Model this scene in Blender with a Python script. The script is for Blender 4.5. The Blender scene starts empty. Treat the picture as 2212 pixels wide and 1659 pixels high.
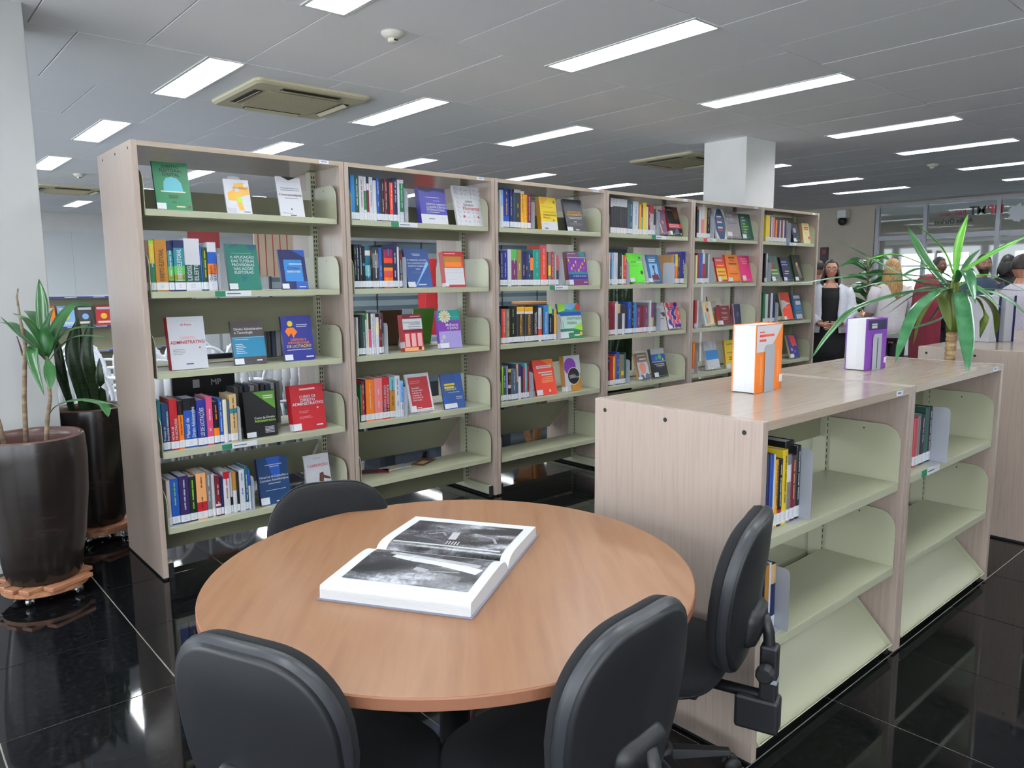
import bpy, bmesh, math, random
from mathutils import Vector, Matrix
random.seed(7)
PI = math.pi
scene = bpy.context.scene
COL = scene.collection

# ------------------------------------------------------------------ camera
CAM = (-1.1104, -4.1352, 1.5810)
RIGHT = Vector((0.75215525, -0.65891899, -0.00939408))
UPV = Vector((0.09663361, 0.09618347, 0.99066174))
FWD = Vector((0.65186228, 0.74603921, -0.13601863))
cam_d = bpy.data.cameras.new('camera')
cam_d.sensor_width = 36.0
cam_d.lens = 1614.19 / 2212 * 36.0
cam_d.clip_start = 0.05
cam_d.clip_end = 200
cam = bpy.data.objects.new('camera', cam_d)
m3 = Matrix((RIGHT, UPV, -FWD)).transposed()
cam.matrix_world = Matrix.Translation(CAM) @ m3.to_4x4()
COL.objects.link(cam)
scene.camera = cam

# ------------------------------------------------------------------ sky, exposure
world = bpy.data.worlds.new('sky')
scene.world = world
world.use_nodes = True
wn = world.node_tree.nodes['Background']
wn.inputs[0].default_value = (0.86, 0.93, 1.0, 1)
wn.inputs[1].default_value = 3.3
scene.view_settings.view_transform = 'Standard'
scene.view_settings.look = 'None'
scene.view_settings.gamma = 1.0
scene.view_settings.use_curve_mapping = False
scene.view_settings.exposure = 0.78
LAMP = 41.0        # strength of the fluorescent tubes

def portal(loc, rot, sx, sy):
    d = bpy.data.lights.new('window_portal', 'AREA'); d.shape = 'RECTANGLE'; d.size = sx; d.size_y = sy
    d.cycles.is_portal = True
    o = bpy.data.objects.new('window_portal', d); o.location = loc; o.rotation_euler = rot; COL.objects.link(o)
portal((-2.95, -7.59, 1.62), (PI / 2, 0, 0), 3.9, 2.5)  # samples the opening added in the front wall for fill light
portal((-5.19, 3.2, 1.62), (0, -PI / 2, 0), 2.5, 21)
portal((19.98, -1, 1.65), (0, PI / 2, 0), 1.8, 14)

# ------------------------------------------------------------------ materials
def lin(c):
    def f(v):
        v /= 255.0
        return v / 12.92 if v <= 0.04045 else ((v + 0.055) / 1.055) ** 2.4
    return (f(c[0]), f(c[1]), f(c[2]), 1.0)
MATS = {}
def mat(name, rgb=None, rough=0.5, metal=0.0, emit=None, spec=None, trans=0.0, coat=0.0, alpha=None):
    if name in MATS:
        return MATS[name]
    m = bpy.data.materials.new(name)
    m.use_nodes = True
    b = m.node_tree.nodes['Principled BSDF']
    if rgb is not None:
        b.inputs['Base Color'].default_value = lin(rgb)
    b.inputs['Roughness'].default_value = rough
    b.inputs['Metallic'].default_value = metal
    if spec is not None:
        b.inputs['Specular IOR Level'].default_value = spec
    if trans:
        b.inputs['Transmission Weight'].default_value = trans
    if coat:
        b.inputs['Coat Weight'].default_value = coat
    if alpha is not None:
        b.inputs['Alpha'].default_value = alpha
    if emit is not None:
        b.inputs['Emission Color'].default_value = lin(rgb)
        b.inputs['Emission Strength'].default_value = emit
    MATS[name] = m
    return m
def ramp_noise(name, cols, scale=(1, 1, 1), nscale=5.0, detail=4.0, rough=0.4, bump=0.0, distort=0.0, spec=None, coord='Object', rough2=None):
    """two or more colours mixed by stretched noise"""
    if name in MATS:
        return MATS[name]
    m = bpy.data.materials.new(name)
    m.use_nodes = True
    nt = m.node_tree
    b = nt.nodes['Principled BSDF']
    tc = nt.nodes.new('ShaderNodeTexCoord')
    mp = nt.nodes.new('ShaderNodeMapping')
    mp.inputs['Scale'].default_value = scale
    nt.links.new(tc.outputs[coord], mp.inputs['Vector'])
    nz = nt.nodes.new('ShaderNodeTexNoise')
    nz.inputs['Scale'].default_value = nscale
    nz.inputs['Detail'].default_value = detail
    nz.inputs['Distortion'].default_value = distort
    nt.links.new(mp.outputs['Vector'], nz.inputs['Vector'])
    r = nt.nodes.new('ShaderNodeValToRGB')
    while len(r.color_ramp.elements) < len(cols):
        r.color_ramp.elements.new(0.5)
    for e, (p, c) in zip(r.color_ramp.elements, cols):
        e.position = p
        e.color = lin(c)
    nt.links.new(nz.outputs['Fac'], r.inputs['Fac'])
    nt.links.new(r.outputs['Color'], b.inputs['Base Color'])
    b.inputs['Roughness'].default_value = rough
    if spec is not None:
        b.inputs['Specular IOR Level'].default_value = spec
    if bump:
        bp = nt.nodes.new('ShaderNodeBump')
        bp.inputs['Strength'].default_value = bump
        bp.inputs['Distance'].default_value = 0.002
        nt.links.new(nz.outputs['Fac'], bp.inputs['Height'])
        nt.links.new(bp.outputs['Normal'], b.inputs['Normal'])
    MATS[name] = m
    return m

PALE = ramp_noise('pale_maple', [(0.3, (153, 137, 126)), (0.55, (164, 148, 137)), (0.75, (148, 131, 121))], (30, 30, 1.2), 2.2, 5, 0.32)
PALE_H = ramp_noise('pale_maple_top', [(0.3, (153, 137, 121)), (0.55, (164, 148, 132)), (0.75, (149, 132, 118))], (1.2, 26, 26), 2.2, 5, 0.2)
TABLE = ramp_noise('cherry_laminate', [(0.3, (129, 90, 62)), (0.5, (139, 101, 72)), (0.7, (124, 85, 58))], (1.2, 12, 12), 1.6, 5, 0.3)
TABLE_EDGE = mat('cherry_edge', (130, 84, 60), 0.5)
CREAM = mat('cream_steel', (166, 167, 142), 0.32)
CREAM_D = mat('cream_steel_shaded', (129, 127, 103), 0.45)  # cream steel made darker, shade behind the shelves put into its colour
SLOT = mat('slot_dark', (40, 40, 34), 0.8)
GRAN = ramp_noise('black_granite', [(0.35, (7, 8, 9)), (0.58, (17, 18, 20)), (0.72, (34, 35, 37)), (0.8, (20, 20, 22))], (1, 1, 1), 42, 6, 0.045, spec=0.36)
GROUT = mat('grout', (150, 146, 130), 0.8)
WALLW = ramp_noise('white_wall', [(0.3, (230, 230, 228)), (0.7, (236, 236, 234))], (1, 1, 1), 3, 2, 0.7)
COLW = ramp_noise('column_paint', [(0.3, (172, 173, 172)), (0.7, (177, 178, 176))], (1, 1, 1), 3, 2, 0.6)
BEIGE = ramp_noise('beige_wall', [(0.3, (206, 196, 180)), (0.7, (212, 202, 186))], (1, 1, 1), 3, 2, 0.7)
CEIL = ramp_noise('ceiling_panel', [(0.35, (236, 239, 243)), (0.7, (241, 243, 246))], (1, 1, 1), 160, 2, 0.85, bump=0.15)
CEILB = mat('ceiling_void', (90, 88, 86), 0.9)
WHITE_M = mat('white_enamel', (235, 236, 236), 0.3)
REFL = mat('light_reflector', (240, 240, 238), 0.25)
TUBE = mat('fluorescent_tube', (244, 250, 255), 0.4, emit=LAMP)
ACCR = mat('aircon_cream', (205, 198, 168), 0.45)
ACDK = mat('aircon_grille', (150, 145, 122), 0.6)
ACSL = mat('aircon_slot', (58, 54, 48), 0.7)
STEELG = mat('grey_steel', (158, 162, 170), 0.35, 0.1)
CHROME = mat('chrome_wire', (215, 216, 220), 0.15, 1.0)
PLAST = mat('black_plastic', (23, 24, 27), 0.45)
PLAST_E = mat('grey_plastic_edge', (40, 42, 46), 0.4)
FABRIC = ramp_noise('black_fabric', [(0.35, (9, 9, 11)), (0.65, (21, 21, 25))], (1, 1, 1), 420, 2, 0.95, bump=0.3)
RUBBER = mat('black_rubber', (18, 18, 19), 0.6)
PAGE = mat('page_paper', (204, 205, 207), 0.75)
LABELM = mat('call_label_paper', (206, 208, 213), 0.5)
CERAM = ramp_noise('brown_glazed_pot', [(0.3, (25, 20, 18)), (0.6, (36, 29, 26)), (0.8, (46, 35, 30))], (1, 1, 6), 3, 5, 0.22)
CERAM_R = mat('brown_pot_rim', (92, 66, 60), 0.25)
SOIL = ramp_noise('dark_soil', [(0.3, (26, 20, 16)), (0.7, (48, 38, 30))], (1, 1, 1), 60, 4, 0.95)
DOLLYW = ramp_noise('dolly_wood', [(0.3, (136, 88, 62)), (0.6, (158, 108, 78)), (0.8, (170, 128, 70))], (1, 14, 14), 4, 4, 0.5)
LEAFM = {'b': ramp_noise('leaf_bright', [(0.3, (66, 140, 30)), (0.7, (104, 172, 46))], (1, 1, 1), 6, 2, 0.35),
         'd': ramp_noise('leaf_dark', [(0.3, (34, 78, 36)), (0.7, (58, 108, 58))], (1, 1, 1), 6, 2, 0.28),
         's': ramp_noise('leaf_glossy', [(0.3, (38, 84, 48)), (0.6, (60, 112, 72)), (0.8, (92, 134, 100))], (1, 1, 1), 9, 3, 0.2),
         'o': ramp_noise('leaf_olive', [(0.3, (72, 92, 24)), (0.7, (98, 112, 40))], (1, 1, 1), 6, 2, 0.35)}
SNAKE = ramp_noise('snake_leaf', [(0.35, (22, 40, 22)), (0.55, (40, 62, 32)), (0.7, (20, 34, 20))], (1, 1, 5), 12, 3, 0.35)
CANE = ramp_noise('cane_bark', [(0.35, (120, 92, 66)), (0.55, (170, 142, 100)), (0.7, (206, 186, 138))], (1, 1, 5), 6, 3, 0.7)
STEMM = ramp_noise('plant_stem', [(0.35, (96, 78, 62)), (0.65, (140, 120, 96))], (1, 1, 4), 10, 3, 0.7)
TWIG = mat('dark_twig', (66, 46, 52), 0.6)
CHWHITE = mat('white_plastic', (232, 234, 240), 0.35)
GLASSM = None
def glass_mat(name, rgb, alpha, rough=0.03):
    if name in MATS:
        return MATS[name]
    m = bpy.data.materials.new(name)
    m.use_nodes = True
    nt = m.node_tree
    nt.nodes.remove(nt.nodes['Principled BSDF'])
    out = nt.nodes['Material Output']
    tr = nt.nodes.new('ShaderNodeBsdfTransparent')
    tr.inputs[0].default_value = lin(rgb)
    gl = nt.nodes.new('ShaderNodeBsdfGlossy')
    gl.inputs['Roughness'].default_value = rough
    mx = nt.nodes.new('ShaderNodeMixShader')
    lw = nt.nodes.new('ShaderNodeFresnel')
    lw.inputs[0].default_value = 1.5
    ad = nt.nodes.new('ShaderNodeMath')
    ad.operation = 'ADD'
    ad.inputs[1].default_value = alpha
    nt.links.new(lw.outputs[0], ad.inputs[0])
    nt.links.new(ad.outputs[0], mx.inputs[0])
    nt.links.new(tr.outputs[0], mx.inputs[1])
    nt.links.new(gl.outputs[0], mx.inputs[2])
    nt.links.new(mx.outputs[0], out.inputs[0])
    MATS[name] = m
    return m
PANE = glass_mat('clear_glass', (236, 242, 242), 0.04)

CODES = dict(taupe=(124, 104, 94), green=(38, 122, 78), lime=(150, 206, 60), yel=(226, 196, 40), ochre=(176, 122, 44), brn=(88, 52, 32), navy=(26, 34, 84), teal=(40, 126, 136), grn2=(92, 176, 92), wh=(208, 208, 213), dgrn=(36, 86, 72), blue=(32, 82, 170), fgrn=(28, 70, 40), orng=(232, 122, 30), dkbl=(26, 60, 104), red=(178, 34, 44), blk=(22, 22, 26), blue2=(38, 46, 132), pink=(206, 74, 116), cream=(222, 214, 186), slate=(70, 86, 108), tan=(206, 172, 122), beige=(200, 188, 176), purp=(52, 38, 92), dkgr=(30, 42, 34), peach=(232, 164, 108), gray=(122, 120, 120), lgray=(188, 188, 194), mar=(116, 30, 44), dteal=(34, 92, 112), lblue=(48, 124, 190), char=(52, 50, 56), redor=(222, 66, 44), indigo=(40, 38, 78), ltl=(96, 178, 190), crmy=(226, 214, 164), magn=(206, 76, 150), salm=(220, 124, 122), sky=(132, 180, 226), yel2=(228, 164, 36), plum=(116, 52, 104), khaki=(148, 124, 68), teal2=(36, 144, 132), rose=(190, 72, 82), lav=(160, 148, 206), rosel=(220, 168, 168), dgray=(84, 88, 90), teal3=(24, 110, 94), pap=(196, 198, 206), umb=(70, 62, 62), cyan=(30, 122, 158), grn3=(84, 140, 48), indb=(64, 58, 158), blue4=(40, 74, 136), crim=(170, 30, 42), purp2=(118, 54, 158), plum2=(116, 84, 116), lime2=(96, 214, 52), dteal2=(36, 96, 142), gray2=(140, 130, 132), magn2=(226, 38, 122), mint=(190, 222, 206), dgray2=(80, 98, 90), skin=(206, 132, 112))
def cm(code):
    return mat('print_' + code, tuple(int(v * 0.95) for v in CODES[code]), 0.38)

# ------------------------------------------------------------------ mesh helpers
class MB:
    def __init__(s):
        s.v = []; s.f = []; s.m = []; s.mats = []; s.cur = 0
    def use(s, material):
        if material not in s.mats:
            s.mats.append(material)
        s.cur = s.mats.index(material)
        return s
    def add(s, vs, fs, M=None):
        o = len(s.v)
        for p in vs:
            s.v.append(tuple(M @ Vector(p)) if M is not None else tuple(p))
        for f in fs:
            s.f.append(tuple(i + o for i in f)); s.m.append(s.cur)
        return s
    def box(s, x0, y0, z0, x1, y1, z1, M=None):
        vs = [(x0, y0, z0), (x1, y0, z0), (x1, y1, z0), (x0, y1, z0), (x0, y0, z1), (x1, y0, z1), (x1, y1, z1), (x0, y1, z1)]
        return s.add(vs, [(0, 3, 2, 1), (4, 5, 6, 7), (0, 1, 5, 4), (1, 2, 6, 5), (2, 3, 7, 6), (3, 0, 4, 7)], M)
    def bevbox(s, x0, y0, z0, x1, y1, z1, b, M=None):
        """box with its vertical edges and top chamfered"""
        pl = [(x0 + b, y0), (x1 - b, y0), (x1, y0 + b), (x1, y1 - b), (x1 - b, y1), (x0 + b, y1), (x0, y1 - b), (x0, y0 + b)]
        cx, cy = (x0 + x1) / 2, (y0 + y1) / 2
        def sc(k): return [(cx + (x - cx) * (1 - k / max(1e-6, (x1 - x0) / 2)), cy + (y - cy) * (1 - k / max(1e-6, (y1 - y0) / 2))) for x, y in pl]
        rings = [[(x, y, z0) for x, y in sc(b)], [(x, y, z0 + b) for x, y in pl], [(x, y, z1 - b) for x, y in pl], [(x, y, z1) for x, y in sc(b)]]
        return s.loft(rings, True, True, M)
    def loft(s, rings, cap0=True, cap1=True, M=None, closed=True):
        n = len(rings[0]); vs = [p for r in rings for p in r]; fs = []
        for i in range(len(rings) - 1):
            for j in range(n if closed else n - 1):
                k = (j + 1) % n
                fs.append((i * n + j, i * n + k, (i + 1) * n + k, (i + 1) * n + j))
        if cap0: fs.append(tuple(range(n - 1, -1, -1)))
        if cap1: fs.append(tuple((len(rings) - 1) * n + j for j in range(n)))
        return s.add(vs, fs, M)
    def prism(s, poly, axis, a, b, M=None):
        """poly of (p,q); axis 'x': (a,p,q), 'y': (p,a,q), 'z': (p,q,a)"""
        def P(p, t):
            return (t, p[0], p[1]) if axis == 'x' else (p[0], t, p[1]) if axis == 'y' else (p[0], p[1], t)
        return s.loft([[P(p, a) for p in poly], [P(p, b) for p in poly]], True, True, M)
    def lathe(s, prof, n=20, M=None, cap=True):
        rings = [[(r * math.cos(2 * PI * j / n), r * math.sin(2 * PI * j / n), z) for j in range(n)] for r, z in prof]
        return s.loft(rings, cap, cap, M)
    def tube(s, pts, r, n=8, M=None, cap=True):
        pts = [Vector(p) for p in pts]
        rs = r if isinstance(r, (list, tuple)) else [r] * len(pts)
        rings = []; prev = None
        for i, p in enumerate(pts):
            a = pts[max(i - 1, 0)]; b = pts[min(i + 1, len(pts) - 1)]
            t = (b - a)
            t = t.normalized() if t.length > 1e-9 else Vector((0, 0, 1))
            if prev is None:
                u = t.orthogonal().normalized()
            else:
                u = prev - t * prev.dot(t)
                u = u.normalized() if u.length > 1e-6 else t.orthogonal().normalized()
            prev = u
            w = t.cross(u)
            rings.append([tuple(p + (u * math.cos(2 * PI * j / n) + w * math.sin(2 * PI * j / n)) * rs[i]) for j in range(n)])
        return s.loft(rings, cap, cap, M)
    def ball(s, c, r, nu=12, nv=8, M=None):
        rx, ry, rz = r if isinstance(r, (tuple, list)) else (r, r, r)
        rings = []
        for i in range(nv + 1):
            t = -PI / 2 + PI * i / nv
            k = max(math.cos(t), 0.02)
            rings.append([(c[0] + rx * k * math.cos(2 * PI * j / nu), c[1] + ry * k * math.sin(2 * PI * j / nu), c[2] + rz * math.sin(t)) for j in range(nu)])
        return s.loft(rings, True, True, M)
    def quad(s, a, b, c, d, M=None):
        return s.add([a, b, c, d], [(0, 1, 2, 3)], M)
    def mesh(s, name, smooth=False):
        me = bpy.data.meshes.new(name)
        me.from_pydata(s.v, [], s.f)
        for m in s.mats: me.materials.append(m)
        for p, mi in zip(me.polygons, s.m):
            p.material_index = mi
            p.use_smooth = smooth
        me.update()
        return me
    def build(s, name, parent=None, smooth=False, loc=None, rot=None, bevel=0.0, subsurf=0, auto=False):
        o = bpy.data.objects.new(name, s.mesh(name, smooth))
        COL.objects.link(o)
        if parent is not None: o.parent = parent
        if loc is not None: o.location = loc
        if rot is not None: o.rotation_euler = rot
        if bevel:
            md = o.modifiers.new('bevel', 'BEVEL'); md.width = bevel; md.segments = 2; md.limit_method = 'ANGLE'; md.angle_limit = 0.6
        if subsurf:
            md = o.modifiers.new('sub', 'SUBSURF'); md.levels = subsurf; md.render_levels = subsurf
        return o
def tag(o, label=None, cat=None, group=None, kind=None):
    if label: o['label'] = label
    if cat: o['category'] = cat
    if group: o['group'] = group
    if kind: o['kind'] = kind
    return o
def empty(name, loc=(0, 0, 0), rz=0.0, label=None, cat=None, group=None, rot=None):
    o = bpy.data.objects.new(name, None)
    o.empty_display_size = 0.05
    COL.objects.link(o)
    o.location = loc
    o.rotation_euler = rot if rot is not None else (0, 0, rz)
    return tag(o, label, cat, group)
def copy_tree(o, parent=None):
    c = o.copy(); COL.objects.link(c)
    if parent is not None: c.parent = parent
    for ch in list(o.children): copy_tree(ch, c)
    return c
def inst(name, me, parent=None, loc=(0, 0, 0), rot=(0, 0, 0), scale=(1, 1, 1)):
    o = bpy.data.objects.new(name, me); COL.objects.link(o)
    if parent is not None: o.parent = parent
    o.location = loc; o.rotation_euler = rot; o.scale = scale
    return o
def rrect(x0, y0, x1, y1, r, n=5, corners=(1, 1, 1, 1)):
    """rounded rectangle outline, corners bl, br, tr, tl"""
    pts = []
    for (cx, cy, a0, on) in ((x0 + r, y0 + r, PI, corners[0]), (x1 - r, y0 + r, 1.5 * PI, corners[1]), (x1 - r, y1 - r, 0, corners[2]), (x0 + r, y1 - r, 0.5 * PI, corners[3])):
        if on:
            for i in range(n + 1):
                a = a0 + 0.5 * PI * i / n
                pts.append((cx + r * math.cos(a), cy + r * math.sin(a)))
        else:
            a = a0 + 0.25 * PI
            pts.append((x0 if cx < (x0 + x1) / 2 else x1, y0 if cy < (y0 + y1) / 2 else y1))
    return pts
TEXTS = {}
def text_geo(s):
    """flat mesh of a line of lettering, unit size: (verts, faces, width)"""
    if s in TEXTS: return TEXTS[s]
    cu = bpy.data.curves.new('lettering', 'FONT')
    cu.body = s; cu.size = 1.0; cu.resolution_u = 2; cu.offset = 0.012
    ob = bpy.data.objects.new('lettering', cu)
    COL.objects.link(ob)
    dg = bpy.context.evaluated_depsgraph_get()
    me = ob.evaluated_get(dg).to_mesh()
    vs = [(v.co.x, v.co.y) for v in me.vertices]; fs = [tuple(p.vertices) for p in me.polygons]
    ob.evaluated_get(dg).to_mesh_clear()
    bpy.data.objects.remove(ob); bpy.data.curves.remove(cu)
    wd = max((v[0] for v in vs), default=1.0)
    TEXTS[s] = (vs, fs, wd)
    return TEXTS[s]
def letters(mb, s, size, fn, align='c', maxw=None, sx=1.0):
    """lay lettering through fn(u,v)->3d ; u along the line, v up"""
    vs, fs, wd = text_geo(s)
    k = size
    kx = k * sx
    if maxw and wd * kx > maxw: kx = maxw / wd
    off = {'c': -wd * kx / 2, 'l': 0.0, 'r': -wd * kx}[align]
    mb.add([fn(x * kx + off, y * k) for x, y in vs], fs)
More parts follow.
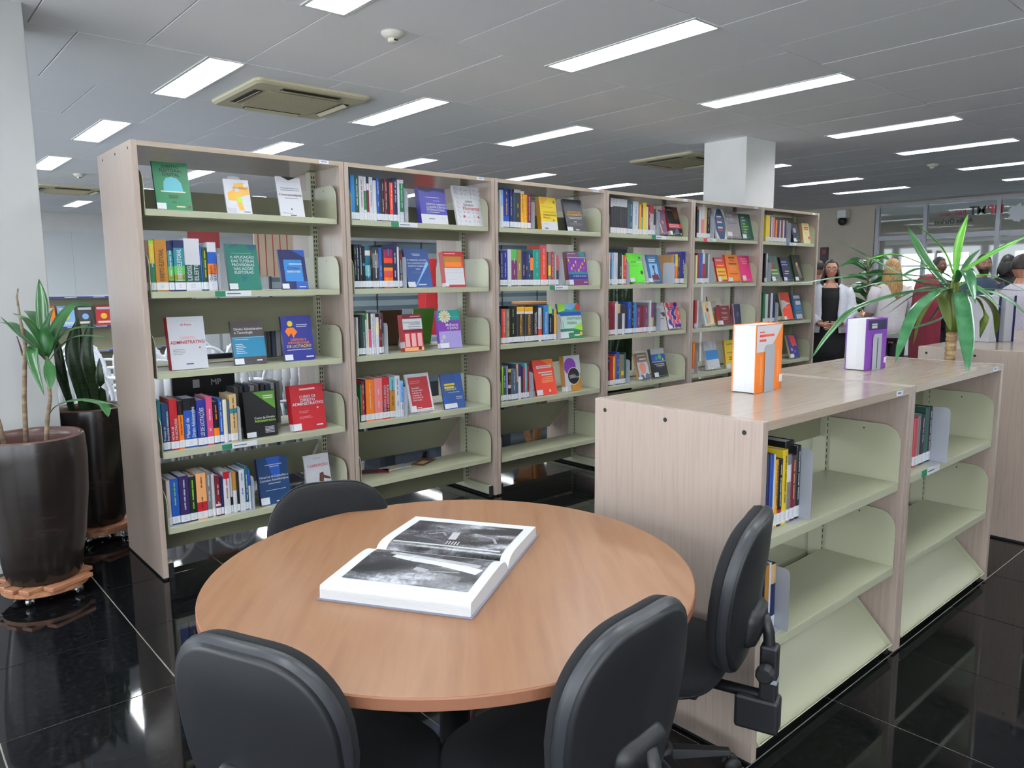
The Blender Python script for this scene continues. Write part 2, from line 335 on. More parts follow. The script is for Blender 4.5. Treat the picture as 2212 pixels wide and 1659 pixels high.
# ------------------------------------------------------------------ measured book, cover and leaf data
SPINES=[
 (1,2,[
  (0.042,0.021,0.264,'taupe'),
  (0.063, 0.027, 0.264, 'green', ((0, 0.06, 'lime'), (0.06, 0.45, 'yel')), '-', 'wh'),
  (0.09, 0.063, 0.269, 'ochre', (), 'DIREITO ELEITORAL', 'brn'),
  (0.153, 0.031, 0.258, 'navy', ((0.18, 0.5, 'teal'), (0.5, 0.78, 'grn2'), (0.68, 0.76, 'yel')), '-', 'wh'),
  (0.184, 0.056, 0.268, 'navy', ((0.15, 0.5, 'teal'), (0.5, 0.8, 'grn2'), (0.66, 0.78, 'yel')), 'DIREITO ELEITORAL', 'wh'),
  (0.239, 0.084, 0.279, 'wh', ((0.5, 0.84, 'dgrn'),), 'LEGISLAÇÃO ELEITORAL', 'wh'),
  (0.323,0.009,0.246,'blue'),
  (0.332,0.028,0.234,'fgrn',(),'-','yel'),
  (0.36, 0.049, 0.262, 'wh', ((0.2, 0.44, 'blue'), (0.44, 0.66, 'orng')), 'Campanha ELEITORAL', 'navy')]),
 (1,4,[
  (0.045,0.02,0.279,'teal'),
  (0.066, 0.04, 0.257, 'dkbl', (), 'Processo de Improbidade Administrativa', 'wh'),
  (0.106, 0.043, 0.28, 'red', (), 'NOVA LEI DE LICITAÇÕES', 'wh'),
  (0.149, 0.03, 0.264, 'orng', ((0, 0.29, 'blk'),), '-', 'brn'),
  (0.179, 0.069, 0.273, 'blue', ((0, 0.24, 'blk'),), 'Manual de Direito Administrativo', 'wh'),
  (0.248, 0.051, 0.258, 'blue2', (), 'LEI DE LICITAÇÕES', 'wh'),
  (0.299,0.036,0.272,'pink',(),'-','wh'),
  (0.336, 0.032, 0.24, 'blk', ((0.62, 0.8, 'orng'),), '-', 'orng'),
  (0.368,0.023,0.253,'blue',(),'-','wh'),
  (0.391,0.023,0.245,'cream'),
  (0.414,0.018,0.239,'slate'),
  (0.431, 0.04, 0.271, 'tan', ((0.3, 0.4, 'teal'),), '-', 'brn')]),
 (1,5,[
  (0.062,0.021,0.255,'beige'),
  (0.083,0.046,0.257,'blue',(),'-','lime'),
  (0.129,0.051,0.265,'purp',(),'-','wh'),
  (0.18,0.04,0.253,'dkgr',(),'-','lime'),
  (0.22, 0.055, 0.264, 'peach', ((0.62, 0.86, 'red'),), '-', 'brn'),
  (0.275,0.028,0.266,'gray',(),'-','wh'),
  (0.303,0.019,0.247,'lgray'),
  (0.322, 0.029, 0.234, 'mar', ((0.7, 0.75, 'wh'),), '-', 'cream'),
  (0.351,0.016,0.225,'navy'),
  (0.368, 0.036, 0.248, 'wh', ((0, 0.16, 'red'),), '-', 'red'),
  (0.404, 0.017, 0.239, 'lgray', ((0.6, 0.8, 'blk'),)),
  (0.421, 0.023, 0.237, 'wh', ((0, 0.45, 'ochre'),)),
  (0.444,0.013,0.237,'blk'),
  (0.458,0.034,0.244,'wh',(),'-','blue'),
  (0.492,0.021,0.259,'dteal',(),'-','wh'),
  (0.512, 0.014, 0.237, 'wh', ((0, 0.4, 'blue'),))]),
 (2,1,[
  (0.071,0.03,0.27,'lblue'),
  (0.101,0.031,0.271,'dgrn',(),'-','wh'),
  (0.132,0.034,0.27,'wh',(),'-','red'),
  (0.165, 0.019, 0.268, 'wh', ((0.32, 0.75, 'green'),)),
  (0.184, 0.017, 0.268, 'wh', ((0, 0.15, 'navy'), (0.3, 0.8, 'mar'))),
  (0.201,0.03,0.269,'wh',(),'-','gray'),
  (0.231,0.024,0.251,'wh'),
  (0.255,0.019,0.265,'blue',(),'-','wh'),
  (0.274,0.017,0.259,'char'),
  (0.292,0.022,0.258,'char',(),'-','wh'),
  (0.313,0.022,0.267,'mar',(),'-','wh'),
  (0.336,0.015,0.269,'blk'),
  (0.35, 0.027, 0.263, 'navy', ((0.06, 0.85, 'redor'),), '-', 'wh'),
  (0.377,0.03,0.276,'indigo',(),'-','wh'),
  (0.407,0.02,0.269,'wh'),
  (0.427, 0.033, 0.27, 'wh', ((0.08, 0.75, 'green'),), '-', 'wh')]),
 (2,2,[
  (0.076,0.02,0.273,'blk',(),'-','lime'),
  (0.096,0.02,0.273,'navy',(),'-','wh'),
  (0.115,0.021,0.274,'dkgr',(),'-','wh'),
  (0.136, 0.019, 0.262, 'blk', ((0.4, 0.46, 'lblue'),)),
  (0.155, 0.038, 0.263, 'dteal', ((0.1, 0.22, 'wh'), (0.45, 0.7, 'ltl')), '-', 'wh'),
  (0.193,0.019,0.263,'blk',(),'-','ochre'),
  (0.212, 0.044, 0.259, 'gray', ((0.0, 0.15, 'char'), (0.5, 0.85, 'char')), '-', 'wh'),
  (0.256,0.023,0.257,'blue',(),'-','wh'),
  (0.279,0.012,0.275,'blk'),
  (0.291, 0.067, 0.274, 'redor', ((0, 0.3, 'indigo'), (0.1, 0.3, 'pink'), (0.42, 0.52, 'char'), (0.52, 0.6, 'orng'), (0.75, 0.9, 'orng')), '-', 'lblue'),
  (0.358,0.038,0.293,'indigo',(),'-','wh'),
  (0.396,0.014,0.265,'wh'),
  (0.41, 0.023, 0.243, 'char', ((0.1, 0.3, 'mar'),), '-', 'wh')]),
 (2,3,[
  (0.079,0.012,0.243,'wh'),
  (0.091,0.011,0.247,'blk'),
  (0.103,0.014,0.252,'char'),
  (0.117,0.024,0.255,'dgrn',(),'-','wh'),
  (0.141, 0.012, 0.266, 'wh', ((0, 0.15, 'green'),)),
  (0.152,0.012,0.265,'crmy'),
  (0.164, 0.019, 0.266, 'wh', ((0, 0.38, 'char'), (0.38, 0.85, 'magn'))),
  (0.183,0.017,0.261,'wh',(),'-','gray'),
  (0.2,0.015,0.263,'lgray'),
  (0.215, 0.024, 0.26, 'wh', ((0, 0.08, 'blk'), (0.2, 0.5, 'crmy'))),
  (0.239,0.021,0.242,'mar',(),'-','wh'),
  (0.259, 0.018, 0.265, 'gray', ((0, 0.5, 'char'),))]),
 (2,4,[
  (0.085,0.011,0.244,'green'),
  (0.097, 0.023, 0.265, 'red', ((0, 0.1, 'mar'),), '-', 'wh'),
  (0.12,0.006,0.271,'indigo'),
  (0.126,0.064,0.27,'orng',(),'-','wh'),
  (0.19,0.062,0.273,'salm',(),'-','wh'),
  (0.252, 0.051, 0.275, 'red', ((0.7, 0.82, 'mar'),), 'ESTATUTO da CRIANÇA e do ADOLESCENTE', 'wh'),
  (0.304, 0.041, 0.275, 'ochre', ((0, 0.32, 'ltl'),), '-', 'brn'),
  (0.344,0.042,0.277,'wh',(),'-','blue'),
  (0.386, 0.026, 0.24, 'wh', ((0.0, 0.6, 'sky'),), '-', 'blue')]),
 (3,1,[
  (0.093,0.013,0.268,'wh'),
  (0.106, 0.026, 0.269, 'wh', ((0, 0.42, 'sky'),)),
  (0.132, 0.058, 0.28, 'blue2', ((0.7, 0.85, 'blue'),), '-', 'yel'),
  (0.19,0.022,0.277,'navy',(),'-','yel'),
  (0.212,0.017,0.266,'navy'),
  (0.229,0.01,0.255,'dteal'),
  (0.238, 0.06, 0.28, 'char', ((0, 0.08, 'wh'),), '-', 'yel'),
  (0.298, 0.034, 0.273, 'yel2', ((0, 0.07, 'wh'),), '-', 'brn'),
  (0.332,0.029,0.249,'yel2',(),'-','brn'),
  (0.363,0.034,0.255,'mar',(),'-','lgray')]),
 (3,2,[
  (0.087,0.032,0.259,'navy',(),'-','wh'),
  (0.12,0.044,0.26,'blue2',(),'-','wh'),
  (0.163,0.036,0.269,'wh'),
  (0.199, 0.056, 0.27, 'plum', ((0, 0.3, 'grn2'),), '-', 'wh'),
  (0.258,0.045,0.269,'khaki',(),'-','wh'),
  (0.304,0.035,0.257,'navy',(),'-','wh'),
  (0.34,0.03,0.256,'purp',(),'-','yel'),
  (0.369,0.025,0.254,'dkbl',(),'-','wh'),
  (0.394, 0.029, 0.234, 'char', ((0.1, 0.5, 'orng'),)),
  (0.423,0.073,0.274,'teal2',(),'-','wh'),
  (0.5, 0.063, 0.306, 'redor', ((0, 0.2, 'rose'),), '-', 'wh'),
  (0.562,0.018,0.258,'brn'),
  (0.58, 0.024, 0.258, 'gray', ((0.4, 0.7, 'yel'),)),
  (0.604,0.027,0.258,'red',(),'-','wh'),
  (0.632,0.021,0.259,'gray'),
  (0.653,0.015,0.244,'lgray'),
  (0.669, 0.022, 0.234, 'char', ((0, 0.5, 'rose'),))]),
 (3,3,[
  (0.09,0.009,0.259,'slate'),
  (0.1,0.037,0.258,'redor',(),'-','wh'),
  (0.137,0.037,0.257,'gray',(),'-','yel'),
  (0.174,0.078,0.276,'blk',(),'-','lime'),
  (0.252, 0.077, 0.27, 'char', ((0, 0.13, 'yel2'), (0.13, 0.2, 'wh')), 'CONSTITUCIONAL', 'yel2'),
  (0.33, 0.08, 0.267, 'char', ((0, 0.13, 'yel2'), (0.13, 0.2, 'wh')), 'CONSTITUCIONAL', 'yel2'),
  (0.41,0.06,0.274,'blk',(),'CONSTITUCIONAL','wh'),
  (0.47, 0.035, 0.257, 'wh', ((0.64, 0.86, 'redor'),), '-', 'red'),
  (0.505,0.018,0.252,'blk'),
  (0.523,0.056,0.275,'lblue',(),'CONSTITUCIONAL','wh'),
  (0.578, 0.038, 0.276, 'blk', ((0, 0.25, 'lime'),), '-', 'wh'),
  (0.616, 0.027, 0.242, 'char', ((0, 0.2, 'teal'),)),
  (0.643,0.025,0.241,'yel2')]),
 (3,4,[
  (0.08,0.016,0.243,'char'),
  (0.096,0.013,0.263,'lime'),
  (0.109,0.033,0.25,'dgrn',(),'-','wh'),
  (0.142,0.015,0.264,'lav'),
  (0.159, 0.026, 0.239, 'blk', ((0, 0.1, 'yel'), (0.5, 0.6, 'lgray')), '-', 'orng'),
  (0.185,0.057,0.236,'slate',(),'-','lgray'),
  (0.242, 0.018, 0.268, 'slate', ((0, 0.5, 'peach'),)),
  (0.26, 0.026, 0.269, 'wh', ((0, 0.35, 'purp'),)),
  (0.287, 0.024, 0.247, 'char', ((0, 0.35, 'purp'),)),
  (0.311,0.016,0.243,'red'),
  (0.326,0.025,0.269,'ltl'),
  (0.352,0.021,0.242,'red',(),'-','char')]),
 (4,1,[
  (0.111, 0.031, 0.288, 'char', ((0, 0.25, 'wh'), (0.82, 1, 'rosel')), '', ''),
  (0.143, 0.045, 0.287, 'char', ((0, 0.22, 'wh'), (0.82, 1, 'rosel')), '', ''),
  (0.189, 0.046, 0.286, 'char', ((0, 0.22, 'wh'), (0.82, 1, 'rosel')), '', ''),
  (0.236, 0.044, 0.285, 'char', ((0, 0.22, 'wh'), (0.82, 1, 'rosel')), '', ''),
  (0.281, 0.043, 0.285, 'char', ((0, 0.22, 'wh'), (0.82, 1, 'rosel')), '', ''),
  (0.325,0.023,0.27,'dgray'),
  (0.348,0.046,0.272,'dteal',(),'-','wh'),
  (0.394,0.073,0.276,'wh',(),'-','blue'),
  (0.466,0.016,0.262,'brn'),
  (0.482,0.027,0.256,'yel2'),
  (0.509, 0.022, 0.254, 'ltl', ((0, 0.4, 'plum'),)),
  (0.531,0.046,0.274,'yel'),
  (0.577,0.023,0.243,'wh'),
  (0.599,0.027,0.252,'mar',(),'-','wh'),
  (0.627, 0.053, 0.26, 'char', ((0, 0.28, 'red'), (0.28, 0.85, 'lgray')), '-', 'char'),
  (0.679, 0.029, 0.23, 'char', ((0.6, 0.9, 'lgray'),))]),
 (4,2,[
  (0.094,0.019,0.265,'wh'),
  (0.113, 0.019, 0.24, 'navy', ((0, 0.12, 'redor'),)),
  (0.132,0.022,0.265,'sky'),
  (0.155,0.05,0.266,'wh',(),'-','sky'),
  (0.205,0.02,0.263,'char'),
  (0.224,0.033,0.264,'blk',(),'-','wh'),
  (0.261,0.015,0.249,'cream'),
  (0.276,0.039,0.246,'redor',(),'-','wh'),
  (0.947,0.038,0.26,'ochre'),
  (0.985,0.018,0.253,'blue'),
  (1.004, 0.034, 0.265, 'orng', ((0, 0.4, 'yel'),)),
  (1.037,0.038,0.258,'brn',(),'-','wh'),
  (1.077,0.077,0.291,'blue2',(),'-','wh')]),
 (4,3,[
  (0.099,0.035,0.278,'mar'),
  (0.134, 0.045, 0.277, 'red', ((0.1, 1, 'mar'),)),
  (0.179,0.021,0.265,'wh'),
  (0.199,0.02,0.28,'wh'),
  (0.219, 0.028, 0.262, 'tan', ((0.3, 1, 'char'),)),
  (0.248,0.023,0.252,'char'),
  (0.27, 0.04, 0.255, 'wh', ((0, 0.3, 'char'),)),
  (0.311,0.038,0.235,'indigo'),
  (0.348,0.047,0.275,'blue',(),'-','wh'),
  (0.395,0.029,0.267,'blk',(),'-','wh'),
  (0.424,0.041,0.266,'lblue'),
  (0.466,0.046,0.231,'plum',(),'-','wh'),
  (0.512,0.062,0.235,'mar'),
  (0.574,0.041,0.235,'plum',(),'-','lgray'),
  (0.615,0.02,0.261,'gray'),
  (0.635,0.027,0.28,'wh'),
  (0.662, 0.034, 0.26, 'plum', ((0.5, 0.9, 'tan'),)),
  (0.696,0.046,0.259,'dgray',(),'-','char')]),
 (4,4,[
  (0.088, 0.022, 0.247, 'blk', ((0.1, 0.15, 'lblue'),)),
  (0.11,0.048,0.245,'red'),
  (0.158,0.023,0.246,'yel'),
  (0.18,0.026,0.263,'rose'),
  (0.206,0.038,0.28,'blue',(),'-','wh'),
  (0.244,0.025,0.259,'khaki'),
  (0.269, 0.033, 0.256, 'gray', ((0.55, 0.7, 'yel'),)),
  (0.302,0.029,0.27,'dgrn')]),
 (5,1,[
  (0.143, 0.029, 0.287, 'char', ((0, 0.1, 'orng'),)),
  (0.172,0.04,0.289,'wh'),
  (0.212, 0.044, 0.288, 'salm', ((0, 0.4, 'wh'),)),
  (0.256,0.045,0.288,'tan'),
  (0.301,0.056,0.286,'blk',(),'-','wh')]),
 (5,2,[
  (0.136,0.024,0.263,'crmy'),
  (0.16,0.047,0.281,'mar'),
  (0.207, 0.043, 0.284, 'blue', ((0, 1, 'blue'),)),
  (0.25, 0.039, 0.285, 'wh', ((0.35, 0.85, 'red'),)),
  (0.289,0.04,0.28,'dgray'),
  (0.329,0.03,0.272,'wh')]),
 (5,3,[
  (0.134,0.032,0.263,'red'),
  (0.166,0.031,0.266,'wh')]),
 (5,4,[
  (0.114,0.034,0.302,'orng')]),
 (6,1,[
  (0.162,0.08,0.27,'yel'),
  (0.242,0.024,0.26,'navy'),
  (0.266,0.029,0.255,'wh'),
  (0.295,0.035,0.251,'salm'),
  (0.33,0.026,0.227,'char'),
  (0.355,0.038,0.226,'orng'),
  (0.393,0.047,0.228,'indigo'),
  (0.44,0.027,0.229,'wh'),
  (0.467,0.044,0.231,'mar'),
  (0.511,0.025,0.232,'cream'),
  (0.536,0.042,0.231,'purp'),
  (0.578,0.022,0.231,'wh')]),
 (6,2,[
  (0.17,0.026,0.301,'blk'),
  (0.196,0.034,0.298,'wh')]),
 (6,3,[
  (0.165,0.038,0.317,'green'),
  (0.203,0.054,0.303,'wh'),
  (0.258,0.052,0.309,'char'),
  (0.31,0.043,0.308,'wh'),
  (0.353,0.05,0.301,'navy')]),
]
LOW_SPINES=[
 (1,0.75,[
  (0.145,0.018,0.264,'navy'),
  (0.163,0.021,0.257,'blue'),
  (0.184,0.01,0.256,'wh'),
  (0.194,0.02,0.235,'yel2',(),'-','brn'),
  (0.214, 0.029, 0.232, 'blk', ((0.75, 0.9, 'red'),), '-', 'wh'),
  (0.243,0.031,0.26,'yel',(),'-','brn'),
  (0.274, 0.025, 0.239, 'gray', ((0.15, 0.4, 'wh'),)),
  (0.3, 0.034, 0.233, 'mar', ((0, 0.1, 'char'),), '-', 'tan'),
  (0.334,0.029,0.26,'blk',(),'-','wh')]),
 (1,0.39,[
  (0.138,0.018,0.239,'blk'),
  (0.156,0.026,0.238,'ochre'),
  (0.182,0.011,0.242,'wh'),
  (0.193, 0.031, 0.232, 'navy', ((0, 0.3, 'tan'),))]),
 (2,0.764,[
  (0.211,0.037,0.22,'rose'),
  (0.249,0.029,0.227,'gray'),
  (0.278,0.053,0.227,'blk',(),'-','wh'),
  (0.331,0.036,0.253,'dgrn'),
  (0.367,0.038,0.25,'blk',(),'-','wh')]),
]
FACES=[
(1,1,.212,.178,.256,.015,12,'green','fgrn',[('t',.5,.12,.07,'DIREITO','blk','c'),('t',.5,.2,.07,'ELEITORAL','blk','c'),('t',.5,.285,.07,'DIGITAL','blk','c'),('p',((.24,.6),(.26,.42),(.34,.33),(.5,.3),(.66,.33),(.76,.42),(.8,.6)),'ltl'),('r',.16,.6,.86,.625,'cream'),('r',.35,.688,.65,.712,'fgrn'),('r',.37,.728,.63,.752,'fgrn'),('r',.44,.818,.56,.842,'fgrn'),('r',0,.86,.26,.985,'wh'),('r',.55,.908,.8,.932,'cream'),('c',.92,.92,.045,'mar')],'green paperback titled in black with a pale blue dome, facing out','n'),
(1,1,.558,.139,.195,.012,13,'wh','wh',[('p',((.1,.4),(.35,.3),(.4,.12),(.75,.08),(.98,.2),(.98,.42),(.6,.5),(.7,.9),(.5,.9),(.42,.62),(.1,.62)),'yel2'),('c',.5,.3,.1,'wh'),('c',.85,.16,.08,'wh'),('t',.62,.28,.07,'ACORDOS','gray','c'),('r',.35,.354,.9,.366,'lgray'),('p',((.42,.58),(.55,.5),(.68,.58),(.62,.68),(.48,.66)),'lime'),('r',.3,.765,.95,.775,'lgray'),('r',.02,.84,.36,.99,'lgray'),('r',.66,.928,.92,.952,'blue')],'white and yellow splashed booklet leaning on a grey plate','n'),
(1,1,.871,.149,.236,.012,13,'wh','wh',[('p',((.2,0),(.85,0),(.5,.09)),'blk'),('r',.2,.116,.8,.124,'lgray'),('r',.12,.284,.9,.296,'slate'),('r',.12,.334,.9,.346,'slate'),('t',.5,.48,.055,'A Democracia Desfigurada','brn','c'),('r',.25,.533,.8,.547,'gray'),('p',((.44,.83),(.48,.78),(.52,.83)),'char'),('r',.1,.915,.5,.925,'gray'),('r',.4,.958,.65,.982,'char')],'plain white booklet with small brown lettering, facing out','n'),
(1,2,.567,.182,.261,.02,12,'teal3','dteal',[('c',.85,.02,.16,'dteal'),('p',((.1,.08),(.2,0),(.45,0),(.3,.06)),'dteal'),('r',.18,.189,.8,.201,'ltl'),('t',.5,.31,.062,'A APLICAÇÃO','wh','c'),('t',.5,.395,.062,'DAS TUTELAS','wh','c'),('t',.5,.48,.062,'PROVISÓRIAS','wh','c'),('t',.5,.565,.062,'NAS AÇÕES','wh','c'),('t',.5,.645,.062,'ELEITORAIS','wh','c'),('p',((.4,.7),(.62,.7),(.48,.84)),'dteal'),('r',0,.86,.26,.985,'wh')],'teal green book with five white title lines, facing out','n'),
(1,2,.866,.162,.235,.02,12,'navy','navy',[('r',.15,.25,.85,.8,'lblue'),('r',.55,.8,.99,.99,'blue'),('p',((.5,0),(1,0),(1,.2)),'blue'),('r',.35,.348,.85,.372,'wh'),('t',.5,.5,.085,'Crimes','dkbl','c'),('t',.5,.58,.075,'eleitorais','wh','c'),('r',0,.86,.26,.985,'wh'),('r',.65,.93,.9,.95,'wh')],'dark blue book with a bright blue square, facing out','n'),
(1,3,.234,.192,.286,.05,8,'pap','red',[('r',.25,.075,.8,.085,'lgray'),('t',.5,.17,.04,'Di Pietro','red','c'),('t',.5,.43,.058,'DIREITO','rosel','c'),('t',.5,.515,.066,'ADMINISTRATIVO','red','c'),('c',.82,.6,.03,'orng'),('r',.08,.616,.4,.624,'gray'),('r',.08,.646,.42,.654,'gray'),('r',.08,.676,.4,.684,'gray'),('r',.08,.706,.34,.714,'gray'),('r',.4,.888,.6,.912,'slate')],'white plastic-wrapped administrative law book with a red spine','n'),
(1,3,.574,.188,.254,.02,12,'umb','umb',[('r',0,.37,1,.83,'cyan'),('t',.08,.22,.062,'Direito Administrativo','wh','l'),('t',.08,.3,.062,'e Tecnologia','wh','l'),('r',0,.385,1,.39,'wh'),('r',.08,.425,.5,.435,'wh'),('r',.08,.534,.3,.546,'wh'),('r',.08,.574,.35,.586,'wh'),('r',.08,.614,.4,.626,'wh'),('r',.08,.654,.3,.666,'wh'),('r',.08,.694,.35,.706,'wh'),('r',.08,.734,.4,.746,'wh'),('r',0,.86,.28,.99,'wh'),('r',.68,.906,.85,.934,'wh')],'dark grey and teal technology law book, middle of third shelf','n'),
(1,3,.874,.192,.267,.02,10,'blue2','navy',[('c',.28,.17,.09,'yel'),('p',((.1,.34),(.18,.26),(.38,.26),(.5,.36),(.42,.42),(.35,.5),(.3,.38),(.2,.46)),'orng'),('r',.48,.192,.85,.208,'wh'),('r',.48,.232,.82,.248,'wh'),('t',.5,.56,.055,'DISPENSA E','orng','c'),('t',.5,.625,.05,'INEXIGIBILIDADE','orng','c'),('t',.5,.71,.066,'DE LICITAÇÃO','yel','c'),('r',.1,.753,.9,.767,'wh'),('r',0,.86,.26,.985,'wh'),('r',.7,.915,.95,.945,'wh')],'blue book with an orange figure and yellow head, facing out','n'),
(1,4,.616,.186,.269,.05,8,'blk','blk',[('p',((.3,.02),(1,.02),(1,.42)),'grn3'),('r',.62,.11,.95,.13,'cream'),('r',.64,.155,.95,.175,'cream'),('t',.28,.61,.05,'Curso de Direito','wh','l'),('t',.28,.68,.062,'Administrativo','lime','l'),('r',.6,.794,.9,.806,'wh'),('r',.6,.824,.9,.836,'wh'),('r',.6,.854,.9,.866,'wh'),('r',.6,.884,.9,.896,'wh'),('r',.6,.914,.9,.926,'wh'),('r',0,.88,.3,.99,'wh')],'thick black book with a green corner on fourth shelf','n'),
(1,4,.917,.215,.278,.06,8,'red','red',[('r',.28,.08,.75,.12,'rosel'),('t',.5,.29,.06,'CURSO DE','wh','c'),('t',.5,.37,.07,'DIREITO','wh','c'),('t',.5,.45,.07,'ADMINISTRATIVO','wh','c'),('c',.78,.53,.03,'rosel'),('r',.2,.576,.5,.584,'rosel'),('r',.2,.606,.46,.614,'rosel'),('r',.2,.696,.55,.704,'rosel'),('r',.2,.726,.6,.734,'rosel'),('r',.7,.896,.9,.924,'wh'),('r',-.01,.84,.24,.99,'wh')],'thick red administrative law book on fourth shelf','n'),
(1,5,.679,.188,.278,.03,10,'dkbl','navy',[('p',((.3,0),(.75,0),(.7,.5),(.45,.4)),'blue'),('r',.25,.152,.8,.168,'lgray'),('r',.4,.192,.7,.208,'lgray'),('t',.5,.43,.05,'Nova Lei de Licitações e','wh','c'),('t',.5,.505,.05,'Contratos Administrativos','wh','c'),('r',.3,.552,.7,.568,'lgray'),('r',.2,.694,.85,.706,'lgray'),('r',.5,.94,.8,.96,'wh'),('r',0,.84,.28,.99,'wh')],'dark blue procurement law book on bottom shelf above the chair','n'),
(1,5,.967,.162,.25,.015,12,'lgray','lgray',[('r',.35,.095,.65,.105,'gray'),('t',.5,.31,.07,'CORRUPÇÃO','rose','c'),('r',.15,.396,.65,.404,'wh'),('r',.15,.436,.65,.444,'wh'),('r',.15,.476,.65,.484,'wh'),('r',.15,.516,.65,.524,'wh'),('r',.15,.556,.65,.564,'wh'),('p',((.5,.68),(.55,.48),(.7,.46),(.72,.54),(.98,.62),(.97,.67),(.7,.62),(.68,.72)),'brn'),('p',((.3,.8),(.55,.72),(.85,.74),(.9,.8)),'tan'),('r',.3,.808,.85,.832,'brn')],'grey book with a judge gavel picture on bottom shelf','n'),
(2,1,.706,.216,.245,.045,10,'indb','indb',[('p',((0,0),(1,.05),(1,.12),(.6,.08),(.3,.14),(0,.08)),'indigo'),('r',.22,.262,.75,.278,'lgray'),('r',.5,.354,.75,.366,'lgray'),('t',.23,.485,.058,'DIREITOS HUMANOS','wh','l'),('t',.23,.565,.058,'E JURISPRUDÊNCIA','wh','l'),('t',.23,.64,.058,'INTERNACIONAL','wh','l'),('r',.23,.672,.7,.688,'lgray'),('r',-.001,.74,1,1,'wh'),('r',.28,.85,.5,.87,'slate'),('r',.75,.82,.9,.84,'lgray')],'indigo and white human rights book on top shelf','n'),
(2,1,1.015,.234,.282,.02,13,'wh','wh',[('c',.08,.06,.028,'lgray'),('c',.3,.08,.028,'lgray'),('c',.42,.1,.028,'lgray'),('c',.64,.06,.028,'lgray'),('c',.76,.08,.028,'lgray'),('c',.98,.1,.028,'lgray'),('c',.08,.175,.028,'lgray'),('c',.3,.195,.028,'lgray'),('c',.42,.215,.028,'lgray'),('c',.64,.175,.028,'lgray'),('c',.76,.195,.028,'lgray'),('c',.98,.215,.028,'lgray'),('c',.08,.29,.028,'lgray'),('c',.3,.31,.028,'lgray'),('c',.42,.33,.028,'lgray'),('c',.64,.29,.028,'lgray'),('c',.76,.31,.028,'lgray'),('c',.98,.33,.028,'lgray'),('c',.08,.405,.028,'lgray'),('c',.3,.425,.028,'lgray'),('c',.42,.445,.028,'lgray'),('c',.64,.405,.028,'lgray'),('c',.76,.425,.028,'lgray'),('c',.98,.445,.028,'lgray'),('c',.08,.52,.028,'lgray'),('c',.3,.54,.028,'lgray'),('c',.42,.56,.028,'lgray'),('c',.64,.52,.028,'lgray'),('c',.76,.54,.028,'lgray'),('c',.98,.56,.028,'lgray'),('c',.08,.635,.028,'lgray'),('c',.3,.655,.028,'lgray'),('c',.42,.675,.028,'lgray'),('c',.64,.635,.028,'lgray'),('c',.76,.655,.028,'lgray'),('c',.98,.675,.028,'lgray'),('c',.08,.75,.028,'lgray'),('c',.3,.77,.028,'lgray'),('c',.42,.79,.028,'lgray'),('c',.64,.75,.028,'lgray'),('c',.76,.77,.028,'lgray'),('c',.98,.79,.028,'lgray'),('c',.08,.865,.028,'lgray'),('c',.3,.885,.028,'lgray'),('c',.42,.905,.028,'lgray'),('c',.64,.865,.028,'lgray'),('c',.76,.885,.028,'lgray'),('c',.98,.905,.028,'lgray'),('c',.08,.98,.028,'lgray'),('c',.3,1,.028,'lgray'),('c',.42,1.02,.028,'lgray'),('c',.64,.98,.028,'lgray'),('c',.76,1,.028,'lgray'),('c',.98,1.02,.028,'lgray'),('c',.12,.1,.012,'char'),('c',.29,.1,.012,'char'),('c',.46,.1,.012,'char'),('c',.63,.1,.012,'char'),('c',.8,.1,.012,'char'),('c',.97,.1,.012,'char'),('c',.12,.215,.012,'char'),('c',.29,.215,.012,'char'),('c',.46,.215,.012,'char'),('c',.63,.215,.012,'char'),('c',.8,.215,.012,'char'),('c',.97,.215,.012,'char'),('c',.12,.33,.012,'char'),('c',.29,.33,.012,'char'),('c',.46,.33,.012,'char'),('c',.63,.33,.012,'char'),('c',.8,.33,.012,'char'),('c',.97,.33,.012,'char'),('c',.12,.445,.012,'char'),('c',.29,.445,.012,'char'),('c',.46,.445,.012,'char'),('c',.63,.445,.012,'char'),('c',.8,.445,.012,'char'),('c',.97,.445,.012,'char'),('c',.12,.56,.012,'char'),('c',.29,.56,.012,'char'),('c',.46,.56,.012,'char'),('c',.63,.56,.012,'char'),('c',.8,.56,.012,'char'),('c',.97,.56,.012,'char'),('c',.12,.675,.012,'char'),('c',.29,.675,.012,'char'),('c',.46,.675,.012,'char'),('c',.63,.675,.012,'char'),('c',.8,.675,.012,'char'),('c',.97,.675,.012,'char'),('c',.12,.79,.012,'char'),('c',.29,.79,.012,'char'),('c',.46,.79,.012,'char'),('c',.63,.79,.012,'char'),('c',.8,.79,.012,'char'),('c',.97,.79,.012,'char'),('c',.12,.905,.012,'char'),('c',.29,.905,.012,'char'),('c',.46,.905,.012,'char'),('c',.63,.905,.012,'char'),('c',.8,.905,.012,'char'),('c',.97,.905,.012,'char'),('c',.12,1.02,.012,'char'),('c',.29,1.02,.012,'char'),('c',.46,1.02,.012,'char'),('c',.63,1.02,.012,'char'),('c',.8,1.02,.012,'char'),('c',.97,1.02,.012,'char'),('r',.16,.32,.86,.64,'wh'),('t',.5,.42,.075,'curso','char','c'),('t',.48,.51,.07,'Direitos','char','c'),('t',.55,.61,.1,'Humanos','red','c'),('c',.27,.77,.04,'rose'),('c',.8,.78,.035,'rose')],'white book covered in small doodles with red lettering','n'),
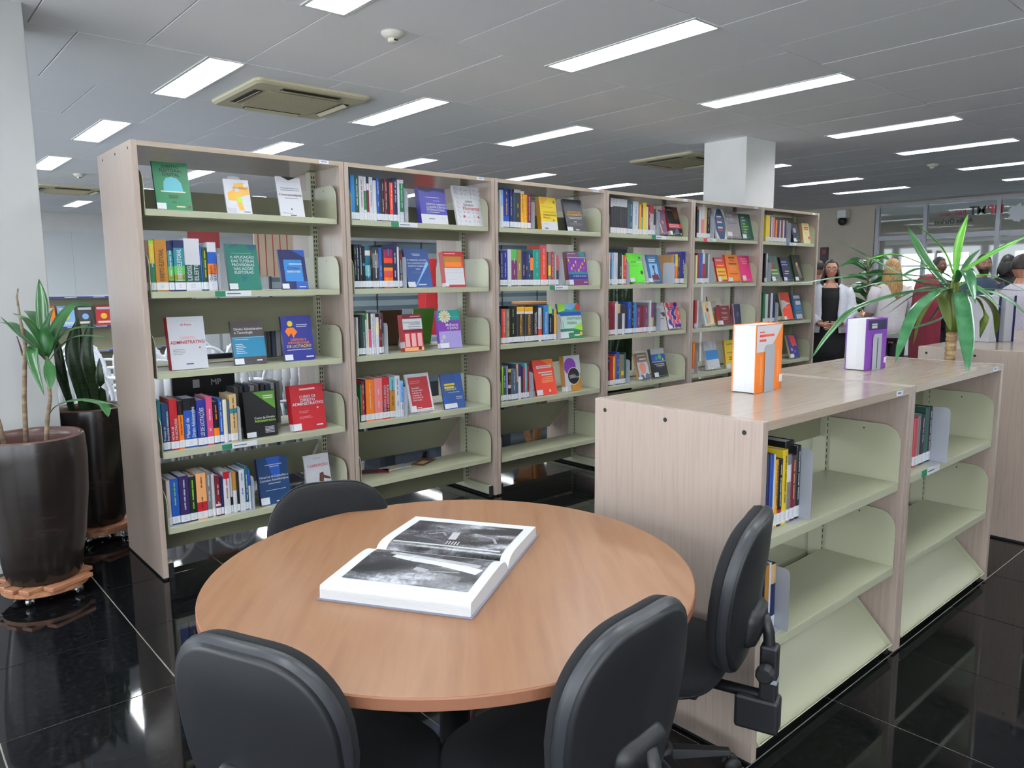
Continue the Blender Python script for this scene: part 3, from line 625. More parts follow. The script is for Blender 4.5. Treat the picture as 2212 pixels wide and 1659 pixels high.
(2,2,.575,.195,.263,.02,13,'blue4','navy',[('r',.3,.132,.65,.148,'lgray'),('r',.35,.172,.65,.188,'lgray'),('t',.48,.32,.045,'O TRIBUNAL DO JÚRI','wh','c'),('t',.48,.4,.045,'NO CONTEXTO DOS','wh','c'),('t',.48,.475,.045,'DIREITOS HUMANOS','wh','c'),('r',.4,.52,.58,.54,'lgray'),('r',.2,.604,.75,.616,'gray'),('p',((.9,.3),(.95,.4),(.6,.72),(.32,.98),(.28,.98),(.55,.7)),'sky'),('r',.42,.916,.75,.944,'wh'),('r',0,.86,.3,.99,'wh')],'blue book with a white diagonal streak, facing out','n'),
(2,2,.872,.173,.245,.05,9,'red','red',[('r',.05,.048,.6,.072,'rosel'),('r',0,.14,.9,.44,'ochre'),('r',.05,.3,.85,.44,'orng'),('r',0,.46,.95,.94,'wh'),('r',.08,.492,.85,.508,'lgray'),('r',.08,.594,.85,.606,'lgray'),('r',.08,.794,.5,.806,'lgray'),('r',-.01,.88,.14,.99,'wh')],'red book with a gold picture and white panel','n'),
(2,3,.512,.153,.246,.055,7,'red','red',[('r',0,0,1,.12,'mar'),('r',0,.12,1,.41,'wh'),('r',.4,.05,.92,.07,'rosel'),('t',.9,.24,.04,'TRATADO DOS DIREITOS','slate','r'),('t',.9,.29,.04,'DAS MULHERES','slate','r'),('r',.25,.33,.9,.35,'gray'),('r',.3,.384,.9,.396,'gray'),('r',0,.41,1,.49,'mar'),('r',.07,.52,.3,.88,'rosel'),('r',.39,.52,.62,.88,'rosel'),('r',.71,.52,.94,.88,'rosel'),('r',0,.9,1,1,'peach'),('r',.72,.88,.88,.98,'mar'),('r',-.3,.74,.02,.9,'wh')],'red, white and maroon book on the third shelf, facing out','n'),
(2,3,.819,.189,.263,.03,8,'lav','purp2',[('r',0,0,1,.27,'teal2'),('r',0,.27,1,.55,'purp2'),('p',((.32,.16),(.56,.19),(.6,.16),(.56,.13)),'cream'),('p',((.32,.16),(.503,.261),(.562,.245),(.553,.209)),'cream'),('p',((.32,.16),(.397,.305),(.46,.307),(.483,.275)),'cream'),('p',((.32,.16),(.27,.31),(.32,.33),(.37,.31)),'cream'),('p',((.32,.16),(.157,.275),(.18,.307),(.243,.305)),'cream'),('p',((.32,.16),(.087,.209),(.078,.245),(.137,.261)),'cream'),('p',((.32,.16),(.08,.13),(.04,.16),(.08,.19)),'cream'),('p',((.32,.16),(.137,.059),(.078,.075),(.087,.111)),'cream'),('p',((.32,.16),(.243,.015),(.18,.013),(.157,.045)),'cream'),('p',((.32,.16),(.37,.01),(.32,-.01),(.27,.01)),'cream'),('p',((.32,.16),(.483,.045),(.46,.013),(.397,.015)),'cream'),('p',((.32,.16),(.553,.111),(.562,.075),(.503,.059)),'cream'),('c',.32,.16,.07,'yel2'),('r',.6,.174,.95,.186,'ltl'),('t',.9,.42,.085,'Mulheres','wh','r'),('t',.9,.5,.085,'e Justiça','wh','r'),('c',.2,.7,.08,'lgray'),('c',.1,.8,.05,'lgray'),('r',-.18,.86,.4,.99,'wh'),('r',.2,.928,.35,.952,'char')],'purple and teal book with a white daisy, facing out','n'),
(2,4,.562,.192,.262,.015,16,'wh','wh',[('r',.1,.09,.93,.93,'crim'),('r',.16,.195,.6,.205,'rosel'),('r',.16,.245,.55,.255,'rosel'),('t',.18,.4,.046,'Liberdade','wh','l'),('t',.18,.463,.046,'de expressão','wh','l'),('t',.18,.526,.046,'e direito de','wh','l'),('t',.18,.589,.046,'resposta na','wh','l'),('t',.18,.652,.046,'Sociedade da','wh','l'),('t',.18,.715,.046,'Informação','wh','l'),('r',.3,.89,.5,.91,'wh'),('r',.02,.84,.26,.99,'wh')],'white-bordered red book on a wire easel','e'),
(2,4,.845,.182,.25,.015,14,'blue4','navy',[('p',((.6,.05),(1,0),(1,.3),(.75,.25)),'blue'),('p',((0,.6),(.2,.75),(.25,.85),(0,.85)),'blue'),('r',.12,.285,.62,.335,'yel'),('r',.12,.365,.58,.415,'yel'),('t',.12,.48,.07,'CRIANÇA','yel','l'),('r',.25,.532,.8,.548,'sky'),('r',.6,.67,.9,.69,'wh'),('r',.6,.722,.9,.738,'wh'),('r',0,.85,.6,.985,'wh'),('r',.4,.928,.58,.952,'char')],'glossy blue book with yellow lettering on fourth shelf','n'),
(3,1,.6,.172,.25,.045,8,'yel','yel2',[('c',.2,.1,.16,'yel2'),('c',.4,.05,.1,'yel2'),('c',.88,.14,.07,'ochre'),('r',.15,.294,.8,.306,'ochre'),('t',.15,.48,.055,'CURSO DE DIREITO','ochre','l'),('t',.15,.57,.055,'INTERNACIONAL','brn','l'),('t',.15,.65,.055,'PRIVADO','brn','l'),('c',.78,.7,.05,'gray'),('r',-.001,.75,1,1,'wh'),('r',.15,.81,.5,.83,'lgray'),('r',.2,.936,.4,.964,'char')],'yellow and white book on the top shelf, facing out','n'),
(3,1,.897,.209,.258,.02,14,'char','blk',[('r',.25,.138,.75,.162,'slate'),('t',.5,.43,.065,'ESTATUTO DO','yel2','c'),('t',.5,.51,.065,'DESARMAMENTO','yel2','c'),('r',.15,.552,.9,.568,'lgray'),('r',.2,.592,.85,.608,'lgray'),('r',.42,.69,.58,.71,'wh'),('r',.15,.754,.85,.766,'gray'),('r',.2,.794,.8,.806,'gray'),('r',.45,.936,.65,.964,'wh'),('r',0,.87,.3,.99,'wh')],'black book with yellow title lines on top shelf','n'),
(3,2,.924,.219,.267,.045,9,'plum2','mar',[('p',((.6,0),(.85,0),(.95,.14),(.7,.16)),'teal2'),('r',.05,.05,.45,.07,'rosel'),('r',0,.17,1,.185,'wh'),('r',0,.19,1,.6,'purp2'),('r',.04,.22,.1,.3,'yel'),('r',.16,.47,.22,.55,'yel'),('r',.28,.37,.34,.45,'yel'),('r',.4,.27,.46,.35,'yel'),('r',.52,.52,.58,.6,'yel'),('r',.64,.42,.7,.5,'yel'),('r',.76,.32,.82,.4,'yel'),('r',.88,.22,.94,.3,'yel'),('r',.09,.3,.14,.36,'ochre'),('r',.21,.42,.26,.48,'ochre'),('r',.33,.54,.38,.6,'ochre'),('r',.45,.38,.5,.44,'ochre'),('r',.57,.5,.62,.56,'ochre'),('r',.69,.34,.74,.4,'ochre'),('r',.81,.46,.86,.52,'ochre'),('r',0,.6,1,.68,'teal'),('r',0,.68,1,.83,'blue2'),('t',.92,.75,.05,'em defesa de direitos','wh','r'),('r',0,.86,1,1,'plum'),('r',.75,.91,.95,.93,'wh'),('r',-.2,.84,.22,.99,'wh')],'purple patterned book with yellow flecks, facing out','n'),
(3,3,.843,.259,.281,.02,9,'teal2','blue',[('p',((0,0),(.4,0),(.3,.2),(0,.25)),'lime'),('p',((.35,0),(.9,0),(.6,.2),(.3,.15)),'sky'),('c',.88,.12,.11,'redor'),('r',0,.25,1,.36,'blue'),('r',0,.36,1,.72,'mint'),('t',.35,.47,.075,'CONSTITUIÇÃO','char','l'),('t',.35,.6,.075,'FEDERAL','char','l'),('r',.08,.42,.1,.7,'gray'),('r',.16,.5,.18,.7,'gray'),('r',0,.72,.7,.76,'teal'),('r',0,.76,1,1,'green'),('p',((.6,.72),(1,.55),(1,.8)),'lime'),('c',.92,.88,.06,'yel2'),('r',0,.8,.6,.84,'wh'),('r',0,.84,.36,.99,'wh'),('r',.62,.9,.85,.94,'wh')],'multicoloured federal constitution book, facing out','n'),
(3,4,.566,.219,.279,.02,13,'redor','red',[('p',((.4,0),(1,0),(1,.25)),'orng'),('r',.16,.16,.9,.24,'wh'),('r',.2,.192,.85,.208,'rose'),('r',.22,.342,.9,.378,'wh'),('r',.36,.414,.9,.446,'wh'),('r',.4,.49,.9,.51,'peach'),('r',.32,.54,.9,.56,'peach'),('r',.3,.59,.9,.61,'peach'),('r',.34,.63,.9,.65,'peach'),('p',((.6,.92),(.66,.83),(.72,.92)),'wh'),('r',0,.84,.3,.99,'wh')],'bright orange-red book with white lines on fourth shelf','n'),
(3,4,.866,.184,.288,.05,7,'lgray','ochre',[('c',.36,.3,.37,'purp2'),('p',((.35,1),(.3,.85),(.6,.7),(1,.5),(1,1)),'ochre'),('c',.55,.58,.39,'wh'),('c',.55,.58,.36,'blk'),('r',.3,.49,.62,.51,'mar'),('t',.28,.59,.05,'DIREITO','wh','l'),('t',.28,.64,.05,'CONSTITUCIONAL','wh','l'),('r',-.3,.86,.1,.99,'wh')],'grey and orange book with purple and black circles','n'),
(4,1,.859,.095,.226,.02,13,'plum2','cream',[('p',((0,.6),(.2,.95),(.3,.95),(.05,.5)),'crmy'),('p',((.3,.4),(.6,.5),(.5,.6)),'peach')],'dull purple book half behind the red one','e'),
(4,1,1.013,.18,.267,.035,17,'blk','red',[('p',((.5,0),(1,0),(1,.3),(.7,.5),(.55,.3)),'brn'),('r',.1,.108,.5,.132,'lgray'),('r',0,.6,1,.76,'red'),('r',.05,.638,.85,.662,'wh'),('r',.05,.698,.85,.722,'wh'),('c',.6,.88,.16,'slate'),('r',-.1,.86,.18,1,'wh'),('c',.86,.96,.05,'yel')],'dark book with red spine on wire easel, top shelf','e'),
(4,2,.477,.199,.258,.02,14,'lime2','grn3',[('r',.22,.282,.6,.318,'grn3'),('r',.6,.28,.95,.32,'mint'),('r',.25,.422,.7,.438,'grn3'),('c',.85,.15,.06,'plum'),('c',.85,.66,.09,'fgrn'),('r',-.02,.84,.3,.97,'wh')],'lime green book on a wire easel, second shelf','e'),
(4,2,.724,.187,.25,.03,15,'dteal2','wh',[('r',.15,.08,.75,.1,'sky'),('r',.2,.148,.75,.192,'wh'),('r',.22,.213,.68,.257,'wh'),('r',.2,.32,.8,.88,'sky'),('p',((.4,.4),(.6,.38),(.55,.6),(.62,.8),(.42,.85),(.5,.6)),'char'),('p',((.25,.75),(.75,.7),(.8,.88),(.3,.88)),'mar'),('r',-.02,.86,.28,.99,'wh')],'blue book with a framed picture on wire easel','e'),
(4,3,.85,.129,.261,.03,14,'lgray','wh',[('r',.1,.35,.95,.5,'char'),('p',((.3,.5),(.4,.38),(.6,.42),(.7,.5)),'lgray'),('r',.3,.558,.8,.582,'slate'),('r',.2,.25,.7,.27,'gray')],'pale grey book beside the dotted one, third shelf','n'),
(4,3,1.017,.193,.243,.02,15,'wh','rose',[('r',.55,0,1,.14,'pink'),('c',.2,.1,.13,'redor'),('c',.5,.1,.13,'pink'),('c',.8,.1,.13,'blue2'),('c',.3,.26,.13,'redor'),('c',.6,.26,.13,'blue2'),('c',.9,.26,.13,'pink'),('c',.2,.42,.13,'pink'),('c',.5,.42,.13,'blue2'),('c',.8,.42,.13,'redor'),('c',.3,.58,.13,'pink'),('c',.6,.58,.13,'blue2'),('c',.9,.58,.13,'redor'),('c',.2,.74,.13,'blue2'),('c',.5,.74,.13,'pink'),('c',.8,.74,.13,'pink'),('c',.3,.9,.13,'blue2'),('c',.6,.9,.13,'redor'),('c',.9,.9,.13,'pink'),('r',.18,.17,.82,.27,'blue2'),('r',.3,.212,.7,.228,'wh'),('r',.55,.84,.98,.96,'blue2'),('r',0,.88,.3,.99,'wh')],'white book with pink, red and blue dots','e'),
(4,4,.588,.167,.236,.02,16,'taupe','peach',[('r',.1,.35,.95,.98,'lgray'),('r',.2,.088,.9,.112,'wh'),('r',.35,.22,.9,.26,'cream'),('c',.5,.55,.26,'skin'),('c',.5,.66,.22,'skin'),('p',((.15,1),(.3,.8),(.55,.9),(.75,.78),(1,.86),(1,1)),'slate'),('p',((.45,.82),(.6,.82),(.55,1)),'wh'),('r',0,.9,.3,1,'wh')],'brown book with a portrait photograph on wire easel','e'),
(4,4,.829,.197,.261,.03,15,'blk','char',[('r',0,0,1,.2,'lgray'),('r',0,.2,1,.46,'blue'),('c',.35,.33,.1,'teal2'),('c',.6,.3,.12,'grn2'),('c',.8,.4,.06,'yel'),('r',0,.46,1,.48,'wh'),('r',.15,.536,.85,.564,'lgray'),('r',.25,.596,.85,.624,'lgray'),('r',.4,.65,.7,.67,'gray'),('r',0,.84,.3,.99,'wh')],'black book with a blue picture band on wire easel','e'),
(5,1,.559,.165,.294,.02,11,'wh','wh',[('p',((.35,0),(.7,0),(1,.3),(1,.65),(.75,1),(.3,1),(0,.7),(0,.3)),'dkbl'),('r',.22,.235,.7,.285,'wh'),('r',.22,.325,.7,.375,'red'),('r',.22,.415,.7,.465,'wh'),('r',.22,.505,.7,.555,'dkbl'),('r',.22,.595,.7,.645,'wh'),('r',.22,.685,.7,.735,'red')],'navy octagon book with red and white blocks, top shelf','n'),
(5,1,.777,.236,.26,.03,13,'gray2','cream',[('t',.1,.16,.11,'A ideia','wh','l'),('t',.08,.3,.1,'de justiça','wh','l'),('r',.15,.4,.8,.44,'slate'),('r',0,.76,.34,.92,'wh')],'grey book with large white lettering, top shelf','e'),
(5,1,1.021,.196,.257,.02,14,'dgrn','fgrn',[('r',.18,.115,.42,.165,'lgray'),('r',.18,.235,.5,.285,'lgray'),('r',.2,.38,.45,.42,'lime'),('r',.2,.49,.69,.53,'lime'),('r',.2,.6,.57,.64,'lime'),('r',.2,.71,.45,.75,'lime'),('r',0,.82,.36,.98,'wh')],'dark green book with yellow-green lines, top shelf','e'),
(5,2,.593,.157,.241,.02,15,'yel','red',[('r',0,0,1,.2,'rose'),('r',.1,.09,.8,.15,'rosel'),('r',0,.2,1,.45,'redor'),('r',.15,.32,.9,.36,'yel'),('r',.1,.57,.9,.63,'redor'),('r',.1,.72,.9,.78,'redor'),('r',0,.8,.35,.98,'wh'),('r',.35,.92,1,1,'red')],'red and yellow striped book on wire easel','e'),
(5,2,.801,.217,.271,.03,13,'orng','redor',[('r',.25,.09,.75,.15,'brn'),('t',.5,.26,.08,'GERAL','brn','c'),('r',.2,.325,.85,.375,'brn'),('t',.5,.5,.07,'CIÊNCIA','peach','c'),('t',.5,.6,.07,'POLÍTICA','peach','c'),('r',.2,.705,.85,.735,'brn'),('r',0,.86,.34,1,'wh')],'orange book on wire easel between yellow and pink books','e'),
(5,2,1.043,.181,.266,.02,15,'magn2','pink',[('r',.1,.11,.75,.15,'rosel'),('r',.15,.2,.8,.24,'peach'),('r',.2,.29,.7,.33,'peach'),('r',0,.78,.34,.94,'wh'),('p',((0,.94),(.3,.9),(.2,1),(0,1)),'yel')],'hot pink book on wire easel, second shelf','e'),
(5,3,.391,.153,.239,.02,14,'crmy','wh',[('p',((.3,.2),(.5,.05),(.7,.5),(.6,.9),(.4,.9)),'peach'),('p',((.55,.1),(.7,0),(.85,.6),(.75,.9)),'wh'),('p',((.1,.5),(.3,.4),(.4,.9),(.2,.95)),'sky'),('c',.5,.35,.12,'brn')],'cream book with a collage of figures','e'),
(5,3,.607,.222,.294,.015,10,'cream','taupe',[('r',.1,.15,.6,.5,'lgray'),('r',.6,.3,.85,.9,'char'),('r',.1,.55,.5,.9,'peach')],'cream book standing behind the maroon one','n'),
(5,3,.662,.192,.187,.03,12,'mar','rose',[('t',.5,.2,.12,'Teoria','rosel','c'),('t',.5,.45,.14,'Política','tan','c'),('r',.2,.6,.8,.64,'tan'),('r',.3,.7,.7,.74,'tan'),('r',-.2,.78,.28,1,'wh')],'maroon book with gold lettering on wire easel','e'),
(5,3,.881,.133,.209,.025,8,'indigo','mar',[('r',0,0,.1,1,'lgray'),('c',.6,.5,.2,'slate')],'dark purple book behind the orange upright book','n'),
(5,4,.484,.208,.279,.03,15,'lgray','wh',[('p',((.3,0),(.7,0),(.6,.3)),'wh'),('r',0,.33,1,.66,'lblue'),('r',0,.66,1,1,'wh'),('r',.2,.89,.8,.91,'lgray')],'grey, blue and white banded book on wire easel','e'),
(5,4,.807,.21,.282,.02,9,'yel','ochre',[('r',.2,.13,.8,.17,'ochre'),('r',.15,.43,.85,.47,'ochre'),('r',.3,.605,.8,.635,'brn'),('r',.3,.685,.8,.715,'brn'),('r',0,.84,.4,1,'wh')],'mustard yellow book on the fourth shelf','n'),
(6,1,.82,.145,.209,.02,15,'blk','indigo',[('c',.4,.4,.2,'lav'),('c',.6,.75,.06,'teal'),('r',0,.82,.4,1,'wh')],'black book with a pale oval on wire easel','e'),
(6,1,1.045,.15,.225,.04,9,'crmy','tan',[('r',.2,.08,.85,.12,'peach'),('r',.2,.18,.85,.24,'redor'),('r',.2,.275,.85,.325,'redor'),('c',.85,.72,.12,'redor'),('r',.3,.49,.6,.51,'lgray')],'cream book with orange-red lettering, top shelf','n'),
(6,2,.42,.174,.278,.02,15,'dgray2','dgrn',[('c',.2,.42,.2,'red'),('r',.1,.555,.8,.605,'lime'),('r',.1,.695,.85,.745,'lime'),('r',0,.84,.4,1,'wh')],'grey-green book with a red circle on wire easel','e'),
(6,2,.664,.174,.261,.02,16,'navy','blk',[('r',.1,.18,.7,.22,'lgray'),('r',.1,.3,.75,.34,'lgray'),('r',.3,.58,.8,.62,'yel'),('r',.2,.68,.7,.72,'yel'),('r',0,.85,.4,1,'wh')],'navy book with yellow lines on wire easel','e'),
(6,2,.911,.175,.289,.02,15,'dkgr','fgrn',[('p',((.3,.4),(.6,.3),(.9,.9),(.5,.9)),'taupe'),('c',.5,.35,.12,'peach'),('r',0,.86,.4,1,'wh')],'dark green book with a figure on wire easel','e'),
(6,3,.71,.19,.304,.02,15,'redor','cream',[('p',((0,.3),(.3,.28),(.75,.42),(0,.62)),'lgray'),('p',((0,.28),(1,.42),(.7,.44)),'wh'),('r',.3,.542,.8,.558,'rosel'),('r',0,.88,.3,1,'wh')],'bright red book with a grey triangle','e'),
(6,3,.961,.164,.28,.02,15,'slate','lblue',[('r',.1,.06,.95,.18,'wh'),('r',.25,.28,.9,.44,'wh'),('r',.1,.5,.9,.62,'lblue'),('r',.2,.7,.8,.74,'lblue'),('r',0,.82,.8,1,'lgray')],'slate blue book with big white letter blocks','e'),
(6,4,.884,.204,.258,.02,16,'blue2','tan',[('p',((.2,0),(.8,.05),(.9,.5),(.4,.5)),'redor'),('c',.3,.65,.1,'lav'),('c',.6,.75,.08,'redor'),('r',0,.84,.4,1,'wh')],'blue and orange book on wire easel, fourth shelf','e')]
LEAVES_A=[
(((3.507,-2.609,1.568),(3.562,-2.59,1.758),(3.648,-2.599,1.932)),.051,'b'),
(((3.498,-2.601,1.574),(3.41,-2.562,1.732),(3.263,-2.476,1.867)),.057,'b'),
(((3.464,-2.585,1.498),(3.523,-2.436,1.679),(3.601,-2.301,1.877)),.071,'d'),
(((3.537,-2.63,1.598),(3.774,-2.714,1.722),(4.014,-2.806,1.815)),.048,'b'),
(((3.49,-2.593,1.581),(3.314,-2.491,1.658),(3.155,-2.411,1.704),(2.988,-2.337,1.681)),.036,'b'),
(((3.477,-2.589,1.539),(3.429,-2.456,1.546),(3.327,-2.255,1.67),(3.226,-2.053,1.803)),.033,'d'),
(((3.493,-2.598,1.569),(3.358,-2.56,1.616),(3.199,-2.509,1.622),(3.041,-2.471,1.567)),.039,'d'),
(((3.492,-2.599,1.557),(3.259,-2.433,1.595),(3.003,-2.254,1.591),(2.724,-2.063,1.548)),.036,'d'),
(((3.491,-2.6,1.539),(3.43,-2.454,1.564),(3.339,-2.287,1.554),(3.298,-2.167,1.524)),.027,'d'),
(((3.484,-2.599,1.516),(3.268,-2.463,1.501),(2.999,-2.294,1.418),(2.84,-2.228,1.288),(2.707,-2.189,1.144)),.051,'d'),
(((3.484,-2.598,1.522),(3.297,-2.589,1.501),(3.079,-2.567,1.404),(2.896,-2.583,1.263),(2.739,-2.615,1.168)),.074,'s'),
(((3.486,-2.604,1.498),(3.48,-2.516,1.462),(3.481,-2.449,1.345),(3.505,-2.408,1.193)),.065,'o'),
(((3.482,-2.609,1.451),(3.483,-2.56,1.354),(3.417,-2.446,1.299),(3.346,-2.325,1.254)),.033,'d'),
(((3.5,-2.616,1.498),(3.349,-2.687,1.489),(3.184,-2.767,1.367),(3.014,-2.841,1.243),(2.838,-2.91,1.126)),.098,'s'),
(((3.507,-2.617,1.527),(3.426,-2.665,1.614),(3.337,-2.726,1.585),(3.236,-2.797,1.443)),.083,'s'),
(((3.521,-2.629,1.527),(3.636,-2.674,1.585),(3.75,-2.731,1.578),(3.923,-2.853,1.492)),.036,'b'),
(((3.519,-2.631,1.509),(3.765,-2.678,1.512),(4.101,-2.807,1.495)),.027,'d'),
(((3.518,-2.631,1.503),(3.545,-2.744,1.503),(3.552,-2.847,1.464),(3.551,-2.952,1.375)),.045,'d'),
(((3.512,-2.629,1.486),(3.615,-2.679,1.46),(3.679,-2.709,1.357),(3.687,-2.693,1.235)),.071,'o'),
(((3.512,-2.63,1.48),(3.71,-2.67,1.47),(3.88,-2.702,1.374),(3.984,-2.688,1.218)),.057,'o'),
(((3.492,-2.607,1.51),(3.503,-2.458,1.521),(3.52,-2.326,1.471),(3.533,-2.197,1.386)),.042,'d'),
(((3.482,-2.601,1.498),(3.594,-2.397,1.495),(3.675,-2.19,1.368)),.036,'d'),
(((3.475,-2.59,1.522),(3.419,-2.568,1.499),(3.408,-2.6,1.394),(3.401,-2.636,1.283)),.083,'o'),
(((3.49,-2.609,1.492),(3.574,-2.548,1.496),(3.627,-2.48,1.384),(3.68,-2.407,1.304)),.042,'d'),
(((3.511,-2.622,1.521),(3.435,-2.708,1.539),(3.354,-2.802,1.495),(3.275,-2.903,1.422)),.036,'d'),
(((3.515,-2.618,1.557),(3.768,-2.583,1.678),(4.02,-2.557,1.745)),.036,'d')]
LEAVES_B=[
(((-.409,.213,1.226),(-.4,.278,1.379),(-.388,.335,1.504),(-.382,.395,1.617)),.042,'d'),
(((-.406,.213,1.235),(-.397,.194,1.361),(-.369,.157,1.475)),.063,'d'),
(((-.409,.215,1.235),(-.405,.301,1.357),(-.421,.395,1.431),(-.447,.49,1.453)),.046,'d'),
(((-.412,.216,1.222),(-.44,.214,1.329),(-.484,.224,1.413),(-.533,.228,1.45)),.038,'d'),
(((-.414,.214,1.206),(-.48,.199,1.295),(-.546,.181,1.369),(-.593,.145,1.438)),.048,'d'),
(((-.405,.211,1.235),(-.343,.228,1.378),(-.262,.22,1.477),(-.18,.192,1.471)),.059,'d'),
(((-.404,.209,1.222),(-.353,.202,1.312),(-.28,.171,1.365),(-.189,.115,1.369)),.023,'d'),
(((-.404,.206,1.205),(-.349,.128,1.291),(-.29,.04,1.333),(-.192,-.091,1.33)),.021,'d'),
(((-.411,.214,1.218),(-.463,.203,1.277),(-.48,.137,1.204),(-.464,.029,1.057)),.038,'d'),
(((-.409,.212,1.218),(-.412,.153,1.177),(-.421,.1,1.132),(-.434,.048,1.08)),.038,'d'),
(((-.413,.218,1.235),(-.457,.339,1.315),(-.507,.461,1.381),(-.547,.566,1.394)),.034,'d'),
(((-.438,.121,.948),(-.4,.075,.998),(-.309,-.023,1.023),(-.181,-.161,.999)),.024,'d'),
(((-.302,.014,1.015),(-.248,-.079,1.006),(-.238,-.136,.984),(-.242,-.183,.952)),.031,'d')]
ALLTEXT = ['MPMT', 'Biblioteca', 'Attilio Ourives', 'RESERVADO', 'MP']
for _b in SPINES + LOW_SPINES:
    for _e in _b[2]:
        if len(_e) > 5 and _e[5] not in ('-', ''): ALLTEXT.append(_e[5])
for _f in FACES:
    for _op in _f[9]:
        if _op[0] == 't': ALLTEXT.append(_op[4])
for _t in ALLTEXT: text_geo(_t)

ZC = 3.0666
TS = 0.6025
# ------------------------------------------------------------------ floor
def floor_mat():
    m = GRAN.copy(); m.name = 'black_granite_far'
    nt = m.node_tree; b = nt.nodes['Principled BSDF']
    src = b.inputs['Base Color'].links[0].from_socket
    geo = nt.nodes.new('ShaderNodeNewGeometry')
    sep = nt.nodes.new('ShaderNodeSeparateXYZ'); nt.links.new(geo.outputs['Position'], sep.inputs[0])
    outs = []
    for i, o in ((0, 0.275), (1, 0.529)):
        a = nt.nodes.new('ShaderNodeMath'); a.operation = 'ADD'; a.inputs[1].default_value = o + 200 * TS; nt.links.new(sep.outputs[i], a.inputs[0])
        d = nt.nodes.new('ShaderNodeMath'); d.operation = 'MODULO'; d.inputs[1].default_value = TS; nt.links.new(a.outputs[0], d.inputs[0])
        c = nt.nodes.new('ShaderNodeMath'); c.operation = 'LESS_THAN'; c.inputs[1].default_value = 0.005; nt.links.new(d.outputs[0], c.inputs[0])
        outs.append(c)
    mx = nt.nodes.new('ShaderNodeMath'); mx.operation = 'MAXIMUM'
    nt.links.new(outs[0].outputs[0], mx.inputs[0]); nt.links.new(outs[1].outputs[0], mx.inputs[1])
    mix = nt.nodes.new('ShaderNodeMix'); mix.data_type = 'RGBA'
    nt.links.new(mx.outputs[0], mix.inputs[0]); nt.links.new(src, mix.inputs[6]); mix.inputs[7].default_value = lin((96, 94, 84))
    nt.links.new(mix.outputs[2], b.inputs['Base Color'])
    return m
fl = MB().use(GROUT).box(-1.48, -4.75, -0.05, 5.15, 3.085, -0.0025)
fl.use(floor_mat())
for x0, y0, x1, y1 in ((-5.4, -7.8, -1.48, 16), (5.15, -9, 24, 16), (-1.48, -7.8, 5.15, -4.75), (-1.48, 3.085, 5.15, 16)):
    fl.box(x0, y0, -0.05, x1, y1, -0.0005)
floor = tag(fl.build('floor'), 'polished black granite tile floor with thin pale joints', kind='structure')
tile_me = MB().use(GRAN).bevbox(0.0024, 0.0024, -0.012, TS - 0.0024, TS - 0.0024, 0.0, 0.0006).mesh('floor_tile')
for i in range(-2, 9):
    for j in range(-7, 6):
        inst('floor_tile', tile_me, floor, (-0.275 + i * TS, -0.529 + j * TS, random.uniform(-0.0003, 0)))

# ------------------------------------------------------------------ ceiling, panels, luminaires
LROW = {-6.4275: [-2.7, -0.85, 0.98, 2.8, 4.6, 6.9, 8.6], -3.9325: [-2.7, -0.85, 0.98, 2.8, 4.6, 6.9, 8.6, 10.6],
        -1.4375: [-2.7, -0.85, 0.985, 2.8, 4.6, 6.86, 8.6, 10.65, 12.5],
        1.0575: [-0.85, 0.93, 2.66, 4.43, 8.27, 10.42, 12.15],
        3.5525: [-0.85, 0.86, 2.58, 4.33, 6.38, 8.14, 10.13, 12.2],
        6.0475: [-0.85, 0.86, 2.55, 4.3, 6.3, 8.1, 10.1, 12.1], 8.5425: [0.8, 2.5, 4.3, 6.3, 8.1, 10.1, 12.1],
        11.0375: [0.5, 2.15, 4.1, 6.2, 8.1, 10.1, 12.1]}
FW = 0.262
cl = MB().use(CEILB).box(-5.4, -7.8, ZC + 0.13, 14.9, 14.3, ZC + 0.16)
ceiling = tag(cl.build('ceiling'), 'suspended ceiling of large white mineral panels', kind='structure')
pan_far = MB().use(CEIL)
pan_cache = {}
for k in range(-6, 12):
    y0 = -0.19 + 1.2475 * k; y1 = y0 + 1.2475
    if y1 > 14.3: continue
    lx = []
    for key, v in LROW.items():
        if abs(key - y0) < 0.05: lx = v
    spans = []; x = -5.2
    for c in sorted(lx):
        spans.append((x, c - FW / 2)); x = c + FW / 2
    spans.append((x, 14.75))
    for a, b in spans:
        n = max(1, round((b - a) / 0.625))
        for i in range(n):
            p0 = a + (b - a) * i / n; p1 = a + (b - a) * (i + 1) / n
            w_ = p1 - p0
            if p0 > -1.3 and p1 < 9.2 and -3 < y0 < 7.5:
                key = round(w_, 3)
                if key not in pan_cache:
                    pan_cache[key] = MB().use(CEIL).bevbox(0.0032, 0.0032, 0, w_ - 0.0032, 1.2443, 0.014, 0.002).mesh('ceiling_panel')
                inst('ceiling_panel', pan_cache[key], ceiling, (p0, y0, ZC + random.uniform(-0.0008, 0.0008)))
            else:
                pan_far.box(p0 + 0.0032, y0 + 0.0032, ZC, p1 - 0.0032, y1 - 0.0032, ZC + 0.014)
tag(pan_far.build('distant_panels', ceiling), kind='stuff')

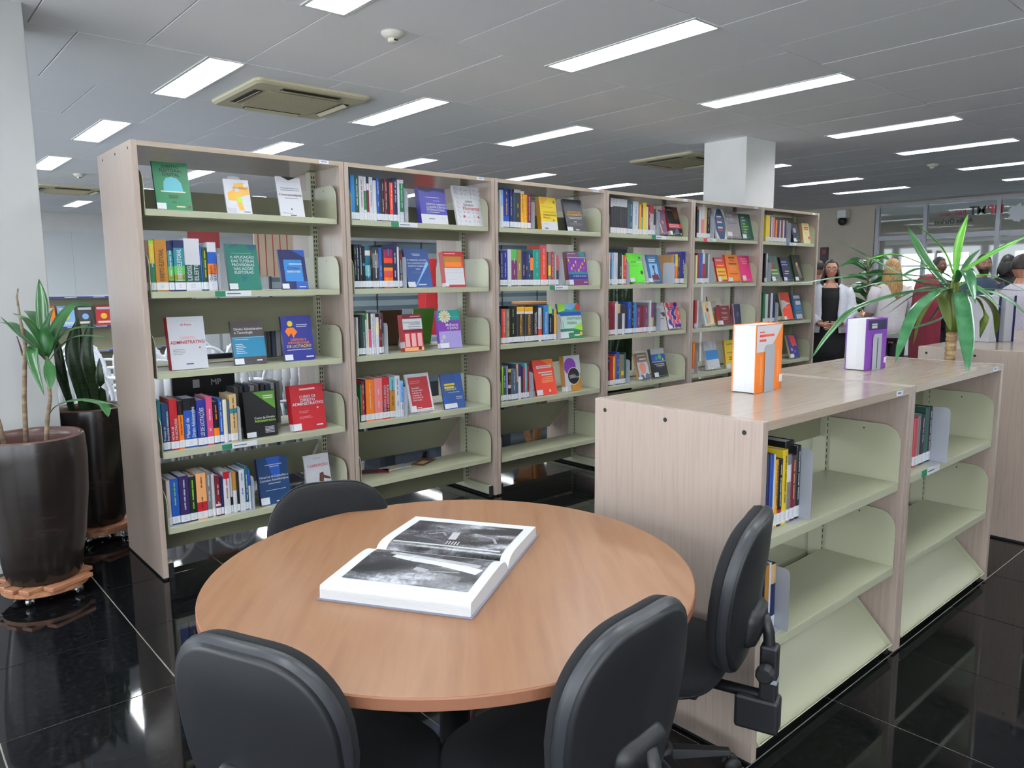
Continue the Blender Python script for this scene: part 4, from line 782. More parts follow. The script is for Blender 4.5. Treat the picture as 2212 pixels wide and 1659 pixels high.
def fixture_meshes():
    L = 1.2475; h = FW / 2
    hous = MB().use(WHITE_M)
    hous.box(-h, 0, 0.0, -h + 0.012, L, 0.085); hous.box(h - 0.012, 0, 0.0, h, L, 0.085)
    hous.box(-h, 0, 0.0, h, 0.014, 0.085); hous.box(-h, L - 0.014, 0.0, h, L, 0.085)
    hous.box(-h, 0, 0.085, h, L, 0.09)
    trim = MB().use(WHITE_M)
    for x0, y0, x1, y1 in ((-h - 0.004, -0.004, -h + 0.016, L + 0.004), (h - 0.016, -0.004, h + 0.004, L + 0.004), (-h, -0.004, h, 0.018), (-h, L - 0.018, h, L + 0.004)):
        trim.box(x0, y0, -0.005, x1, y1, 0.001)
    refl = MB().use(REFL)
    prof = []
    for s in (-1, 1):
        for i in range(7):
            a = PI * i / 6
            prof.append((s * 0.058 - 0.056 * math.cos(a), 0.006 + 0.062 * math.sin(a)))
    refl.add([(p[0], y, p[1]) for y in (0.02, L - 0.02) for p in prof], [(i, i + 1, i + 15, i + 14) for i in range(13)])
    tubes = [MB().use(TUBE).tube([(s * 0.058, 0.03, 0.034), (s * 0.058, L - 0.03, 0.034)], 0.013, 8).mesh('tube') for s in (-1, 1)]
    louv = MB().use(REFL)
    for i in range(1, 14):
        y = L * i / 14
        for s in (-1, 1):
            louv.prism([(s * 0.058 - 0.054, 0.03), (s * 0.058 - 0.054, 0.004), (s * 0.058 + 0.054, 0.004), (s * 0.058 + 0.054, 0.03), (s * 0.058, 0.014)], 'y', y - 0.002, y + 0.002)
    louv.box(-0.003, 0.02, 0.0, 0.003, L - 0.02, 0.05)
    return hous.mesh('housing'), trim.mesh('trim_frame'), refl.mesh('reflector', True), tubes, louv.mesh('louver')
HOUS, TRIM, REFM, TUBES, LOUV = fixture_meshes()
ORD = ['first', 'second', 'third', 'fourth', 'fifth', 'sixth', 'seventh', 'eighth', 'ninth', 'tenth', 'eleventh', 'twelfth', 'thirteenth', 'fourteenth', 'fifteenth', 'sixteenth', 'seventeenth', 'eighteenth']
ROWNAME = {-6.4275: 'row farthest behind the camera', -3.9325: 'row above the camera', -1.4375: 'nearest visible row', 1.0575: 'second visible row', 3.5525: 'third visible row', 6.0475: 'fourth visible row', 8.5425: 'fifth visible row', 11.0375: 'row by the back wall'}
for y0, xs in LROW.items():
    for i, x in enumerate(xs):
        t = empty('ceiling_light', (x, y0, ZC), 0, 'recessed twin tube ceiling light, %s from the left in the %s' % (ORD[i], ROWNAME[y0]), 'ceiling light', 'recessed fluorescent ceiling lights')
        inst('housing', HOUS, t); inst('trim_frame', TRIM, t); inst('reflector', REFM, t)
        for tm in TUBES: inst('fluorescent_tube', tm, t)
        inst('louver', LOUV, t)

def aircon(x, y, label):
    t = empty('air_conditioner', (x, y, ZC), 0, label, 'air conditioner', 'ceiling cassette air conditioners')
    s = 0.475
    b = MB().use(ACCR)
    r0 = rrect(-s, -s, s, s, 0.05); r1 = [(p[0] * 0.95, p[1] * 0.95) for p in r0]; r2 = [(p[0] * 0.62, p[1] * 0.62) for p in r0]
    b.loft([[(p[0], p[1], 0.0) for p in r0], [(p[0], p[1], -0.018) for p in r0], [(p[0], p[1], -0.032) for p in r1]], True, True)
    b.build('panel', t)
    for a in range(4):
        M = Matrix.Rotation(a * PI / 2, 4, 'Z')
        sl = MB().use(ACSL).box(-0.24, 0.335, -0.036, 0.24, 0.40, -0.0315, M)
        o = sl.build('air_slot', t)
        MB().use(ACCR).prism([(0.345, -0.036), (0.352, -0.036), (0.385, -0.052), (0.378, -0.054)], 'x', -0.235, 0.235, M).build('air_flap', o)
    g = MB().use(ACDK).box(-0.29, -0.29, -0.040, 0.29, 0.29, -0.032)
    for i in range(22):
        v = -0.28 + i * 0.0265
        g.use(ACCR).box(-0.285, v, -0.0425, 0.285, v + 0.008, -0.040)
    g.build('intake_grille', t)
aircon(1.715, 1.80, 'cream ceiling cassette air conditioner above the nearest bookcase')
aircon(6.87, 1.72, 'cream ceiling cassette air conditioner partly behind the white column')
aircon(1.55, 9.35, 'cream ceiling cassette air conditioner near the back wall')
def detector(x, y, label):
    t = empty('smoke_detector', (x, y, ZC), 0, label, 'smoke detector', 'smoke detectors on the ceiling')
    MB().use(mat('detector_plastic', (224, 220, 208), 0.4)).lathe([(0.07, 0), (0.07, -0.012), (0.05, -0.03), (0.042, -0.036)], 20).build('base', t, True)
    MB().use(mat('detector_plastic', (224, 220, 208), 0.4)).lathe([(0.03, -0.034), (0.032, -0.05), (0.026, -0.058)], 16).build('sensor_head', t, True)
    MB().use(SLOT).box(-0.012, -0.0335, -0.054, 0.012, -0.030, -0.044).build('sensor_window', t)
detector(1.475, -0.12, 'round white smoke detector between the two nearest ceiling lights')
detector(1.335, 7.47, 'round white smoke detector far back at the left')
detector(9.82, -0.14, 'round white smoke detector far right before the glass front')

# ------------------------------------------------------------------ walls and columns
BACKG = mat('back_painted_glass', (222, 228, 230), 0.08, spec=0.6)
wb = MB().use(WALLW).box(-5.4, 14.2, 0, 14.9, 14.35, ZC + 0.15)
wback = tag(wb.build('wall_back'), 'pale back wall faced with glossy white glass panels', kind='structure')
for i in range(12):
    x = -6.0 + i * 1.7
    MB().use(BACKG).box(x + 0.004, 14.19, 0.02, x + 1.696, 14.2, ZC - 0.35).build('glass_panel', wback)
wr = MB().use(BEIGE).box(14.8, 2.72, 0, 14.95, 14.3, ZC + 0.15)
wr.box(14.8, -7.8, ZC - 0.03, 14.95, 2.72, ZC + 0.15)
tag(wr.build('wall_right'), 'beige end wall beside the glass front', kind='structure')
wl = MB().use(WALLW)
XL = -5.2; YF = -7.6
wl.box(XL - 0.15, -7.7, 0, XL, 14.3, 0.35); wl.box(XL - 0.15, -7.7, 2.9, XL, 14.3, ZC + 0.15)
for y in (-7.7, -4.2, -0.6, 3.0, 6.6, 10.2, 13.9): wl.box(XL - 0.15, y, 0.35, XL, y + 0.3, 2.9)
tag(wl.build('wall_left'), 'white wall with a band of tall windows', kind='structure')
wf = MB().use(WALLW)
wf.box(-1.0, YF - 0.15, 0, 14.9, YF, ZC + 0.15); wf.box(XL, YF - 0.15, 0, -1.0, YF, 0.35); wf.box(XL, YF - 0.15, 2.9, -1.0, YF, ZC + 0.15); wf.box(-3.1, YF - 0.15, 0.35, -2.9, YF, 2.9)  # unseen opening added here to brighten the fronts of the tall bookcases
tag(wf.build('wall_front'), 'white wall behind the camera with an unseen opening added for fill light', kind='structure')
for nm, bx, lab in (('column', (-1.05, 0.715, -0.29, 1.30), 'white painted column at the left edge beside the plant pots'), ('column', (6.10, 0.335, 6.68, 0.86), 'pale square column rising behind the last tall bookcase')):
    o = MB().use(COLW if bx[0] < 0 else WALLW).box(bx[0], bx[1], 0, bx[2], bx[3], ZC + 0.12).build('column', bevel=0.004)
    tag(o, lab, 'column', kind='structure')

# glass front at the far right, seen from inside
ALU = mat('aluminium_frame', (150, 152, 158), 0.35, 0.4)
gf = MB().use(ALU)
ys = [2.66, 1.75, 0.5, -0.75, -2.0, -3.25, -4.5, -5.75, -7.0]
gfr = tag(MB().use(ALU).box(14.80, -7.0, ZC - 0.09, 14.86, 2.72, ZC - 0.03).build('window_1'), 'tall glass front with grey aluminium frames', kind='structure')
for y in ys: MB().use(ALU).box(14.79, y - 0.035, 0, 14.87, y + 0.035, ZC - 0.03).build('mullion', gfr)
for a, b in zip(ys[1:], ys[:-1]):
    MB().use(ALU).box(14.80, a + 0.035, 2.33, 14.86, b - 0.035, 2.42).build('transom', gfr)
    MB().use(PANE).box(14.825, a + 0.035, 0.02, 14.835, b - 0.035, 2.33).build('glass_pane', gfr)
    MB().use(PANE).box(14.825, a + 0.035, 2.42, 14.835, b - 0.035, ZC - 0.09).build('glass_pane', gfr)
INKR = mat('vinyl_red', (206, 40, 52), 0.5); INKB = mat('vinyl_black', (22, 20, 26), 0.5); INKG = mat('vinyl_dark_red', (170, 44, 54), 0.5)
def glass_text(parts, y0, z0, size):
    off = 0.0
    for s, m, sx in parts:
        mb = MB().use(m)
        vs, fs, wd = text_geo(s)
        mb.add([(14.822, y0 + off + x * size * sx, z0 + v * size) for x, v in vs], fs)
        off += wd * size * sx + 0.02
        mb.build('glass_lettering', gfr)
for ch, m, y in (('M', INKR, 0.42), ('P', INKR, 0.585), ('M', INKB, 0.705), ('T', INKB, 0.865)):
    text_geo(ch)
    glass_text([(ch, m, 1.0)], y, 2.74, 0.215)
glass_text([('Biblioteca', INKG, 0.9)], 1.04, 2.745, 0.13)
glass_text([('Attilio Ourives', INKB, 0.85)], 0.92, 2.60, 0.13)
pl = []
for i in range(26):
    a = 2 * PI * i / 26; r = 0.15 + 0.02 * math.sin(i * 3.7) + 0.015 * math.cos(i * 1.9)
    pl.append((0.19 + 1.1 * r * math.cos(a), 2.72 + r * math.sin(a)))
MB().use(mat('vinyl_white', (236, 238, 246), 0.5)).prism(pl, 'x', 14.814, 14.822).build('white_emblem', gfr)
# corridor beyond the glass
cw = MB().use(BEIGE)
cw.box(20.0, -9, 0, 20.15, 8, 0.9); cw.box(20.0, -9, 2.2, 20.15, 8, ZC + 0.1)
for y in (-9, -6.2, -3.6, -1.0, 1.6, 4.2, 6.8): cw.box(20.0, y, 0.9, 20.15, y + 1.0, 2.2)
corr = tag(cw.build('wall_corridor'), 'beige corridor wall with bright windows beyond the glass', kind='structure')
fr = MB().use(mat('dark_window_frame', (62, 58, 62), 0.5))
for y in (-5.7, -3.1, -0.5, 2.1, 4.7):
    fr.box(20.02, y + 0.5, 1.85, 20.08, y + 2.1, 1.91); fr.box(20.02, y + 1.25, 0.9, 20.08, y + 1.31, 2.2)
fr.build('window_frames', corr)
tag(MB().use(CEIL).box(14.95, -9, ZC, 20.1, 8, ZC + 0.05).build('ceiling_corridor'), 'pale corridor ceiling beyond the glass', kind='structure')
tag(MB().use(BEIGE).box(14.95, 7.9, 0, 20.1, 8, ZC).build('wall_corridor_end'), 'beige corridor end wall', kind='structure')
# small fittings on the beige wall
dc = empty('security_camera', (14.70, 3.33, 2.80), 0, 'black dome security camera on a white bracket on the beige wall', 'camera')
MB().use(WHITE_M).box(-0.10, -0.10, 0.03, 0.10, 0.10, 0.20).build('bracket', dc, bevel=0.02)
MB().use(PLAST).ball((-0.03, 0, -0.03), 0.09, 16, 10).build('dome', dc, True)
ic = empty('intercom', (14.77, 3.75, 2.0), 0, 'slim dark wall handset on the beige wall', 'intercom')
MB().use(mat('handset_dark', (48, 30, 38), 0.4)).box(0, -0.09, -0.25, 0.03, 0.09, 0.25).build('body', ic, bevel=0.01)
MB().use(mat('handset_red', (150, 30, 40), 0.4)).box(-0.006, -0.05, 0.1, 0.0, 0.05, 0.2).build('button', ic)
# ------------------------------------------------------------------ tall bookcases
W = 1.1797; H = 2.3; D = 0.6728; PT = 0.028
LEV = {1: 1.966, 2: 1.545, 3: 1.122, 4: 0.692, 5: 0.276}
def bracket_mesh(d, hgt, back=False):
    pts = [(0, -0.032), (d, -0.032), (d, hgt)]
    r = 0.075
    for i in range(7):
        a = PI / 2 + PI / 2 * i / 6
        pts.append((r + r * math.cos(a), hgt - r + r * math.sin(a)))
    return pts
def shelf_parts(parent, x0, x1, z, y0, y1, flip=False, tagc=None, tagx=None, hgt=0.20):
    """steel shelf tray with two rounded end plates; y0 is the front lip"""
    s = -1 if flip else 1
    t = MB().use(CREAM)
    ya, yb = min(y0, y1), max(y0, y1)
    t.box(x0, ya, z - 0.004, x1, yb, z)
    t.box(x0, y0 if not flip else y0 - 0.004, z - 0.034, x1, y0 + 0.004 if not flip else y0, z - 0.004)
    t.box(x0, (y1 - 0.004) if not flip else y1, z - 0.02, x1, y1 if not flip else y1 + 0.004, z - 0.004)
    o = t.build('shelf', parent, bevel=0.0015)
    d = abs(y1 - y0)
    pts = [(y0 + s * p[0], p[1]) for p in bracket_mesh(d, hgt)]
    for xa in (x0 - 0.004, x1 + 0.001):
        e = MB().use(CREAM).prism(pts, 'x', xa, xa + 0.003)
        e.use(SLOT).box(xa - 0.0006, y0 + s * 0.15 - 0.003, hgt - 0.03, xa, y0 + s * 0.15 + 0.003, hgt - 0.024)
        e.build('end_plate', o, loc=(0, 0, z))
    if tagc:
        q = MB().use(mat('tag_' + tagc, {'g': (30, 118, 84), 'r': (206, 50, 50), 'b': (52, 100, 190)}[tagc], 0.5)).box(tagx, y0 - 0.0015, z - 0.031, tagx + 0.055, y0, z - 0.002)
        q.use(LABELM).box(tagx + 0.057, y0 - 0.0015, z - 0.031, tagx + 0.2, y0, z - 0.002)
        q.use(mat('print_slate', CODES['slate'], 0.38)).box(tagx + 0.065, y0 - 0.002, z - 0.019, tagx + 0.14, y0 - 0.0015, z - 0.014)
        q.build('shelf_label', o)
    return o
def upright(parent, x0, x1, yc, z1, nslots=True):
    u = MB().use(CREAM).box(x0, yc - 0.03, 0.03, x1, yc + 0.03, z1)
    o = u.build('upright', parent)
    sl = MB().use(SLOT)
    z = 0.10
    while z < z1 - 0.03:
        for k in (0.3, 0.7):
            xm = x0 + (x1 - x0) * k
            sl.box(xm - 0.0035, yc - 0.0306, z, xm + 0.0035, yc - 0.0296, z + 0.017)
        z += 0.028
    tag(sl.build('slots', o), kind='stuff')
CASE_NAME = {1: 'nearest', 2: 'second', 3: 'third', 4: 'fourth', 5: 'fifth', 6: 'farthest'}
CASES = {}
BACKP = {1: [(1.88, 2.10), (1.29, 1.50)], 2: [(1.88, 2.10), (0.90, 1.10)], 3: [(1.88, 2.10), (0.91, 1.10)], 4: [(1.88, 2.10)], 5: [(1.88, 2.10)], 6: [(1.60, 2.26), (1.16, 1.50), (0.72, 1.08), (0.3, 0.66)]}
TAGS = {(1, 2): ('g', 0.375), (1, 4): ('g', 0.36), (2, 1): ('g', 0.33), (3, 2): ('g', 0.55), (4, 1): ('g', 0.60), (5, 1): ('r', 0.19), (6, 1): ('b', 0.52)}
for b in range(1, 7):
    dd = D if b < 6 else 0.31
    c = empty('bookcase', (W * (b - 1), 0, 0), 0, 'pale wood and cream steel tall bookcase, %s' % ({1: 'nearest at the left of the row', 2: 'second from the left of the row', 3: 'third from the left of the row', 4: 'fourth from the left of the row', 5: 'fifth from the left beside the column', 6: 'last at the far right of the row'}[b]), 'bookcase', 'tall bookcases in a row')
    CASES[b] = c
    xr = W - 0.004
    for xa in (0.0, xr - PT):
        p = MB().use(PALE).box(xa, 0, 0.012, xa + PT, dd, H)
        o = p.build('side_panel', c, bevel=0.0012)
        MB().use(RUBBER).box(xa + 0.004, 0.01, 0, xa + PT - 0.004, dd - 0.01, 0.012).build('glide', o)
        if xa == 0.0:
            for y in (0.06, 0.30, 0.56):
                if y < dd: MB().use(SLOT).tube([(-0.001, y, H - 0.035), (0.0005, y, H - 0.035)], 0.007, 10).build('screw_cap', o)
    MB().use(PALE_H).box(PT, 0, H - 0.026, xr - PT, dd, H - 0.0005).build('top_panel', c, bevel=0.001)
    st = MB().use(LABELM).box(W - 0.16, -0.001, H - 0.022, W - 0.10, 0, H - 0.005)
    st.use(cm('blue')).box(W - 0.15, -0.0014, H - 0.014, W - 0.11, -0.001, H - 0.010)
    st.build('asset_sticker', c)
    yc = 0.336 if b < 6 else 0.27
    upright(c, PT + 0.002, PT + 0.038, yc, H - 0.03); upright(c, xr - PT - 0.038, xr - PT - 0.002, yc, H - 0.03)
    for z0, z1 in BACKP[b] + [(0.06, 0.25)]:
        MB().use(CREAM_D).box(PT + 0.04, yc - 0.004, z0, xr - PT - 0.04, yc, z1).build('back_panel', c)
    for k in range(1, 6):
        tg = TAGS.get((b, k))
        z = LEV[k]
        if k == 5 and b == 2: z = 0.30
        shelf_parts(c, 0.052, xr - 0.052, z, 0.016, min(0.30, yc - 0.03), False, tg[0] if tg else None, tg[1] if tg else None)
        if b < 6 and k < 5:
            shelf_parts(c, 0.052, xr - 0.052, z, D - 0.016, 0.37, True)
    if b < 6:
        # sloping display shelf at the bottom of the rear side
        M = Matrix.Translation((0, 0.375, 0.56)) @ Matrix.Rotation(math.radians(-48), 4, 'X')
        s = MB().use(CREAM).box(0.055, 0.0, -0.004, xr - 0.055, 0.36, 0.0, M).box(0.055, 0.356, -0.004, xr - 0.055, 0.36, 0.03, M)
        s.box(0.052, 0.0, -0.004, 0.055, 0.36, 0.03, M).box(xr - 0.055, 0.0, -0.004, xr - 0.052, 0.36, 0.03, M)
        s.build('sloping_shelf', c)
    for xa in (PT + 0.001, xr - PT - 0.036):
        f = MB().use(CREAM).box(xa, 0.03, 0.02, xa + 0.035, dd - 0.03, 0.085).build('base_foot', c, bevel=0.002)
        MB().use(RUBBER).box(xa + 0.002, 0.018, 0.0, xa + 0.033, 0.032, 0.08).build('foot_cap', f)

# ------------------------------------------------------------------ low bookcases
LX = 0.9477; LY = -2.948; LW = 1.1405; LH = 1.1449; LD = 0.6947
def low_case(x, label, shelves, nm='low_bookcase'):
    c = empty(nm, (x, LY, 0), 0, label, 'bookcase', 'low bookcases')
    xr = LW - 0.004; pt = 0.03
    for xa in (0.0, xr - pt):
        o = MB().use(PALE).box(xa, 0, 0.012, xa + pt, LD, LH).build('side_panel', c, bevel=0.0012)
        MB().use(RUBBER).box(xa + 0.004, 0.01, 0, xa + pt - 0.004, LD - 0.01, 0.012).build('glide', o)
        if xa == 0.0:
            for y in (0.065, 0.37, 0.645): MB().use(SLOT).tube([(-0.001, y, LH - 0.04), (0.0005, y, LH - 0.04)], 0.008, 10).build('screw_cap', o)
    MB().use(PALE_H).box(pt, 0, LH - 0.03, xr - pt, LD, LH - 0.0003).build('top_panel', c, bevel=0.001)
    st = MB().use(LABELM).box(LW - 0.16, -0.001, LH - 0.025, LW - 0.10, 0, LH - 0.005)
    st.use(cm('blue')).box(LW - 0.15, -0.0014, LH - 0.017, LW - 0.12, -0.001, LH - 0.011)
    st.build('asset_sticker', c)
    upright(c, pt + 0.002, pt + 0.038, LD / 2, LH - 0.035); upright(c, xr - pt - 0.038, xr - pt - 0.002, LD / 2, LH - 0.035)
    for i, z in enumerate(shelves):
        tg = ('g', 0.19) if nm == 'low_bookcase' and i == 0 and x > 2 and x < 3 else None
        shelf_parts(c, 0.052, xr - 0.052, z, 0.014, LD / 2 - 0.03, False, tg[0] if tg else None, tg[1] if tg else None, hgt=0.235)
        shelf_parts(c, 0.052, xr - 0.052, z - 0.03, LD - 0.014, LD / 2 + 0.035, True, hgt=0.2)
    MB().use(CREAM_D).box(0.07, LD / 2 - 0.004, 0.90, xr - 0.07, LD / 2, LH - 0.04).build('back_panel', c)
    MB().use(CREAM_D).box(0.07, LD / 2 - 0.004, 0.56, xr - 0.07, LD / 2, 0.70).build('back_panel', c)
    for s in (0, 1):
        ang = math.radians(46)
        L = 0.42
        M = Matrix.Translation((0, 0.016, 0.04)) @ Matrix.Rotation(ang, 4, 'X')
        if s: M = Matrix.Translation((xr, LD, 0)) @ Matrix.Rotation(PI, 4, 'Z') @ M
        p = MB().use(CREAM).box(0.05, 0.0, -0.004, xr - 0.05, L, 0.0, M).box(0.05, -0.003, -0.004, xr - 0.05, 0.0, 0.022, M)
        p.box(0.047, -0.003, -0.004, 0.05, L, 0.022, M).box(xr - 0.05, -0.003, -0.004, xr - 0.047, L, 0.022, M)
        p.build('sloping_shelf', c)
    for xa in (pt + 0.001, xr - pt - 0.02):
        f = MB().use(CREAM).box(xa, 0.05, 0.012, xa + 0.018, LD - 0.05, 0.06).build('base_foot', c, bevel=0.002)
        MB().use(RUBBER).box(xa + 0.001, 0.02, 0.0, xa + 0.017, 0.05, 0.036).build('foot_cap', f)
    return c
low_case(LX, 'low pale wood bookcase nearest the round table', (0.750, 0.390))
low_case(LX + LW, 'low pale wood bookcase second from the table, under the plant leaves', (0.757, 0.383))
low_case(4.0, 'low pale wood bookcase beyond the cane plant at the right edge', (0.757, 0.383))
low_case(4.0 + LW, 'low pale wood bookcase at the far end of the right row', (0.757, 0.383))
# ------------------------------------------------------------------ books
ORDS = ORD
SHELFN = {1: 'top', 2: 'second', 3: 'third', 4: 'fourth', 5: 'bottom'}
COLN = dict(taupe='brown-grey', green='green', lime='lime green', yel='yellow', ochre='ochre', brn='brown', navy='navy', teal='teal', grn2='light green', wh='white', dgrn='dark green', blue='blue', fgrn='forest green', orng='orange', dkbl='dark blue', red='red', blk='black', blue2='royal blue', pink='pink', cream='cream', slate='slate', tan='tan', beige='beige', purp='dark purple', dkgr='blackish green', peach='peach', gray='grey', lgray='pale grey', mar='maroon', dteal='dark teal', lblue='light blue', char='charcoal', redor='orange-red', indigo='indigo', ltl='turquoise', crmy='cream yellow', magn='magenta', salm='salmon', sky='sky blue', yel2='amber', plum='plum', khaki='khaki', teal2='jade', rose='rose', lav='lavender', rosel='pale rose', dgray='dark grey')
_rng = random.Random(3)
def spine_book(loc, w, h, base, bands, text, tcol, label, group, depth=0.165, sticker=True, tilt=0.0):
    """upright book, spine toward -y, origin at its bottom left front corner"""
    w = max(w - 0.0012, 0.005)
    t = empty('book', loc, 0, label, 'book', group, rot=(0, tilt, 0))
    bt = min(0.0022, w * 0.2)
    c = MB().use(cm(base))
    k = min(0.004, w * 0.3)
    c.prism([(0, k), (k * 0.5, k * 0.3), (w / 2, 0), (w - k * 0.5, k * 0.3), (w, k), (w, 0.006), (0, 0.006)], 'z', 0, h)
    c.box(0, 0.006, 0, bt, depth, h); c.box(w - bt, 0.006, 0, w, depth, h)
    for f0, f1, col in bands:
        c.use(cm(col)).prism([(-0.0003, k), (k * 0.5, k * 0.3 - 0.0004), (w / 2, -0.0005), (w - k * 0.5, k * 0.3 - 0.0004), (w + 0.0003, k), (w + 0.0003, 0.0062), (-0.0003, 0.0062)], 'z', h * (1 - f1), h * (1 - f0))
    c.build('cover', t)
    MB().use(PAGE).box(bt, 0.006, 0.003, w - bt, depth - 0.004, h - 0.003).build('page_block', t)
    if sticker:
        lm = MB().use(LABELM).prism([(-0.0005, k), (k * 0.5, k * 0.3 - 0.0008), (w / 2, -0.0011), (w - k * 0.5, k * 0.3 - 0.0008), (w + 0.0005, k), (w + 0.0005, 0.0064), (-0.0005, 0.0064)], 'z', 0.008, 0.047)
        if w > 0.018:
            for zz in (0.034, 0.026, 0.018): lm.use(cm('lgray')).box(w * 0.3, -0.0014, zz, w * 0.6, -0.0010, zz + 0.003)
        lm.build('call_label', t)
    if text == '-':
        m = MB().use(cm(tcol))
        z = h * 0.92
        ww = min(w * 0.26, 0.009)
        while z > h * 0.34:
            word = _rng.uniform(0.014, 0.045); e = z - word
            if _rng.random() < 0.8:
                while z > e:
                    m.box(w / 2 - ww * _rng.uniform(0.32, 0.5), -0.0010, z - 0.0030, w / 2 + ww * _rng.uniform(0.32, 0.5), -0.0005, z)
                    z -= 0.0044
            z = e - _rng.uniform(0.003, 0.012)
        m.build('title_lettering', t)
    elif text:
        m = MB().use(cm(tcol))
        words = text.split(' ')
        lines = [text] if len(text) < 18 else [' '.join(words[:len(words) // 2]), ' '.join(words[len(words) // 2:])]
        sz = min(w * (0.62 if len(lines) == 1 else 0.40), 0.032)
        for i, ln in enumerate(lines):
            xo = w / 2 + sz * 0.33 + (i - (len(lines) - 1) / 2) * sz * 1.1
            text_geo(ln)
            letters(m, ln, sz, lambda u, v, xo=xo: (xo - v, -0.0012, 0.055 + u), 'l', maxw=h * 0.62)
        m.build('title_lettering', t)
    return t
def face_book(loc, w, h, th, lean, base, spine, design, label, group, yaw=0.0):
    """book shown front cover out; origin bottom centre of the front cover"""
    t = empty('book', loc, 0, label, 'book', group, rot=(-math.radians(lean), 0, yaw))
    x0 = -w / 2; bt = 0.0022
    c = MB().use(cm(base)).box(x0, 0, 0, w / 2, bt, h)
    c.box(x0, th - bt, 0, w / 2, th, h)
    c.use(cm(spine)).box(x0 - 0.001, 0.0004, 0, x0 + bt, th - 0.0004, h)
    c.build('cover', t)
    MB().use(PAGE).box(x0 + bt, bt, 0.002, w / 2 - 0.003, th - bt, h - 0.002).build('page_block', t)
    lab = None; pr = {}; txt = {}
    e = 0.0003
    for op in design:
        if op[0] == 't':
            _, u, v, s, st, col, al = op
            m = txt.setdefault(col, MB().use(cm(col)))
            text_geo(st)
            e += 0.00002
            letters(m, st, s * h * 1.32, lambda a, b, u=u, v=v, e=e: (x0 + u * w + a, -e, h * (1 - v) + b), al, maxw=w * (0.94 if al == 'c' else (0.97 - u) if al == 'l' else u - 0.03))
            continue
        e += 0.00004
        if op[0] == 'r':
            _, u0, v0, u1, v1, col = op
            pts = [(u0, v1), (u1, v1), (u1, v0), (u0, v0)]
            if u0 < 0: pts = [(0, v1), (u1, v1), (u1, v0), (0, v0)]
        elif op[0] == 'c':
            _, u, v, r, col = op
            pts = [(u + r * math.cos(a * PI / 9), v + r * w / h * math.sin(a * PI / 9)) for a in range(18)][::-1]
        else:
            _, poly, col = op
            pts = list(poly)[::-1]
        pts = [(min(max(p[0], 0.0), 1.0), min(max(p[1], 0.0), 1.0)) for p in pts]
        if op[0] == 'r' and col == 'wh' and op[2] > 0.73 and op[3] < 0.62:
            if lab is None: lab = MB().use(LABELM)
            lab.add([(x0 + p[0] * w, -e - 0.0004, h * (1 - p[1])) for p in pts], [tuple(range(len(pts)))])
            if op[1] < 0:
                lab.box(x0 - 0.0016, 0.0, h * (1 - op[4]), x0 - 0.001, th * 0.9, h * (1 - op[2]))
            continue
        m = pr.setdefault('all', MB())
        m.use(cm(col)).add([(x0 + p[0] * w, -e, h * (1 - p[1])) for p in pts], [tuple(range(len(pts)))])
    for m in pr.values(): m.build('cover_print', t)
    for col, m in txt.items():
        m.v = [(a, b - 0.0012, c_) for a, b, c_ in m.v]
        m.build('title_lettering', t)
    if lab: lab.build('call_label', t)
    return t
BE_ME = {}
def bookend(loc, label, depth=0.13, hgt=0.18, group='grey steel bookends', rz=0.0, wbase=0.09):
    t = empty('bookend', loc, rz, label, 'bookend', group)
    key = (depth, hgt)
    if key not in BE_ME:
        pl = rrect(0, 0, depth, hgt, 0.02, 4, (0, 0, 1, 1))
        BE_ME[key] = (MB().use(STEELG).prism(pl, 'x', 0, 0.0016).mesh('upright_plate'), MB().use(STEELG).box(-wbase, 0.02, 0, 0.0, depth - 0.02, 0.0015).mesh('base_plate'))
    inst('upright_plate', BE_ME[key][0], t); inst('base_plate', BE_ME[key][1], t)
    return t
def easel(loc, w, label, lean=15, hgt=0.15, group='wire book easels'):
    """bent chrome wire stand: two front hooks and a rear prop"""
    t = empty('book_easel', loc, 0, label, 'book stand', group)
    a = math.radians(lean); s, c_ = math.sin(a), math.cos(a)
    r = 0.0016
    f = MB().use(CHROME)
    hw = w * 0.36
    for sx in (-1, 1):
        x = sx * hw
        f.tube([(x, -0.022, 0.030), (x, -0.024, 0.016), (x, -0.016, 0.010), (x, 0.012, 0.012), (x * 0.8, 0.030 + hgt * s, hgt * c_)], r, 6)
    f.tube([(-hw, -0.022, 0.030), (hw, -0.022, 0.030)], r, 6)
    f.tube([(-hw * 0.8, 0.030 + hgt * s, hgt * c_), (0, 0.032 + hgt * s, hgt * c_ + 0.01), (hw * 0.8, 0.030 + hgt * s, hgt * c_)], r, 6)
    f.tube([(-hw, -0.016, 0.010), (-hw, -0.016, 0.0016), (hw, -0.016, 0.0016), (hw, -0.016, 0.010)], r, 6)
    f.build('front_frame', t, True)
    p = MB().use(CHROME)
    p.tube([(-hw * 0.8, 0.030 + hgt * s, hgt * c_), (-hw * 0.7, 0.12, 0.0016), (hw * 0.7, 0.12, 0.0016), (hw * 0.8, 0.030 + hgt * s, hgt * c_)], r, 6)
    p.build('rear_prop', t, True)
    return t
BANDTXT = {}
def spine_label(base, bands, i, n, where):
    cn = COLN.get(base, base)
    extra = ''
    for f0, f1, c in bands:
        if c != base and f1 - f0 > 0.05: extra = ' and ' + COLN.get(c, c); break
    pos = ORDS[i] + ' from left'
    if i == n - 1 and n > 2: pos = 'last upright one'
    return '%s%s book spine, %s, %s' % (cn, extra, pos, where)
ENDX = {}
